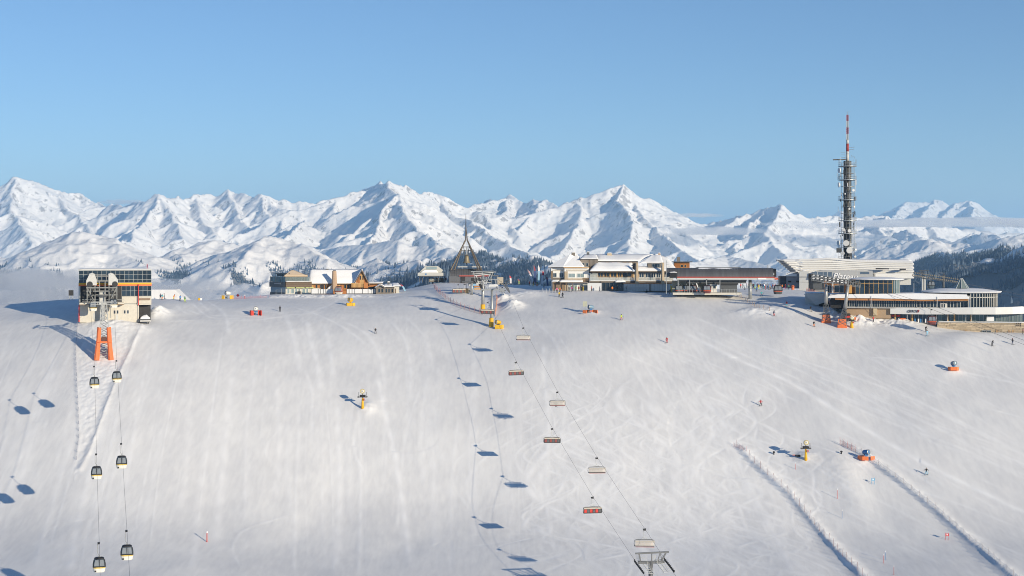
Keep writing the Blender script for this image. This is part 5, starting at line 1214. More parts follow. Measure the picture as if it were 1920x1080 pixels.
# right drum with slanted disc roof and glass cone
S.box('drum_core', 1812, 1862, 548, 575, 4, 12, DARKIN)
dr = MB(); n = 15; pme = {}
cxd, cyd, rxd, ryd = S.X(1817), 8.0, S.X(1866)-S.X(1817), 8.2
for i in range(n):
    a0, a1 = -math.pi/2+i/n*1.65, -math.pi/2+(i+1)/n*1.65
    q0, q1 = (cxd+rxd*math.cos(a0), cyd+ryd*math.sin(a0)), (cxd+rxd*math.cos(a1), cyd+ryd*math.sin(a1))
    for t, u in ((548.5, 556.6), (557.2, 574.5)):
        MB().add([(q0[0],q0[1],S.Z(u)),(q1[0],q1[1],S.Z(u)),(q1[0],q1[1],S.Z(t)),(q0[0],q0[1],S.Z(t))]+[(q0[0],q0[1]+.06,S.Z(u)),(q1[0],q1[1]+.06,S.Z(u)),(q1[0],q1[1]+.06,S.Z(t)),(q0[0],q0[1]+.06,S.Z(t))], [(0,1,2,3),(7,6,5,4),(0,4,5,1),(1,5,6,2),(2,6,7,3),(3,7,4,0)]).build('pane', GLASS, S.root)
    dr.box(q0[0]-.09, q0[0]+.09, q0[1]-.35, q0[1]-.02, S.Z(575), S.Z(548))
    dr.bar((q0[0], q0[1]-.2, S.Z(556.9)), (q1[0], q1[1]-.2, S.Z(556.9)), .2)
dr.build('drum_fins', mat('pale_fin', (.55,.54,.50), .5), S.root)
S.box('white_pier', 1813, 1817.5, 554, 576, -.3, 1.2, WHITE)
disc_roof('drum_roof', 1727, 1874, 540, 546.2, 549, -1.5, 15, ROOFM)
MB().lathe([(2.2, 0), (.35, 3.0), (.3, 3.05)], 8, (S.X(1801), 5, S.Z(541))).build('glass_cone', mat('cone_glass', (.20,.25,.24), .2, metal=.2), S.root)
cb = MB()
for k in range(8):
    a = 2*math.pi*k/8; cb.bar((S.X(1801)+2.24*math.cos(a), 5+2.24*math.sin(a), S.Z(541)), (S.X(1801)+.3*math.cos(a), 5+.3*math.sin(a), S.Z(541)+3.05), .14)
cb.build('cone_ribs', LGREY, S.root)
MB().bar(S.p(1714.5, 551, 5), S.p(1714.5, 532, 5), .12).build('roof_pole', LGREY, S.root)

S = Site('entrance_block', 1533, 577, 474, 'low grey entrance block with sloping white ramp wall left of the restaurant', 'building')
S.box('wall', 1510, 1556, 551.5, 580, .2, 8, LGREY); S.box('loading_bay', 1535, 1556, 562, 578, .0, .2, DARKIN); S.box('shop_front', 1556, 1592, 562, 578, .8, 6, GLASS)
for a in (1556, 1565, 1574, 1583): S.box('mullion', a, a+1, 561, 578, .6, .8, DGREY)
MB().prism([(S.X(1508), S.Z(552)), (S.X(1512), S.Z(550)), (S.X(1548), S.Z(549)), (S.X(1556), S.Z(552)), (S.X(1556), S.Z(563)), (S.X(1530), S.Z(572))], -1.4, -.6).build('ramp_wall', LGREY, S.root)
snow_slab('roof_snow', bil(S.p(1510,551,-1.4), S.p(1592,551,-1.4), S.p(1592,549,8), S.p(1510,549,8)), 14, 5, .3, S.root)
# ---------------------------------------------------------------- lifts: where a shadow falls on the snow tells how far away the thing that casts it hangs
def from_shadow(px, py, spx, spy):
    """distance at which something seen at (px, py) throws its shadow nearest to the place (spx, spy)"""
    best = None; L = np.arange(0, 130, .4)
    for d in np.arange(270, 470, 1.0):
        p = P(px, py, d); x, y, z = p.x-SUN.x*L, p.y-SUN.y*L, p.z-SUN.z*L
        g = zat_vec(960+x/y*F, y)-z; k = np.nonzero(g > 0)[0]
        if len(k) == 0 or k[0] == 0: continue
        i = k[0]; q = (960+x[i]/y[i]*F-spx, HOR-z[i]/y[i]*F-spy); e = q[0]**2+q[1]**2
        if best is None or e < best[0]: best = (e, d)
    return P(px, py, best[1])

def superell(rx, ry, z, n=20, p=3.2, dy=0):
    return [(rx*math.copysign(abs(math.cos(2*math.pi*k/n))**(2/p), math.cos(2*math.pi*k/n)), dy+ry*math.copysign(abs(math.sin(2*math.pi*k/n))**(2/p), math.sin(2*math.pi*k/n)), z) for k in range(n)]
def loft(rings):
    m = MB(); n = len(rings[0]); vs = [q for r in rings for q in r]; fs = []
    for i in range(len(rings)-1):
        for k in range(n): fs.append((i*n+k, i*n+(k+1) % n, (i+1)*n+(k+1) % n, (i+1)*n+k))
    fs += [tuple(reversed(range(n))), tuple((len(rings)-1)*n+k for k in range(n))]
    return m.add(vs, fs)
CABG = mat('cabin_glass', (.045,.055,.065), .10, var=.2, scale=1, spec=.7); CABP = mat('cabin_pane', (.20,.22,.24), .15, var=.25, scale=1.2, spec=.6)  # panes are lighter than the glazing: reflected sky painted into their colour
def make_cabin(label, cat, group, low, stripe, glass, hang=2.4, w=1.12):
    """origin at the middle of the cabin floor"""
    r = empty('gondola_cabin', (0,0,0), label, cat, group)
    prof = [(0, .80), (.12, .9), (.55, .97), (.75, 1.0)]
    loft([superell(w*k, .95*k, z) for z, k in prof]).build('base', low, r, smooth=False)
    loft([superell(w*1.005, .955, .76), superell(w*1.01, .96, .98)]).build('stripe', stripe, r)
    loft([superell(w*k, .95*k, z) for z, k in ((.98,.995),(1.15,1.0),(1.6,.98),(2.1,.90),(2.42,.78))]).build('glazing', glass, r, smooth=False)
    loft([superell(w*k, .95*k, z) for z, k in ((2.42,.80),(2.55,.74),(2.64,.55),(2.68,.2))]).build('roof', BLACK, r)
    MB().box(-w*.99, w*.99, -.99, -.93, .98, 1.14).build('sill', BLACK, r)
    for sx in (-1, 1):
        MB().add([(sx*.06,-.975,1.2),(sx*w*.80,-.945,1.2),(sx*w*.66,-.84,2.3),(sx*.06,-.87,2.3),(sx*.06,-.93,1.2),(sx*w*.80,-.90,1.2),(sx*w*.66,-.80,2.3),(sx*.06,-.83,2.3)], [(0,1,2,3),(7,6,5,4),(0,4,5,1),(1,5,6,2),(2,6,7,3),(3,7,4,0)]).build('pane', CABP, r)
        MB().tube([(sx*w*.98,-.6,.98),(sx*w*.97,-.6,1.6),(sx*w*.84,-.55,2.3)], .05, 5).build('corner_rib', BLACK, r)
    MB().box(-.05, .05, -.985, -.9, 1.0, 2.3).build('door_post', BLACK, r)
    MB().box(-w*.72, -w*.45, -1.05, -.85, .18, .42).build('ski_holder', BLACK, r)
    hg = MB().tube([(0,0,2.66),(0,0,2.95),(-.28,0,3.4),(-.3,0,hang+2.5),(0,0,hang+2.72)], .055, 6); hg.bar((-.25,0,2.66),(0,0,2.95),.07); hg.bar((.25,0,2.66),(0,0,2.95),.07); hg.build('hanger', GREY, r)
    MB().box(-.30,.12,-.38,.38,hang+2.62,hang+2.9).tube([(0,-.5,hang+2.82),(0,.5,hang+2.82)], .09, 6).build('grip', BLACK, r)
    return r
YELLOW_L = mat('lettered_yellow', (.62,.42,.10), .5, var=.75, scale=7, detail=1)
cab0 = make_cabin('grey-glazed gondola cabin with white and yellow base', 'gondola cabin', 'gondola cabins on the left lift', mat('cabin_white', (.72,.70,.64), .4, var=.05), YELLOW_L, CABG)
LEFT_CABS = [(219,717,84,735,'upper of the right-hand row, beside the orange tower foot'),(177,728,38,746,'upper of the left-hand row, below the orange tower'),(228,878,45,891,'middle of the right-hand row'),
             (181,898,8,911,'second of the left-hand row below the orange tower'),(238,1049,18,1050,'lowest of the right-hand row'),(186,1072,-28,1063,'lowest of the left-hand row at the bottom edge')]
ropeL, ropeR = [], []
for i, (px, py, sx, sy, where) in enumerate(LEFT_CABS):
    o = cab0 if i == 0 else copy_tree(cab0)
    p = from_shadow(px, py, sx, sy); o.location = p; o.rotation_euler.z = math.atan((960-px)/F)
    o['label'] = 'dark glazed gondola cabin, '+where
    (ropeR if px > 200 and i in (0,2,4) else ropeL).append(p+Vector((0,0,5.22)))
for px, py, d, lab in ((174.5, 583, 431, 'dark gondola cabin hanging at the edge of the glazed station platform'), (213, 577, 433, 'dark gondola cabin entering the glazed station on the right rope')):
    o = copy_tree(cab0); o.location = P(px, py, d); o.rotation_euler.z = .26; o['label'] = lab
    for c in o.children:
        if c.name.startswith(('hanger', 'grip')): c.scale.z = .93
def rope(name, pts, label, r=.024, sag=True):
    q = []
    pts = [Vector(p) for p in pts]
    for a, b in zip(pts[:-1], pts[1:]):
        n = max(2, int((b-a).length/8))
        for k in range(n):
            t = k/n; q.append(a.lerp(b, t)-Vector((0,0,(b-a).length**2*2e-5*4*t*(1-t)))) 
    q.append(pts[-1])
    return tag(MB().tube(q, r, 5).build(name, CABLE), label, 'cable')
def extend(p, q, t): return p+(q-p)*t
for rp, st, lab in ((ropeL, P(168, 546, 433.5), 'left haul rope of the gondola lift, above the left row of cabins'), (ropeR, P(212.5, 546, 433.5), 'right haul rope of the gondola lift, above the right row of cabins')):
    rp.sort(key=lambda v: -v.y)
    rope('haul_rope', [st]+rp+[extend(rp[-2], rp[-1], 2.2)], lab)
# orange-footed lattice tower of the gondola
def lattice(m, z0, z1, w0, w1, n, t=.12, d=.07):
    pt = lambda sx, sy, k: Vector((sx*(w0+(w1-w0)*k), sy*(w0+(w1-w0)*k), z0+(z1-z0)*k))
    for sx in (-1, 1):
        for sy in (-1, 1): m.bar(pt(sx,sy,0), pt(sx,sy,1), t)
    for i in range(n):
        a, b = i/n, (i+1)/n
        for s in (-1, 1):
            m.bar(pt(-1,s,a), pt(1,s,b), d); m.bar(pt(1,s,a), pt(-1,s,b), d); m.bar(pt(s,-1,a), pt(s,1,b), d); m.bar(pt(s,1,a), pt(s,-1,b), d)
            m.bar(pt(-1,s,b), pt(1,s,b), d); m.bar(pt(s,-1,b), pt(s,1,b), d)
    return m
g = G(195, 668); S = Site('lattice_tower', 195, 668, g.y, 'steel lattice lift tower with orange padded feet below the glazed gondola station', 'lift tower'); S.root.location = g; S.root.rotation_euler.z = .25
H = (668-560)*S.k
lattice(MB(), -.6, H*.92, 1.75, .7, 11, .2, .10).build('lattice', GREY, S.root)
for sx in (-1, 1):
    for k, (z0, z1, y) in enumerate(((.0, H*.24, -1.9), (H*.25, H*.50, -1.5))):
        x = sx*(1.5-.35*k); q = MB().tube([(x*1.28, y-.25, z0-.9 if k == 0 else z0), (x, y+.15, z1)], .80 if k == 0 else .64, 8, .64 if k == 0 else .48)
        q.build('foot_padding', ORANGE, S.root)
    MB().tube([(sx*1.75, 1.4, -1), (sx*1.35, 1.2, H*.50)], .7, 8, .55).build('foot_padding', ORANGE, S.root)
MB().lathe([(1.0,-.25),(1.0,.25)], 16, (0,-1.5,H*.285), 'y').build('round_plate', mat('dark_plate', (.10,.04,.03), .6), S.root)
MB().box(-2.1,2.1,-1.9,-1.3,H*.235,H*.265).build('collar', ORANGE, S.root)
cr = MB(); cr.bar((-3.6,0,H*.94),(3.6,0,H*.94),.3); cr.bar((-3.4,-.8,H*.90),(3.4,-.8,H*.90),.16); cr.build('crossarm', GREY, S.root)
for sx in (-1, 1):
    m = MB()
    for i in range(6): m.lathe([(.26,-.07),(.26,.07)], 10, (sx*3.5, -2.4+i*.95, H*.95+.25-.02*(i-2.5)**2), 'x')
    m.bar((sx*3.5,-2.7,H*.95),(sx*3.5,2.6,H*.95),.14); m.build('sheave_train', RUBBER, S.root)

# ---------------------------------------------------------------- six-seat bubble chairs
BUB = mat('bubble_hood', (.62,.60,.56), .25, var=.06, spec=.5, alpha=.62); BEIGE = mat('beige_bar', (.46,.42,.36), .5, var=.06)
def make_chair(label, back_view):
    """origin under the middle of the seat; the rope runs at z = 3.5"""
    r = empty('chairlift_chair', (0,0,0), label, 'chairlift chair', 'bubble chairs on the centre lift')
    W = 2.0
    fr = MB().tube([(-W,0,.15),(-W-.08,.0,.6),(-W-.02,.0,1.15),(-W+.3,0,1.42),(0,0,1.5),(W-.3,0,1.42),(W+.02,0,1.15),(W+.08,0,.6),(W,0,.15)], .06, 6); fr.build('frame', DGREY, r)
    MB().tube([(-W,-.1,.12),(W,-.1,.12)], .07, 6).tube([(-W,.3,.2),(W,.3,.2)], .05, 6).build('seat_rail', DGREY, r)
    dirn = 1 if back_view else -1          # which way the riders look (+ = away from the camera)
    n = 6
    for i in range(n):
        x = -W+.14+(i+.5)*(2*W-.28)/n; w = (2*W-.28)/n*.46
        pad = back_view and i % 2 == 0
        MB().box(x-w, x+w, -.12 if dirn > 0 else .02, .0 if dirn > 0 else .14, .22, .92).build('backrest', RED_P if pad else (DGREY if back_view else mat('pale_pad', (.50,.40,.38), .6)), r, bevel=.03)
        MB().box(x-w, x+w, (.0 if dirn > 0 else -.55), (.55 if dirn > 0 else .0), .14, .26).build('seat', DGREY, r, bevel=.03)
    if back_view:
        MB().box(-W+.02, W-.02, -.06, .02, .15, .98).build('back_shell', BLACK, r)
        MB().box(-W+.05, W-.05, -.20, .35, .99, 1.36).build('folded_bubble', BEIGE, r, bevel=.05)
    else:
        rings = []
        for (y, z) in ((.16,1.40),(-.25,1.42),(-.62,1.2),(-.85,.8),(-.85,.35)): rings.append((y, z))
        vs = []; fs = []
        for y, z in rings:
            for x in (-W+.02, -W*.5, 0, W*.5, W-.02): vs.append((x, y-.08*(1-(x/W)**2), z))
        for j in range(len(rings)-1):
            for i in range(4): fs.append((j*5+i, j*5+i+1, j*5+i+6, j*5+i+5))
        MB().add(vs, fs).build('bubble', BUB, r, smooth=True)
        MB().box(-W+.06, W-.06, -.68, -.5, 1.0, 1.28).build('bubble_bar', BEIGE, r, bevel=.04)
        MB().tube([(-W+.1,-.98,.12),(W-.1,-.98,.12)], .07, 6).build('safety_bar', mat('dull_pink', (.50,.26,.24), .5), r)
    hg = MB().tube([(-.55,0,1.5),(-.4,0,1.75),(0,0,1.9),(.4,0,1.75),(.55,0,1.5)], .055, 6).tube([(0,0,1.9),(-.18,0,2.3),(-.2,0,3.1),(0,0,3.45)], .06, 6).build('hanger', LGREY, r)
    MB().box(-.3,.2,-.4,.35,3.3,3.58).add([(-.3,-.5,3.5),(.05,-.4,3.75),(.3,.3,3.75),(-.05,.3,3.5),(-.3,-.5,3.4),(.05,-.4,3.6),(.3,.3,3.6),(-.05,.3,3.4)], [(0,1,2,3),(7,6,5,4),(0,4,5,1),(1,5,6,2),(2,6,7,3),(3,7,4,0)]).build('grip', BLACK, r)
    return r
RED_P = mat('red_pad', (.60,.05,.04), .6, var=.1); DULLP = mat('dull_red_pad', (.24,.06,.055), .6, var=.15)
def dull(o):
    for c in o.children:
        if c.name.startswith('backrest') and c.data.materials[0] == RED_P: c.material_slots[0].link = 'OBJECT'; c.material_slots[0].material = DULLP
chD, chU = make_chair('x', False), make_chair('x', True)
DOWNC = [(981,638,908,647,'highest of the pale bubble chairs coming down, right of the yellow-footed pylon'),(1045,761,948,771,'pale bubble chair with a rider\'s skis hanging below it'),(1119,887,970,897,'pale bubble chair between the ridered chair and the one above the lower pylon'),(1208,1025,988,1032,'pale bubble chair hanging just above the grey T-shaped pylon')]
UPC = [(914,589,846,600,'dark-backed chair riding in front of the yellow-footed chairlift pylon'),(968,704,886,713,'dark-backed chair with dull red pads, upper one out on the slope'),(1035,831,917,841,'dark-backed chair with red pads in the middle of the rising row'),(1111,963,925,972,'dark-backed chair with three bright red pads, lowest of the rising row')]
rD, rU = [], []
for lst, proto, rr_ in ((DOWNC, chD, rD), (UPC, chU, rU)):
    for i, (px, py, sx, sy, lab) in enumerate(lst):
        o = proto if i == 0 else copy_tree(proto)
        p = from_shadow(px, py, sx, sy); o.location = p; o['label'] = lab; o.rotation_euler.z = .10+random.uniform(-.05,.05); o.rotation_euler.y = random.uniform(-.03,.03)
        if lst is UPC: dull(o) if i < 3 else [setattr(c.material_slots[0], 'material', RED_P) for c in o.children if c.name.startswith('backrest') and c.material_slots[0].link == 'OBJECT']
        rr_.append(p+Vector((.18,0,3.5)))
rD.sort(key=lambda v: -v.y); rU.sort(key=lambda v: -v.y)
# T-shaped pylon at the bottom of the picture; the ropes run over its sheaves
dpy = rD[-1].y-9
S = Site('chairlift_pylon', 1220, 1052, dpy, 'grey T-shaped chairlift pylon at the bottom edge of the slope', 'lift tower'); S.root.rotation_euler.z = .08
gz = ground_xy(S.root.location.x, S.root.location.y)-S.root.location.z
PYG = mat('pylon_steel', (.17,.175,.18), .5, metal=.4, var=.2)
MB().tube([(0,0,gz-.5),(0,0,S.Z(1053))], .52, 14, .42).build('mast', PYG, S.root, smooth=True)
MB().box(S.X(1196), S.X(1246), -.3, .3, S.Z(1056.5), S.Z(1052)).build('crossarm', PYG, S.root)
m = MB(); m.bar(S.p(1191,1037.5), S.p(1254.5,1035.5), .3); m.bar(S.p(1198,1038), S.p(1201,1053), .26); m.bar(S.p(1249,1037), S.p(1240,1053), .26); m.bar(S.p(1222,1037), S.p(1222,1053), .2); m.bar(S.p(1238,1037), S.p(1233,1053), .16); m.bar(S.p(1238,1037), S.p(1242,1053), .14); m.build('gantry', PYG, S.root)
m = MB()
for a in (1191, 1197, 1206, 1212, 1224, 1230): m.bar(S.p(a,1053,.5), S.p(a,1043,.5), .06)
for z in (1043, 1047): m.bar(S.p(1190,z,.5), S.p(1213,z,.5), .05); m.bar(S.p(1223,z,.5), S.p(1232,z,.5), .05)
m.build('walkway_railing', LGREY, S.root)
for cx, top, sgn in ((1193, 1051, 1), (1250, 1049, 1)):
    m = MB(); tr = MB()
    for i in range(9):
        t = i/8; q = Vector((S.X(cx-3)+t*1.3, -2.2+t*-3.2+2.6, S.Z(top)-t*1.75)); tr.lathe([(.24,-.08),(.24,.08)], 10, q, 'x')
        if i == 0: q0 = q
        q1 = q
    tr.bar(q0-Vector((0,0,.2)), q1-Vector((0,0,.2)), .18); tr.build('sheave_train', RUBBER, S.root)
    off = Vector((1.25 if cx < 1220 else -1.25, 0, -.15)); m.bar(q0+off, q1+off, .09); m.bar(q0+off*1.6, q1+off*1.6, .09)
    for i in range(7):
        t = i/6; m.bar(q0.lerp(q1, t)+off*.3, q0.lerp(q1, t)+off*1.6, .07); m.bar(q0.lerp(q1, t)+off*1.6, q0.lerp(q1, t)+off*1.6+Vector((0,0,.8)), .05)
    m.build('catwalk', LGREY, S.root)
pyl = S
topD, topU = P(957, 555, 499), P(930, 551, 494)
sD = S.root.matrix_basis @ Vector((S.X(1249)-.3, 0, S.Z(1048))); sU = S.root.matrix_basis @ Vector((S.X(1192)-.3, 0, S.Z(1049)))
rope('haul_rope', [topD]+rD+[sD, extend(rD[-1], sD, 4.5)], 'descending haul rope of the chairlift, on the right side')
rope('haul_rope', [topU]+rU+[sU, extend(rU[-1], sU, 3.0)], 'ascending haul rope of the chairlift, on the left side')

# upper pylon with yellow padding, second steel column and the sheave gear of the top station
g = G(922, 612); S = Site('chairlift_pylon', 922, 612, g.y, 'tall steel chairlift pylon with yellow padded foot at the top of the slope', 'lift tower'); S.root.location = g
MB().tube([S.p(922,616), S.p(922,583), S.p(922.5,543)], .5, 12, .38).build('mast', GREY, S.root, smooth=True)
MB().tube([S.p(921,616), S.p(921.4,596)], .78, 10, .66).build('foot_padding', YELLOW, S.root)
m = MB(); m.box(S.X(901), S.X(936), -.3, .3, S.Z(544.5), S.Z(541)); m.bar(S.p(908,541), S.p(912,524), .2); m.bar(S.p(932,541), S.p(928,524), .2); m.bar(S.p(904,523), S.p(936,524), .22); m.build('crossarm', GREY, S.root)
for cx in (908, 932):
    t = MB()
    for i in range(8): t.lathe([(.26,-.09),(.26,.09)], 10, (S.X(cx), -2+i*.62, S.Z(538)-.03*(i-3)**2), 'x')
    t.bar((S.X(cx),-2.2,S.Z(539.6)),(S.X(cx),2.6,S.Z(539.6)),.2); t.build('sheave_train', RUBBER, S.root)
m = MB()
for i in range(6): m.bar(S.p(914+i*4,541,-.6), S.p(914+i*4,533,-.6), .06)
m.bar(S.p(912,533,-.6), S.p(937,533,-.6), .06); m.box(S.X(916), S.X(934), -.8, .5, S.Z(538.5), S.Z(535)); m.build('maintenance_cradle', LGREY, S.root)
snow_slab('cradle_snow', bil(S.p(916,535,-.8), S.p(934,535,-.8), S.p(934,535,.5), S.p(916,535,.5)), 8, 4, .4, S.root)
g = G(905, 585); S = Site('station_column', 905, 590, g.y, 'steel column with yellow collar left of the yellow-footed chairlift pylon', 'lift tower'); S.root.location = g-Vector((0,0,.3))
MB().tube([S.p(905.5,592), S.p(905.5,518)], .55, 12, .46).build('mast', GREY, S.root, smooth=True); MB().tube([S.p(905.5,589), S.p(905.5,574)], .78, 10, .72).build('collar', YELLOW, S.root)
m = MB()
for i, (a, b, c, d, w) in enumerate([(890,520,921,517,.24),(893,520,899,538,.18),(918,519,911,536,.18),(888,526,922,528,.14),(895,531,920,533,.14),(900,523,913,541,.12),(913,523,900,541,.12),(886,517,925,514,.16)]): m.bar(S.p(a,b,-.5), S.p(c,d,-.3), w)
m.build('gantry', LGREY, S.root)
t = MB()
for i in range(14): t.lathe([(.26,-.1),(.26,.1)], 9, (S.X(889+(i % 7)*5.2), -.9 if i < 7 else .9, S.Z(526.5 if i < 7 else 531.5)), 'y')
t.build('sheave_train', RUBBER, S.root)
MB().add([S.p(897,536,-1),S.p(902,534,-1),S.p(907,549,-1),S.p(904,550,-1),S.p(897,536,-.6),S.p(902,534,-.6),S.p(907,549,-.6),S.p(904,550,-.6)], [(0,1,2,3),(7,6,5,4),(0,4,5,1),(1,5,6,2),(2,6,7,3),(3,7,4,0)]).build('loudspeaker_arm', BLACK, S.root)
g = G(884, 552); S = Site('station_column', 884, 552, g.y, 'slim steel column carrying the chairlift gear in front of the drum hall', 'lift tower'); S.root.location = g-Vector((0,0,.2))
MB().tube([S.p(884.5,553), S.p(884.5,526)], .42, 12, .40).build('mast', GREY, S.root, smooth=True); MB().box(S.X(866), S.X(890), -.7, 1.2, S.Z(528.6), S.Z(526.4)).build('beam', DGREY, S.root); MB().tube([S.p(884.5,553), S.p(884.5,550.5)], .55, 10).build('foot', DGREY, S.root)
m = MB(); m.bar(S.p(883,508), S.p(930,509), .3); m.bar(S.p(888,509), S.p(891,527), .24); m.bar(S.p(925,509), S.p(918,525), .24); m.bar(S.p(905,509), S.p(905,520), .2); m.build('gantry', GREY, S.root)
# lift gear and parked machine right of the pylon, ski lift return frame
g = G(946, 556); S = Site('lift_gear', 942, 556, g.y, 'tangled steel lift drive frame on the snow heap right of the chairlift pylon', 'machine'); S.root.location = g+Vector((0,0,.8))
m = MB(); rq = random.Random(4)
for i in range(26):
    a, b = rq.uniform(930,951), rq.uniform(531,553); m.bar(S.p(a,b,rq.uniform(-1,1)), S.p(a+rq.uniform(-8,9),b+rq.uniform(-6,7),rq.uniform(-1,1)), rq.choice([.08,.12,.2]))
m.bar(S.p(938,535,-1), S.p(952,553,-1), .5); m.bar(S.p(943,533,-1), S.p(951,550,-1), .3); m.build('frame', DGREY, S.root)
MB().box(S.X(933), S.X(942), -.8, .8, S.Z(552), S.Z(545)).build('housing', GREY, S.root)
# loading area: a parked chair row with snow and barrier boards
for i, (px, py, d) in enumerate(((859, 553, 503), (871, 552.5, 504))):
    o = copy_tree(chU); o.location = Vector((0,0,0)); o.location = P(px, py-3.5, d); o.rotation_euler.z = .25+i*.2; dull(o)
    o['label'] = ['dark-backed chair swinging out of the drum hall, leftmost at the loading point', 'second dark-backed chair at the loading point in front of the drum hall'][i]
    for c in o.children:
        if c.name.startswith(('hanger', 'grip')): c.scale.z = .8
g = G(896, 551); S = Site('loading_barrier', 896, 551, g.y, 'timber barrier boards and white panel at the chair loading point', 'barrier'); S.root.location = g
for i, (a, b, t, u, mm) in enumerate([(889,901,536,538.5,WOODO),(889,901,540,543,WOODP),(873,878,541,552,WOODP),(878,882,530,536,LGREY),(887,892,532,541,mat('mirror_blue', (.25,.45,.65), .3)),(893,903,530,535,LGREY)]): S.box('board', a, b, t, u, -.2+.1*i, -.05+.1*i, mm)
for a in (874, 880, 890, 900): S.box('post', a, a+.8, 532, 553, .6, .75, GREY)

# ---------------------------------------------------------------- the two orange-footed towers on the right, their sheaves and cabins
gcab = make_cabin('x', 'gondola cabin', 'red gondola cabins on the right', mat('cabin_grey', (.085,.095,.095), .4, var=.08), mat('cabin_red', (.62,.11,.05), .5), mat('cabin_grey_glass', (.06,.07,.07), .2, var=.2, spec=.6), hang=1.6, w=1.3)
for i, (px, py, d, lab, sc) in enumerate([(1458.5,551.5,486,'grey gondola cabin with orange-red belt just right of the barrel terminal nose',1.12),(1747,608.5,441,'dark red gondola cabin hanging in front of the restaurant shop windows',1.0),
    (1325.5,550,478.5,'reddish gondola cabin standing out front under the barrel terminal',1.0),(1273,549.6,484,'leftmost dark gondola cabin inside the barrel terminal',1.0),(1287,549.6,484.5,'dark gondola cabin second from the left inside the barrel terminal',1.0),(1299,549.6,484.2,'reddish gondola cabin in the middle of those inside the barrel terminal',1.0),(1308,549.6,485,'small dark cabin behind the white strut of the barrel terminal',.9)]):
    o = gcab if i == 0 else copy_tree(gcab); o.location = P(px, py, d); o['label'] = lab; o.scale = (sc,)*3; o.rotation_euler.z = -.1
    if i in (1,2,5):
        for c in o.children:
            if c.name.startswith(('glazing','base')):
                c.material_slots[0].link = 'OBJECT'; c.material_slots[0].material = mat('cabin_dark_red', (.14,.045,.045), .3, var=.4, scale=1.5, spec=.5)
def right_tower(px, py, pty, lean, label):
    g = G(px, py); S = Site('lift_tower', px, py, g.y, label, 'lift tower', 'orange-footed lift towers'); S.root.location = g-Vector((0,0,.2))
    hh = S.Z(pty)
    lattice(MB(), .6, S.Z(569 if px < 1565 else 578), 1.15, .62, 5, .16, .12).build('lattice', DGREY, S.root).rotation_euler.y = lean
    MB().add([(-1.5,-1.3,-.6),(1.5,-1.3,-.6),(1.2,-1.0,2.5),(-1.2,-1.0,2.5),(-1.5,1.3,-.6),(1.5,1.3,-.6),(1.2,1.0,2.5),(-1.2,1.0,2.5)], [(0,1,2,3),(7,6,5,4),(0,4,5,1),(1,5,6,2),(2,6,7,3),(3,7,4,0)]).build('foot_padding', ORANGE, S.root, bevel=.08)
    zb = S.Z(569 if px < 1565 else 578); ax = math.tan(lean)
    MB().tube([(ax*zb,0,zb-.2),(ax*hh,0,hh)], .58, 10, .42).build('mast', GREY, S.root, smooth=True)
    m = MB(); m.bar((ax*hh-.3,-2.6,hh),(ax*hh-.3,2.6,hh),.3); m.bar((ax*hh,0,hh-.2),(ax*hh,0,hh+1.9),.14); m.bar((ax*hh-1.6,0,hh+.2),(ax*hh+.2,0,hh+2.0),.1); m.bar((ax*hh+1.6,0,hh+.2),(ax*hh-.2,0,hh+2.0),.1); m.build('head_frame', GREY, S.root)
    return S
T1 = right_tower(1549, 604, 532, 0.0, 'left orange-footed lift tower standing in front of the white hall')
T2 = right_tower(1579, 612, 533, .14, 'leaning right orange-footed lift tower in front of the restaurant')
S = Site('sheave_bridge', 1568, 529, 454, 'long tilted row of sheaves and walkways on top of the two orange-footed towers', 'lift gear')
for row, (yy, dz) in enumerate(((-1.6, 0), (1.6, .9))):
    q0, q1 = Vector((S.X(1523), yy-1, S.Z(521)+dz)), Vector((S.X(1612), yy+1, S.Z(534)+dz*.4)); m = MB()
    for i in range(34):
        t = i/33; q = q0.lerp(q1, t); m.lathe([(.27,-.1),(.27,.1)], 8, q, 'y')
    m.build('sheave_train', mat('worn_rubber', (.06,.06,.055), .6, var=.4), S.root)
    m = MB(); m.bar(q0-Vector((0,0,.35)), q1-Vector((0,0,.35)), .22); m.bar(q0+Vector((0,-.5,-.7)), q1+Vector((0,-.5,-.7)), .12); m.bar(q0+Vector((0,-.7,.5)), q1+Vector((0,-.7,.5)), .08)
    for i in range(30): q = q0.lerp(q1, i/29); m.bar(q+Vector((0,-.6,-.8)), q+Vector((0,-.7,.55)), .09)
    m.build('walkway', mat('walkway_steel', (.24,.25,.25), .5, metal=.3, var=.3), S.root)
    m = MB()
    for i in range(9): q = q0.lerp(q1, (i+.5)/12); m.box(q.x-.35, q.x+.3, q.y-.8, q.y-.2, q.z-.1, q.z+.12)
    m.build('lump_snow', SNOWCAP, S.root)
for i, (pts, lab) in enumerate([([P(1452,521,483),P(1523,520,454),P(1612,533,454),P(1747,580,441),P(1925,648,418)],'front rope of the right gondola lift running over the orange-footed towers'),
                                ([P(1452,518,486),P(1523,518,457),P(1612,530,458),P(1760,577,446),P(1925,640,424)],'rear rope of the right gondola lift running over the orange-footed towers')]): rope('haul_rope', pts, lab, .04)
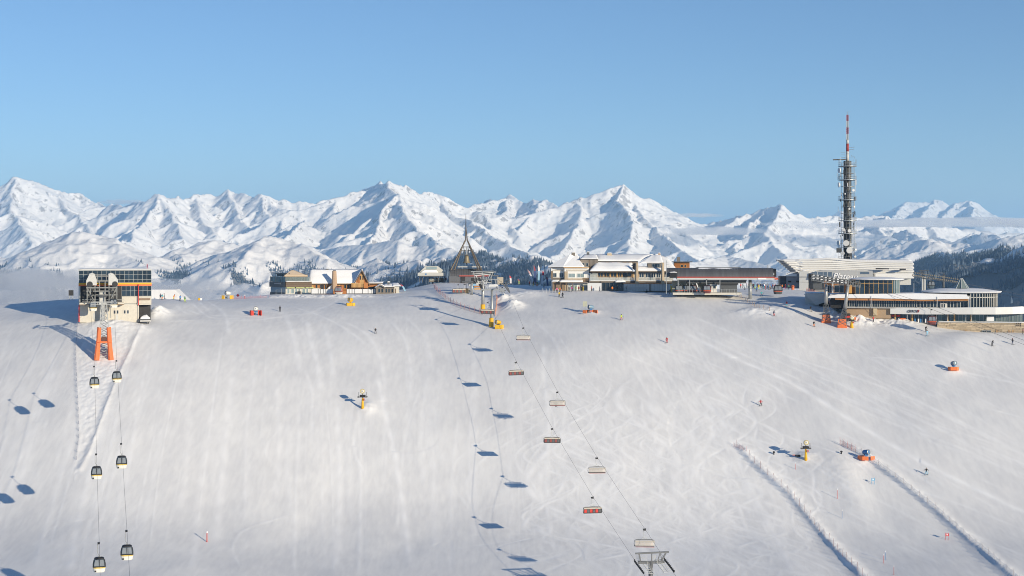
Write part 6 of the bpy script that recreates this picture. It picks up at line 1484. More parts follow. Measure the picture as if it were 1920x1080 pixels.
# far lift line behind the restaurant
S = Site('valley_lift_tower', 1734, 553, 470, 'twin-legged lift tower with long sheave row behind the round restaurant roof', 'lift tower')
for a in (1729.5, 1733.5): MB().tube([S.p(a,600), S.p(a,520)], .34, 10).build('mast', LGREY, S.root, smooth=True)
q0, q1 = S.p(1712,516,0), S.p(1792,528,0); m = MB(); w2 = MB()
for i in range(22): m.lathe([(.24,-.12),(.24,.12)], 9, q0.lerp(q1, i/21), 'y'); m.lathe([(.24,-.12),(.24,.12)], 9, q0.lerp(q1, i/21)+Vector((.25,3,.75)), 'y')
m.build('sheave_train', mat('pale_sheave', (.24,.215,.17), .6, var=.6, scale=2), S.root)
w2.bar(q0-Vector((0,.4,.4)), q1-Vector((0,.4,.4)), .2); w2.bar(q0+Vector((0,2.6,.1)), q1+Vector((0,2.6,.1)), .2)
for i in range(8): w2.bar(S.p(1724+i*2,514,-.5), S.p(1724+i*2,507,-.5), .09)
w2.bar(S.p(1723,507,-.5), S.p(1742,507.5,-.5), .2); w2.bar(S.p(1722,511,-.5), S.p(1742,511.5,-.5), .14); w2.bar(S.p(1740,511,-.5), S.p(1750,520,-.5), .1); w2.build('walkway', DGREY, S.root)
S2 = Site('valley_lift_tower', 1769, 545, 485, 'slim dark lift mast with a small head frame left of the glass roof cone', 'lift tower')
MB().tube([S2.p(1769,600), S2.p(1769,517)], .35, 10).build('mast', DGREY, S2.root); m = MB(); m.bar(S2.p(1765,517), S2.p(1774,517), .2); m.bar(S2.p(1767,517), S2.p(1772,511), .14); m.bar(S2.p(1772,517), S2.p(1767,511), .14); m.build('head_frame', DGREY, S2.root)
o = copy_tree(gcab); o.location = P(1746, 541, 488); o['label'] = 'blue-grey gondola cabin hanging behind the round restaurant roof'; o.scale = (.95,)*3
for c in o.children:
    if c.name.startswith(('glazing', 'stripe', 'base')): c.material_slots[0].link = 'OBJECT'; c.material_slots[0].material = mat('cabin_blue_grey', (.10,.14,.17), .3, var=.3, spec=.5)
for k, pts in enumerate([[P(1792,528,470),P(1870,543,540),P(1990,567,640)],[P(1792,531,474),P(1880,552,560),P(1990,572,660)]]): rope('haul_rope', pts, ['upper rope of the valley lift running down behind the round restaurant','lower rope of the valley lift running down behind the round restaurant'][k], .07)
rope('guy_cable', [P(1560,530,454), P(1400,527,476)], 'thin cable from the white hall to the barrel terminal', .03)
# ---------------------------------------------------------------- snow guns
def barrel(m, r, L, name_mat, root, loc, rot, rim=None):
    o = m; b = MB().lathe([(r*.80,-L*.5),(r*.98,-L*.42),(r,-L*.1),(r*.95,L*.3),(r*.82,L*.5),(r*.5,L*.52)], 18, (0,0,0), 'y').build('fan_barrel', name_mat, root, smooth=True); b.location = loc; b.rotation_euler = rot
    MB().lathe([(r*.74,-L*.47),(r*.74,-L*.40)], 18, (0,0,0), 'y').build('fan_mouth', BLACK, b)
    rg = MB(); n = 18
    rg.lathe([(r*.72,-L*.50),(r*.86,-L*.55),(r*1.02,-L*.52),(r*1.04,-L*.46),(r*1.0,-L*.40)], n, (0,0,0), 'y', cap=False); rg.build('nozzle_ring', rim or GREY, b); MB().lathe([(r*.2,-L*.56),(r*.24,-L*.42)], 10, (0,0,0), 'y').build('hub', GREY, b)
    return b
def tower_gun(px, py, h_px, label, face=0.0, pole=.34, col=YELLOW):
    g = G(px, py); k = g.y/F; H = h_px*k
    r = empty('snow_gun', g-Vector((0,0,.1)), label, 'snow gun', 'yellow snow guns on poles', rz=face)
    MB().tube([(0,0,-.3),(0,0,H*.30),(0,0,H*.56)], pole*1.25, 10, pole*.62).build('padded_pole', col, r, smooth=True)
    MB().tube([(0,0,H*.5),(0,0,H*.8)], .10, 8).build('spindle', DGREY, r)
    MB().box(-.75,.75,-.5,.6,H*.60,H*.70).build('motor_box', BLACK, r, bevel=.05)
    m = MB(); 
    for x in (-1.05, 1.05): m.bar((x,-.3,H*.60),(x,-.3,H*.84),.05); m.bar((x,.5,H*.60),(x,.5,H*.84),.05); m.bar((x,-.3,H*.84),(x,.5,H*.84),.05); m.bar((x,-.3,H*.72),(x,.5,H*.72),.04)
    m.box(-1.25,1.25,-.55,.65,H*.575,H*.60); m.box(-1.35,-.95,-.3,.1,H*.56,H*.63); m.box(.95,1.3,-.2,.1,H*.58,H*.63); m.build('platform', DGREY, r)
    barrel(None, .62, 1.5, mat('gun_pale', (.60,.58,.52), .5, var=.1), r, (0,-.1,H*.89), (math.radians(-8),0,0), mat('gun_rim', (.50,.42,.2), .5))
    MB().box(.3,.55,-.6,-.45,H*.42,H*.53).build('valve', RED, r)
    return r
tower_gun(680, 765, 36, 'yellow-poled snow gun standing alone in the middle of the groomed slope')
tower_gun(1511, 862, 37, 'yellow-poled snow gun inside the netted run on the right')
def mat_gun(px, py, label, panels, barrel_col, panel_col, face, w=1.6, grp='snow guns behind padded mats', stand=BLUE, h=1.0, barrel_up=.15, br=.62):
    g = G(px, py); r = empty('snow_gun', g-Vector((0,0,.05)), label, 'snow gun', grp)
    for (x0, y0, x1, y1) in panels:
        a, b = Vector((x0,y0,0)), Vector((x1,y1,0)); t = (b-a).normalized(); n = Vector((-t.y,t.x,0))*.12
        MB().add([a-n,b-n,b+n,a+n]+[q+Vector((0,0,h))-t*0 for q in (a-n*.8,b-n*.8,b+n*.8,a+n*.8)], [(0,3,2,1),(4,5,6,7),(0,1,5,4),(1,2,6,5),(2,3,7,6),(3,0,4,7)]).build('padded_mat', panel_col, r, bevel=.04)
    MB().tube([(0,0,-.2),(0,0,1.35)], .13, 8).build('stand', stand, r); MB().box(-.45,.45,-.35,.35,1.05,1.55).build('swivel', stand, r, bevel=.08)
    for sx in (-1, 1): MB().bar((sx*.5,0,1.3),(sx*.58,0,1.95),.1).build('fork', stand, r)
    barrel(None, br, 1.7, barrel_col, r, (0,0,1.98), (-barrel_up, 0, face))
    MB().box(-.9,-.4,.3,.8,.2,.8).build('control_box', DGREY, r)
    return r
PALEBL = mat('gun_blue_grey', (.20,.30,.38), .45, var=.2); ORG2 = mat('orange_mat', (.78,.20,.06), .55, var=.12); REDM = mat('red_mat', (.58,.055,.035), .55, var=.15); YELM = mat('yellow_mat', (.74,.44,.03), .55, var=.1)
a = mat_gun(1108, 587, 'blue fan snow gun between red mats, with a pale board and black crate beside it', [(-2.6,-.6,-1.4,-1.4),(-1.4,.9,0,1.0),(0.2,1.0,.9,.9),(.8,.9,1.7,-.2),(1.75,.6,2.0,-.6)], PALEBL, ORG2, -1.1)
mat_gun(1624, 862, 'blue fan snow gun behind orange mats at the top of the right-hand net', [(-1.9,.8,-1.2,-.8),(-1.2,-.85,.3,-1.2),(.9,-.9,2.1,-.3),(-1.8,1.0,0,1.3)], BLUE, ORG2, .7)
mat_gun(1788, 694, 'grey-mouthed snow gun in a low orange mat ring below the restaurant', [(-1.5,.2,-1.1,-.7),(-1.1,-.72,.5,-1.0),(.5,-1.0,1.2,-.6),(1.2,-.55,1.4,.4)], PALEBL, ORG2, .25)
mat_gun(480, 591, 'white snow gun with blue stand between two red padded mats', [(-1.9,.2,-1.3,-.9),(-1.3,-.9,-.7,-.2),(.6,-.1,1.2,.5),(1.2,.5,1.9,-.9)], mat('gun_white', (.68,.68,.66), .5, var=.06), REDM, .05, h=1.55, br=.72)
mat_gun(657, 573, 'black-mouthed yellow snow gun on a yellow mat ring left of the chairlift', [(-1.3,0,-1.0,-.8),(-1.0,-.8,.6,-.9),(.7,-.7,1.5,.2)], YELLOW, YELM, -.6, stand=YELLOW, h=.95)
mat_gun(427, 560.5, 'yellow and white snow gun on the plateau rim between glazed station and pavilion', [(-2.0,0,-1.0,-.4),(.7,-.4,2.0,-.2)], mat('gun_white', (.68,.68,.66)), YELM, -.9, stand=GREY, h=1.25)
mat_gun(934, 616, 'yellow snow gun beside the yellow padded foot of the chairlift pylon', [(-1.0,-.5,1.2,-.9),(1.2,-.9,1.6,.2)], YELLOW, YELM, -1.0, stand=BLACK, h=1.25)
tower_gun(1597, 614, 21, 'short yellow snow gun with black fan right of the leaning orange-footed tower', pole=.5)
# board and crate that stand by the blue gun
g = G(1097, 584); o = empty('course_board', g, 'pale square board on a post beside the blue snow gun', 'board')
MB().box(-.68,.68,-.04,.04,1.55,3.2).build('panel', mat('olive_board', (.42,.43,.34), .6, var=.15), o); MB().bar((0,.05,-.2),(0,.05,1.6),.08).build('post', GREY, o)
g = G(1105.5, 585); o = empty('crate', g, 'black framed crate between the pale board and the blue snow gun', 'crate'); MB().box(-.55,.55,-.4,.4,.9,1.75).build('body', BLACK, o, bevel=.05); MB().box(-.62,.62,-.47,-.42,.85,.95).box(-.62,.62,-.47,-.42,1.68,1.78).build('frame', GREY, o)
for sx in (-.5,.5): MB().bar((sx,0,-.2),(sx,0,.9),.08).build('leg', GREY, o)
# display cabin in front of the chalet
o = copy_tree(gcab); o.location = P(635, 552, 514); o['label'] = 'old red and pink gondola cabin displayed before the chalet windbreak'; o.scale = (1.05,)*3
for c in list(o.children):
    if c.name.startswith(('hanger', 'grip')): bpy.data.objects.remove(c); continue
    if c.name.startswith(('glazing', 'stripe')): c.material_slots[0].link = 'OBJECT'; c.material_slots[0].material = mat('old_cabin_red', (.42,.14,.11), .4, var=.5, scale=2)
    if c.name.startswith('base'): c.material_slots[0].link = 'OBJECT'; c.material_slots[0].material = CREAM
# small blocks and markers
def marker(px, py, h, col, label, w=.10, cat='marker pole', lean=0):
    g = G(px, py); o = empty('marker_pole', g-Vector((0,0,.15)), label, cat)
    MB().tube([(0,0,0),(lean*h,0,h+.15)], w, 7, w*.8).build('pole', col, o); MB().tube([(lean*h*.97,0,h*.93),(lean*h*1.03,0,h+.2)], w*1.25, 7).build('cap', SIGNW if col is not SIGNW else RED, o); return o
marker(388, 1016, 2.3, REDM, 'red slope marker pole standing alone low on the left slope', .12)
marker(1492, 880, 1.7, REDM, 'thin red gate pole below the snow gun inside the netted run', .05); marker(1570, 935, 2.4, REDM, 'thin red gate pole in the middle of the netted run', .05)
for i, (px, py) in enumerate(((1657,1056),(1660,1050),(1676,1078),(1579,972))): marker(px, py, 2.0, [REDM, BLUE, REDM, BLUE][i], ['thin red gate pole at the bottom edge of the netted run','thin blue gate pole beside a red one at the bottom of the netted run','red gate pole lowest in the netted run','thin blue gate pole below the blue gate flag'][i], .05)
def gate(px, py, col, label):
    g = G(px, py); o = empty('slalom_gate', g-Vector((0,0,.1)), label, 'slalom gate', 'slalom gates in the netted run')
    for x in (-.36,.36): MB().tube([(x,0,0),(x,0,1.7)], .04, 6).build('pole', col, o)
    MB().box(-.36,.36,-.02,.02,1.0,1.5).build('flag', col, o); MB().box(-.15,.15,-.03,-.021,1.15,1.35).build('emblem', SIGNW, o)
gate(1637, 908, mat('gate_blue', (.10,.38,.62), .6), 'blue slalom gate with flag panel in the netted run'); gate(1776, 1012, mat('gate_red', (.62,.03,.04), .6), 'red slalom gate with flag panel low in the netted run')
for px, py, lab in ((1451,852,'small black hydrant post left of the snow gun in the netted run'),(1577.5,851,'small black hydrant post left of the blue snow gun')):
    g = G(px, py); o = empty('hydrant', g-Vector((0,0,.05)), lab, 'hydrant'); MB().lathe([(.16,0),(.16,.45),(.28,.5),(.3,.75),(.15,.85)], 10).build('post', BLACK, o); MB().lathe([(.1,-.3),(.1,.3)], 8, (0,-.1,.6), 'x').build('valve', BLACK, o)
g = G(1497, 857); o = empty('tool_sled', g, 'dark sled with orange grip left of the snow gun pole', 'sled'); MB().box(-.8,.5,-.3,.3,.15,.6).build('body', BLACK, o, bevel=.08); MB().box(-1.5,-.8,-.08,.08,.45,.6).build('handle', ORANGE, o)
g = G(375, 563); o = empty('hay_block', g, 'small yellow and white padded block on the plateau rim', 'block'); MB().box(-.55,.1,-.4,.4,0,.75).build('yellow_side', YELLOW, o, bevel=.05); MB().box(.11,.6,-.4,.4,0,.75).build('white_side', SIGNW, o, bevel=.05)
g = G(446, 560); o = empty('warning_sign', g, 'dark red diamond warning sign on the rim net', 'sign'); o2 = MB().box(-.4,.4,-.03,.03,-.4,.4).build('plate', mat('maroon', (.16,.02,.03), .5), o, loc=(0,0,1.1)); o2.rotation_euler.y = math.pi/4; MB().bar((0,.05,0),(0,.05,1.1),.05).build('post', GREY, o)
marker(459, 560, 1.25, REDM, 'thick red marker bollard on the rim net beside the pavilion', .13)
# snow wedge (ramp) behind the group of skiers
g0 = [P(284,580,491),P(366,580,489),P(328,543,493),P(284,543,494)]
MB().add([tuple(q) for q in g0]+[tuple(q+Vector((0,7,0))) for q in g0], [(0,1,2,3),(7,6,5,4),(1,5,6,2),(2,6,7,3),(0,3,7,4),(0,4,5,1)]).build('snow_ramp', M_SNOW)
tag(bpy.data.objects['snow_ramp'], 'smooth snow wedge with a slanted edge behind the skiers', 'snow ramp')

# ---------------------------------------------------------------- fences and nets
NETM = {}
def net_mat(name, col, cover):
    m = bpy.data.materials.new(name); m.use_nodes = True; nt = m.node_tree; b = nt.nodes['Principled BSDF']; b.inputs['Base Color'].default_value = (*col, 1); b.inputs['Roughness'].default_value = .8
    tc = nt.nodes.new('ShaderNodeTexCoord'); n = nt.nodes.new('ShaderNodeTexNoise'); n.inputs['Scale'].default_value = 5; n.inputs['Detail'].default_value = 3; nt.links.new(tc.outputs['Object'], n.inputs['Vector'])
    mr = nt.nodes.new('ShaderNodeMapRange'); mr.inputs[1].default_value = .35; mr.inputs[2].default_value = .65; mr.inputs[3].default_value = cover*.5; mr.inputs[4].default_value = min(1, cover*1.5); nt.links.new(n.outputs['Fac'], mr.inputs[0]); nt.links.new(mr.outputs[0], b.inputs['Alpha'])
    return m
def net_fence(pl, h, step, col, cover, label, off=0.0, pole=.035, name='safety_net', polecol=None, droop=.25, ph=1.25):
    pts = [G(*p) for p in pl]; seg = [0]
    for a, b in zip(pts[:-1], pts[1:]): seg.append(seg[-1]+(b-a).length)
    n = max(2, int(seg[-1]/step)); r = empty(name, pts[0], label, 'safety net', 'safety nets'); r0 = pts[0]; st = []
    for i in range(n+1):
        s = seg[-1]*i/n; j = min(max(0, int(np.searchsorted(seg, s))-1), len(pts)-2); t = (s-seg[j])/(seg[j+1]-seg[j]); q = pts[j].lerp(pts[j+1], t); q.x += off; q.z = ground_xy(q.x, q.y); st.append(q-r0)
    pm = MB().tube([(0,0,-.2),(0,0,h*ph)], pole, 5).mesh('pole', polecol or col_mat(col))
    rq = random.Random(len(pl)); vs = []; fs = []
    for i, q in enumerate(st): inst('pole', pm, r, q, rot=(rq.uniform(-.08,.08), rq.uniform(-.1,.1), 0))
    M = 4
    for i in range(len(st)-1):
        for k in range(M):
            t = k/M; q = st[i].lerp(st[i+1], t); zt = h*(1-droop*4*t*(1-t)*rq.uniform(.5,1.3)); vs += [q+Vector((0,0,.05)), q+Vector((.12*math.sin(k),0,zt*.5)), q+Vector((0,0,zt))]
    for i in range((len(st)-1)*M-1):
        a = i*3
        for k in (0, 1): fs.append((a+k, a+k+3, a+k+4, a+k+1))
    MB().add(vs, fs).build('net', net_mat(name+'_net', col, cover), r)
    return r
def col_mat(c): return mat('pole_%d_%d_%d' % tuple(int(v*99) for v in c), c, .6)
net_fence(NET_A, 1.5, 3.0, (.30,.32,.42), .16, 'long snow-crusted safety net along the left edge of the netted run', off=.2, polecol=col_mat((.30,.16,.16)))
net_fence(NET_B, 1.2, 3.2, (.62,.63,.66), .28, 'long snow-crusted safety net along the right edge of the netted run', off=.3, polecol=col_mat((.35,.30,.30)))
net_fence([(1376,838),(1388,842),(1400,846)], 1.1, 1.4, (.62,.38,.40), .35, 'short pink net at the head of the left run net'); net_fence([(1575,834),(1588,840),(1604,848)], 1.6, 1.3, (.60,.16,.14), .22, 'short red-poled net left of the blue snow gun in the run')
net_fence([(814,541),(822,550),(836,561),(850,571),(868,579),(890,586),(908,591)], 1.5, 2.6, (.42,.22,.24), .30, 'sagging red safety net curving below the chair loading point', pole=.05)
net_fence([(929,592),(931,580),(932,568),(930,556)], 1.6, 2.4, (.72,.34,.20), .4, 'orange net running up the snow heap beside the chairlift pylon', pole=.05)
net_fence([(436,561),(460,560),(485,559),(505,558)], .9, 2.5, (.55,.22,.26), .22, 'low pink rim net left of the pavilion'); net_fence([(1382,556),(1396,564),(1408,571),(1425,578),(1443,583)], 1.0, 2.0, (.34,.24,.18), .12, 'rope fence with brown posts below the barrel terminal', pole=.07)
net_fence(PATH_L, .7, 3.4, (.15,.17,.25), .10, 'thin dark rope fence along the left side of the gondola strip', pole=.05)
net_fence([(1512,546),(1530,552),(1548,562)], 1.0, 2.0, (.70,.34,.30), .5, 'red and white banner fence beside the white hall', pole=.05)
net_fence([(1018,548),(1030,548.5),(1042,549),(1053,549.5)], 1.1, 1.0, (.55,.56,.58), .25, 'white ski-rack railing left of the hotel', pole=.06)
# ---------------------------------------------------------------- beach flags
def flag(px, py, hpx, col, col2, label, lean=.12, w=.7, rz=0.2):
    g = G(px, py); H = hpx*g.y/F; o = empty('beach_flag', g-Vector((0,0,.1)), label, 'flag', 'feather flags', rz=rz)
    MB().tube([(0,0,0),(lean*H*.4,0,H*.6),(lean*H*1.2,0,H*.97),(lean*H*1.2+w*.6,0,H)], .04, 5).build('pole', GREY, o)
    for nm, t0, t1, c in (('banner', .18, .72, col), ('banner_tip', .72, 1.0, col2)):
        vs = []; fs = []; n = 6
        for i in range(n+1):
            t = t0+(t1-t0)*i/n; x = lean*H*(t if t < .6 else .6+(t-.6)*2.0); ww = w*(1 if t < .8 else max(.12, 1-((t-.8)/.2)**2)); yv = .09*math.sin(t*9)
            vs += [(x+.02,yv,t*H),(x+ww,yv+.08*math.sin(t*7+1),t*H-.1),(x+ww,yv+.04+.08*math.sin(t*7+1),t*H-.1),(x+.02,yv+.03,t*H)]
        for i in range(n):
            a = i*4
            for q in range(4): fs.append((a+q, a+(q+1) % 4, a+4+(q+1) % 4, a+4+q))
        fs += [(3,2,1,0),(n*4,n*4+1,n*4+2,n*4+3)]
        MB().add(vs, fs).build(nm, c, o)
NAVY = mat('navy_cloth', (.05,.08,.20), .8, var=.2); FW = mat('white_cloth', (.66,.64,.66), .8, var=.12); FR = mat('red_cloth', (.55,.06,.08), .8, var=.1); FP = mat('pink_cloth', (.62,.40,.42), .8, var=.1); FB = mat('sky_cloth', (.28,.48,.62), .8, var=.15); FG = mat('green_cloth', (.20,.26,.12), .8, var=.1); FY = mat('yellow_cloth', (.72,.55,.08), .8, var=.1); FM = mat('maroon_cloth', (.28,.06,.08), .8)
for a in [(956,532,18,FW,FR,'white feather flag with red tip right of the beige block',-.04),(972,533,12,FG,FM,'small maroon and green feather flag left of the group of flags',-.1),(998,536,32,FW,FP,'tall white feather flag leaning left, pink at its tip',-.22),(1001.5,536,40,NAVY,FM,'dark navy and maroon banner flag, tallest of the flag group',-.02),
          (1008,536,40,FB,FW,'blue flag with pale top in the middle of the flag group',.02),(1013,537,30,FW,FR,'white feather flag with red head right in the flag group',.12),(1025,539,22,NAVY,FM,'navy feather flag with red tip standing nearest the hotel',-.06),(1258,551,18,FY,FY,'yellow feather flag in front of the barrel terminal',-.08),
          (758.5,548,17,FB,FR,'leaning white, red and blue feather flag by the snow dome',-.4),(1518,565,16,FW,FG,'pale green-white feather flag on the grey ramp wall',.02),(1557,575,14,FP,FP,'pink feather flag leaning beside the left orange-footed tower',-.3),(1578,580,16,FB,FB,'sky-blue feather flag between the two orange-footed towers',-.02),
          (1746,594,20,FB,FW,'blue and white feather flag above the hanging red cabin',-.04),(1840,604,16,FW,FW,'pale feather flag leaning on the restaurant terrace',-.3),(1822,621,12,FW,NAVY,'arched white event flag before the sandstone wall',.3)]:
    flag(*a[:6], lean=a[6])
g = P(1745,599,428); bpy.data.objects
# ---------------------------------------------------------------- people
def person_mesh(name, joints, edges, smooth=1):
    """one continuous body grown from a skeleton; faces are given trousers / jacket / skin by where they lie"""
    me = bpy.data.meshes.new(name); me.from_pydata([j[0] for j in joints], edges, []); o = bpy.data.objects.new(name, me); COL.objects.link(o)
    sk = o.modifiers.new('skin', 'SKIN')
    for i, j in enumerate(joints): v = me.skin_vertices[0].data[i]; v.radius = (j[1], j[1]*j[2]); v.use_root = (i == 0)
    sub = o.modifiers.new('sub', 'SUBSURF'); sub.levels = smooth; sub.render_levels = smooth
    dg = bpy.context.evaluated_depsgraph_get(); res = bpy.data.meshes.new_from_object(o.evaluated_get(dg)); bpy.data.objects.remove(o); return res
def pose(kind):
    # joints: 0 pelvis 1 belly 2 chest 3 neck 4 head 5-8 right hip,knee,ankle,toe 9-12 left 13-16 right shoulder,elbow,wrist,hand 17-20 left
    lean, kn, sp, arm = {'stand': (.0, .0, .10, 'down'), 'ski': (.20, .16, .16, 'fwd'), 'walk': (.05, .06, .10, 'swing'), 'bend': (.55, .10, .14, 'low'), 'turn': (.16, .14, .22, 'wide'), 'sit': (.05, 0, .12, 'fwd'), 'lie': (.0, 0, .12, 'down')}[kind]
    hz = .92-kn*.55; by = .10*kn*3
    P0 = Vector((0, by, hz)); up = Vector((0, -math.sin(lean), math.cos(lean)))
    J = [(P0, .155, .8), (P0+up*.20, .15, .75), (P0+up*.44, .18, .72), (P0+up*.60, .075, 1), (P0+up*.74+Vector((0,-.03,0)), .105, 1.1)]
    for sx, ph in ((1, 1), (-1, -1)):
        sw = .16*ph if kind == 'walk' else 0
        hip = P0+Vector((sx*.10, 0, -.06)); knee = Vector((sx*(.10+sp*.5), by-kn*1.15+(sw*-.6), hz*.50+.02)); ank = Vector((sx*(.10+sp*.8), .06+sw, .10)); toe = ank+Vector((0, -.17, -.045))
        if kind == 'sit': hip = Vector((sx*.10,0,.42)); knee = Vector((sx*.14,-.45,.46)); ank = Vector((sx*.15,-.52,.04)); toe = ank+Vector((0,-.16,-.03))
        J += [(hip, .115, 1), (knee, .085, 1), (ank, .075, 1), (toe, .06, .8)]
    if kind == 'sit':
        P0 = Vector((0,0,.46)); J[0] = (P0,.155,.8); J[1] = (P0+up*.2,.15,.75); J[2] = (P0+up*.44,.18,.72); J[3] = (P0+up*.6,.075,1); J[4] = (P0+up*.74,.105,1.1)
    ch = J[2][0]
    for sx in (1, -1):
        sh = ch+up*.08+Vector((sx*.20, 0, 0))
        el, wr = {'down': (Vector((.08,.04,-.28)), Vector((.06,-.08,-.52))), 'fwd': (Vector((.10,.06,-.24)), Vector((.10,-.24,-.36))), 'swing': (Vector((.08,.08*sx,-.27)), Vector((.06,-.05+.16*sx,-.50))), 'low': (Vector((.06,-.10,-.26)), Vector((.05,-.20,-.48))), 'wide': (Vector((.20,.02,-.18)), Vector((.32,-.16,-.30)))}[arm]
        e, w = sh+Vector((sx*el.x, el.y, el.z)), sh+Vector((sx*wr.x, wr.y, wr.z)); h = w+(w-e).normalized()*.09
        J += [(sh, .085, 1), (e, .065, 1), (w, .05, 1), (h, .052, .8)]
    E = [(0,1),(1,2),(2,3),(3,4),(0,5),(5,6),(6,7),(7,8),(0,9),(9,10),(10,11),(11,12),(2,13),(13,14),(14,15),(15,16),(2,17),(17,18),(18,19),(19,20)]
    me = person_mesh('body_'+kind, J, E)
    n = len(me.polygons); mi = np.zeros(n, np.int32); head = J[4][0]; pel = J[0][0]; hands = [J[16][0], J[20][0]]
    for i, p in enumerate(me.polygons):
        c = p.center; rel = (Vector(c)-pel).dot(up)
        arms = abs(c.x) > .21 and (Vector(c)-ch).length < .85 and c.z > pel.z-.35 and min((Vector(c)-J[k][0]).length for k in (13,14,15,16,17,18,19,20)) < .14
        if (Vector(c)-head).length < .17 and rel > .62: mi[i] = 2
        elif min((Vector(c)-h).length for h in hands) < .10: mi[i] = 3
        elif arms or rel > -.05: mi[i] = 1
        elif c.z < .14: mi[i] = 3
    me.materials.clear()
    for k in range(4): me.materials.append(None)
    me.polygons.foreach_set('material_index', mi); me.polygons.foreach_set('use_smooth', [True]*n)
    return me, J
POSES = {k: pose(k) for k in ('stand', 'ski', 'walk', 'bend', 'turn', 'sit')}
HELM = MB().lathe([(.125,-.02),(.135,.05),(.12,.11),(.07,.155),(.01,.165)], 12).mesh('helmet', BLACK, smooth=True); GOG = MB().box(-.085,.085,-.135,-.09,-.03,.04).mesh('goggles', BLACK)
SKI = MB().add([(-.05,-.95,.0),(.05,-.95,.0),(.05,.75,0),(-.05,.75,0),(-.05,-.95,.025),(.05,-.95,.025),(.05,.75,.025),(-.05,.75,.025),(-.03,-1.05,.09),(.03,-1.05,.09),(.03,-1.05,.11),(-.03,-1.05,.11)], [(0,3,2,1),(4,5,6,7),(1,2,6,5),(3,0,4,7),(2,3,7,6),(0,1,9,8),(5,4,11,10),(1,5,10,9),(4,0,8,11),(8,9,10,11)]).mesh('ski', DGREY)
POLE = MB().tube([(0,0,0),(0,.25,-1.05)], .014, 5).mesh('ski_pole', DGREY); BOARD = MB().box(-.14,.14,-.75,.75,0,.03).mesh('snowboard', NAVY)
CLO = {'red': (.55,.03,.03), 'dark red': (.20,.02,.03), 'navy': (.03,.045,.11), 'blue': (.06,.20,.50), 'light blue': (.22,.48,.66), 'turquoise': (.08,.36,.40), 'black': (.018,.018,.022), 'grey': (.22,.22,.23), 'white': (.70,.70,.70), 'yellow': (.75,.52,.03), 'lime': (.48,.62,.05), 'orange': (.75,.22,.04), 'pink': (.65,.16,.32), 'magenta': (.45,.04,.26), 'green': (.05,.20,.10), 'brown': (.16,.09,.05), 'beige': (.42,.36,.28)}
SKIN = mat('skin', (.52,.33,.24), .6, var=.05); 
def cl(c): return mat('cloth_'+c.replace(' ', '_'), CLO[c], .85, var=.15, scale=8)
def person(px, py, kind, jac, tro, label, rz=None, gear='ski', helm='black', at=None, sc=1.0, group=None):
    g = at if at is not None else G(px, py)
    if at is None and 1030 < px < 1180 and py < 549: g = Vector(((px-960)/F*500.5, 500.5, ground_xy((px-960)/F*500.5, 500.5)))
    rz = random.uniform(-3.1, 3.1) if rz is None else rz
    me, J = POSES[kind]; r = empty('person', g+Vector((0,0,.02)), label, 'person', group, rz=rz); r.scale = (sc,)*3
    b = inst('body', me, r)
    for k, m in enumerate((cl(tro), cl(jac), SKIN, BLACK)): b.material_slots[k].link = 'OBJECT'; b.material_slots[k].material = m
    h = inst('helmet', HELM, r, J[4][0]+Vector((0,.005,.02))); h.material_slots[0].link = 'OBJECT'; h.material_slots[0].material = cl(helm)
    inst('goggles', GOG, r, J[4][0])
    if gear in ('ski', 'nopole'):
        for k in (7, 11): inst('ski', SKI, r, Vector((J[k][0].x, J[k][0].y, J[k][0].z-.13 if kind == 'sit' else -.01)), rot=(0, 0, random.uniform(-.06,.06)))
    if gear == 'ski':
        for k in (16, 20): inst('ski_pole', POLE, r, J[k][0])
    if gear == 'board': inst('snowboard', BOARD, r, (0,0,-.01), rz=1.3)
    return r
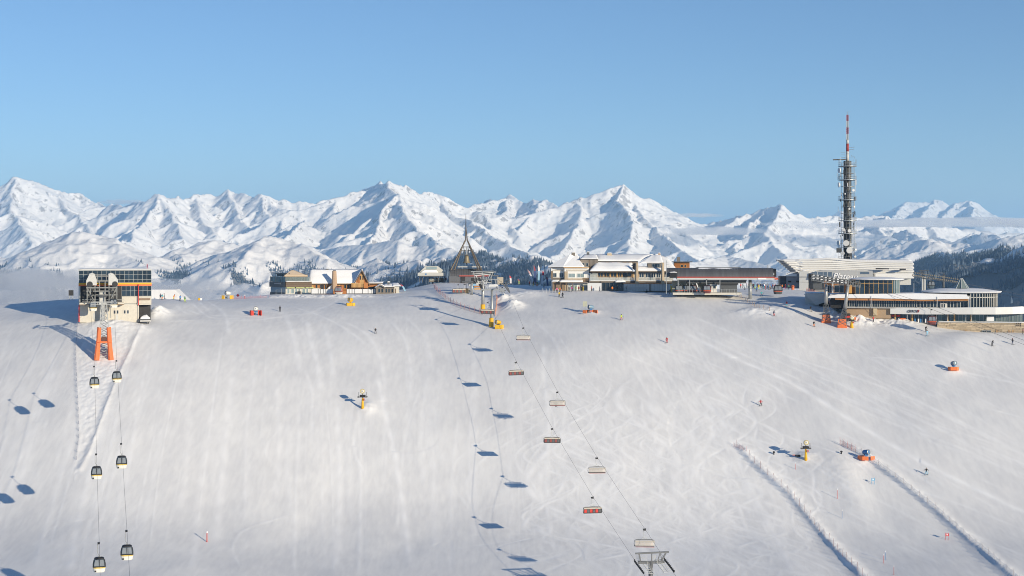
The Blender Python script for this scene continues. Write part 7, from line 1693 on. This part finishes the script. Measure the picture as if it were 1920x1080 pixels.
PEOPLE = [
 (301,561,'stand','navy','black','person in dark teal clothes, leftmost on the rim beside the glazed station',.4,'ski'),(304.5,561.5,'stand','turquoise','orange','person in turquoise jacket with orange legs, second on the rim beside the glazed station',.9,'ski'),(308,560.5,'stand','grey','black','person in grey jacket facing the one in turquoise',-1.2,'ski'),
 (325.5,561,'bend','orange','yellow','person in orange jacket and yellow trousers skiing along the rim',1.4,'ski'),(338,564,'stand','blue','black','person in blue jacket and black trousers on the rim before the snow wedge',.3,'ski'),(346.5,566.5,'stand','green','lime','person in lime trousers and dark green jacket at the end of the snow wedge',.6,'ski'),
 (525,584,'stand','black','black','person all in black standing between the red-matted snow gun and the chalet',.2,'nopole'),(704,625,'ski','black','grey','person in black skiing alone on the upper middle slope',.3,'ski'),(1165,600,'turn','lime','red','person in lime jacket and red trousers below the blue snow gun',.1,'ski'),
 (1250.5,643,'ski','red','red','person dressed all in red on the upper right slope',-.5,'ski'),(1426.5,761,'turn','red','black','person in red jacket and black trousers carving down the middle right',-.4,'ski'),(1737,890,'turn','black','light blue','person in black jacket and light trousers skiing right of the netted run',-.3,'ski'),
 (1451,592.5,'ski','navy','red','person in navy jacket and red trousers below the rope fence',.5,'ski'),(1475,575,'stand','dark red','turquoise','person in dark red jacket and mint trousers right of the rope fence',.3,'board'),(1520,584,'ski','black','grey','person in black skiing left of the left orange-footed tower',.3,'ski'),
 (1526,612.5,'ski','black','orange','person in black jacket and orange-red trousers below the left orange-footed tower',.2,'ski'),(1637.5,604,'stand','red','black','person in red jacket and dark trousers by the snow bank under the tan wall',.8,'nopole'),(1736,622,'ski','black','black','person in black just behind the light blue skier below the restaurant',.4,'ski'),
 (1738.5,630,'turn','light blue','light blue','person dressed in light blue skiing below the hanging red cabin',.2,'ski'),(1860,648.5,'bend','black','black','person in black crouching as they ski below the sandstone wall',.5,'ski'),(1898.5,646,'stand','black','navy','person in dark clothes upright at the far right of the slope',.4,'nopole'),(1918,627,'stand','dark red','black','person in dark clothes at the right edge under the sandstone wall',1.0,'none'),
 (1048.5,557,'stand','yellow','black','person in yellow jacket standing on the flat snow left of the hotel front',.5,'nopole'),(1055,558,'walk','black','black','tall person in black beside the one in yellow before the hotel',-.6,'ski'),
 (1044,541,'stand','pink','black','person in pink jacket by the railing left of the hotel',0,'none'),(1050,541,'stand','orange','brown','person in orange by the railing left of the hotel',1,'none'),(1067,541,'stand','brown','black','person in brown at the left end of the hotel porch',2,'none'),(1072,541,'stand','magenta','grey','person in magenta jacket under the hotel porch',1,'none'),
 (1079.5,541,'stand','lime','grey','person in lime jacket under the hotel porch',2,'none'),(1085,541,'stand','dark red','black','person in dark red jacket under the hotel porch',.4,'none'),(1090,542,'stand','black','black','person in black at the right end of the hotel porch',.9,'none'),(1093,542,'stand','yellow','yellow','person all in yellow at the right end of the hotel porch',-.9,'none'),
 (1109,543.5,'walk','red','black','person in red jacket walking past the white fence of the hotel',1.4,'none'),(1124.5,545.5,'walk','navy','navy','person in navy striding before the white fence of the hotel',1.3,'ski'),(1148,545.5,'stand','orange','brown','small person in orange and brown before the dark hotel glass',.2,'none'),(1174,547,'stand','black','grey','person in black standing before the pale panel wall of the hotel',1.2,'nopole'),
 (1428,555.5,'turn','turquoise','navy','person in turquoise top with legs apart behind the round pillar',.2,'ski'),(1418.5,548,'stand','blue','black','person in blue jacket walking out of the crowd behind the pillar',2.8,'none'),(1396.5,543.5,'walk','turquoise','black','person in turquoise at the left edge of the crowd',1.2,'none'),
 (836,527,'stand','red','green','person in red jacket at the right foot of the white chairlift station',.4,'none'),(817,527.5,'stand','light blue','blue','person in light blue under the white chairlift station',.4,'none'),(811,527.5,'stand','navy','black','person in navy under the white chairlift station',1.4,'none'),(831,527,'stand','black','black','person in black beside the one in red at the white chairlift station',1.0,'none'),
 (861,550,'stand','orange','black','person in orange helmet waiting at the chair loading point',.4,'none'),(993,536,'stand','red','black','person in red jacket with dark bag left in the flag group',.4,'none'),(1000,537,'stand','brown','yellow','person in yellow trousers in the middle of the flag group',.4,'none'),(1007,537,'stand','green','orange','person in orange-red trousers right in the flag group',-.4,'none'),(1004,535,'stand','dark red','navy','person in dark red jacket behind the flag group',2,'none'),
 (1020,539,'stand','navy','black','person in navy beside the ski-rack railing',1,'none')]
for q in PEOPLE:
    person(q[0], q[1], q[2], q[3], q[4], q[5], rz=q[6], gear=q[7], helm=random.choice(['black','white','grey','black','dark red']))
CROWD = [(1389,540,'red','black','red jacket, leftmost at the back'),(1393,540.5,'black','black','black, next to the leftmost red jacket'),(1400.5,541,'white','grey','white jacket left of the round pillar'),(1413,541,'dark red','navy','dark red jacket just right of the round pillar'),(1415.5,542,'turquoise','lime','turquoise jacket and lime trousers'),
 (1420,541,'navy','navy','navy, behind the blue jacket'),(1422.5,543,'yellow','lime','bright yellow-lime outfit'),(1426,540.5,'black','grey','black jacket, grey trousers'),(1429,541,'navy','black','navy jacket, black trousers'),(1431.5,541.5,'blue','turquoise','blue jacket, turquoise trousers'),(1435.5,543.5,'red','red','all red, nearest of the crowd'),
 (1438.5,541,'grey','black','grey jacket, black trousers'),(1440.5,543.5,'blue','navy','blue jacket, navy trousers'),(1443.5,543.5,'beige','brown','beige jacket, brown trousers'),(1446,541.5,'blue','black','blue jacket, black trousers'),(1449,541,'dark red','black','dark red jacket, black trousers'),(1451.5,541.5,'red','grey','red jacket, grey trousers'),
 (1463,542,'red','navy','red jacket with white bib, right of the hanging cabin'),(1466.5,542.5,'orange','black','orange jacket, right of the hanging cabin'),(1470,543.5,'black','magenta','black jacket, magenta trousers'),(1472.5,542.5,'dark red','dark red','dark red all over near the hall entrance'),(1475.5,543,'black','brown','black jacket, brown trousers near the hall entrance'),
 (1479,542,'green','black','dark green jacket by the hall entrance'),(1404,540.5,'beige','black','beige jacket behind the round pillar'),(1410,540,'green','grey','dark green jacket, grey trousers behind the pillar'),(1433,540,'white','black','white jacket, black trousers'),(1454,541,'black','navy','black jacket, navy trousers by the hanging cabin')]
for px, py, j, t, d in CROWD: person(px, py, random.choice(['stand','stand','walk']), j, t, 'queueing person, '+d, gear=random.choice(['none','none','nopole']), helm=random.choice(['black','white','grey','red','black']), group='people queueing behind the barrel terminal')
# one rider on a descending chair, and a person resting on the snow
c = [o for o in COL.objects if o.get('label') == DOWNC[1][4]][0]
person(0, 0, 'sit', 'black', 'black', 'person in black riding the pale chair with skis hanging below', rz=.1, gear='nopole', at=c.location+Vector((-.35,-.1,-.12)))
g = G(1213, 548.5); p = person(0, 0, 'sit', 'black', 'black', 'person in black sitting on the snow before the hotel panel wall', rz=-1.2, gear='nopole', at=g-Vector((0,0,.38)))
g = G(1255, 551); person(1255, 551, 'bend', 'black', 'grey', 'person in black bending by the lamp mast at the barrel terminal', rz=1.2, gear='none')
o = empty('orange_bollard', G(1486.5,541.5), 'orange bin standing by the entrance of the white hall', 'bin'); MB().lathe([(.5,0),(.55,1.3),(.45,1.5),(.1,1.6)], 12).build('body', ORANGE, o); MB().box(-.25,.25,-.58,-.5,1.0,1.2).build('slot', BLACK, o)
o = empty('orange_bollard', G(1917.5,620), 'red-orange bin at the right end of the sandstone wall', 'bin'); MB().lathe([(.5,0),(.55,1.2),(.4,1.4)], 12).build('body', ORANGE, o); MB().box(-.25,.25,-.58,-.5,.9,1.1).build('slot', BLACK, o)
g = G(1592, 600); o = empty('snow_groomer', g, 'red and orange snow machine half hidden by the leaning tower', 'vehicle'); MB().box(-1.4,1.2,-.8,.8,.5,1.3).build('body', RED, o, bevel=.1); MB().box(-.9,.3,-.7,.7,1.3,2.0).build('cab', BLACK, o, bevel=.1); MB().box(-1.8,1.4,-1.1,-.7,0,.7).box(-1.8,1.4,.7,1.1,0,.7).build('track', RUBBER, o, bevel=.1); MB().box(1.3,1.9,-1.2,1.2,.1,.9).build('blade', ORANGE, o)
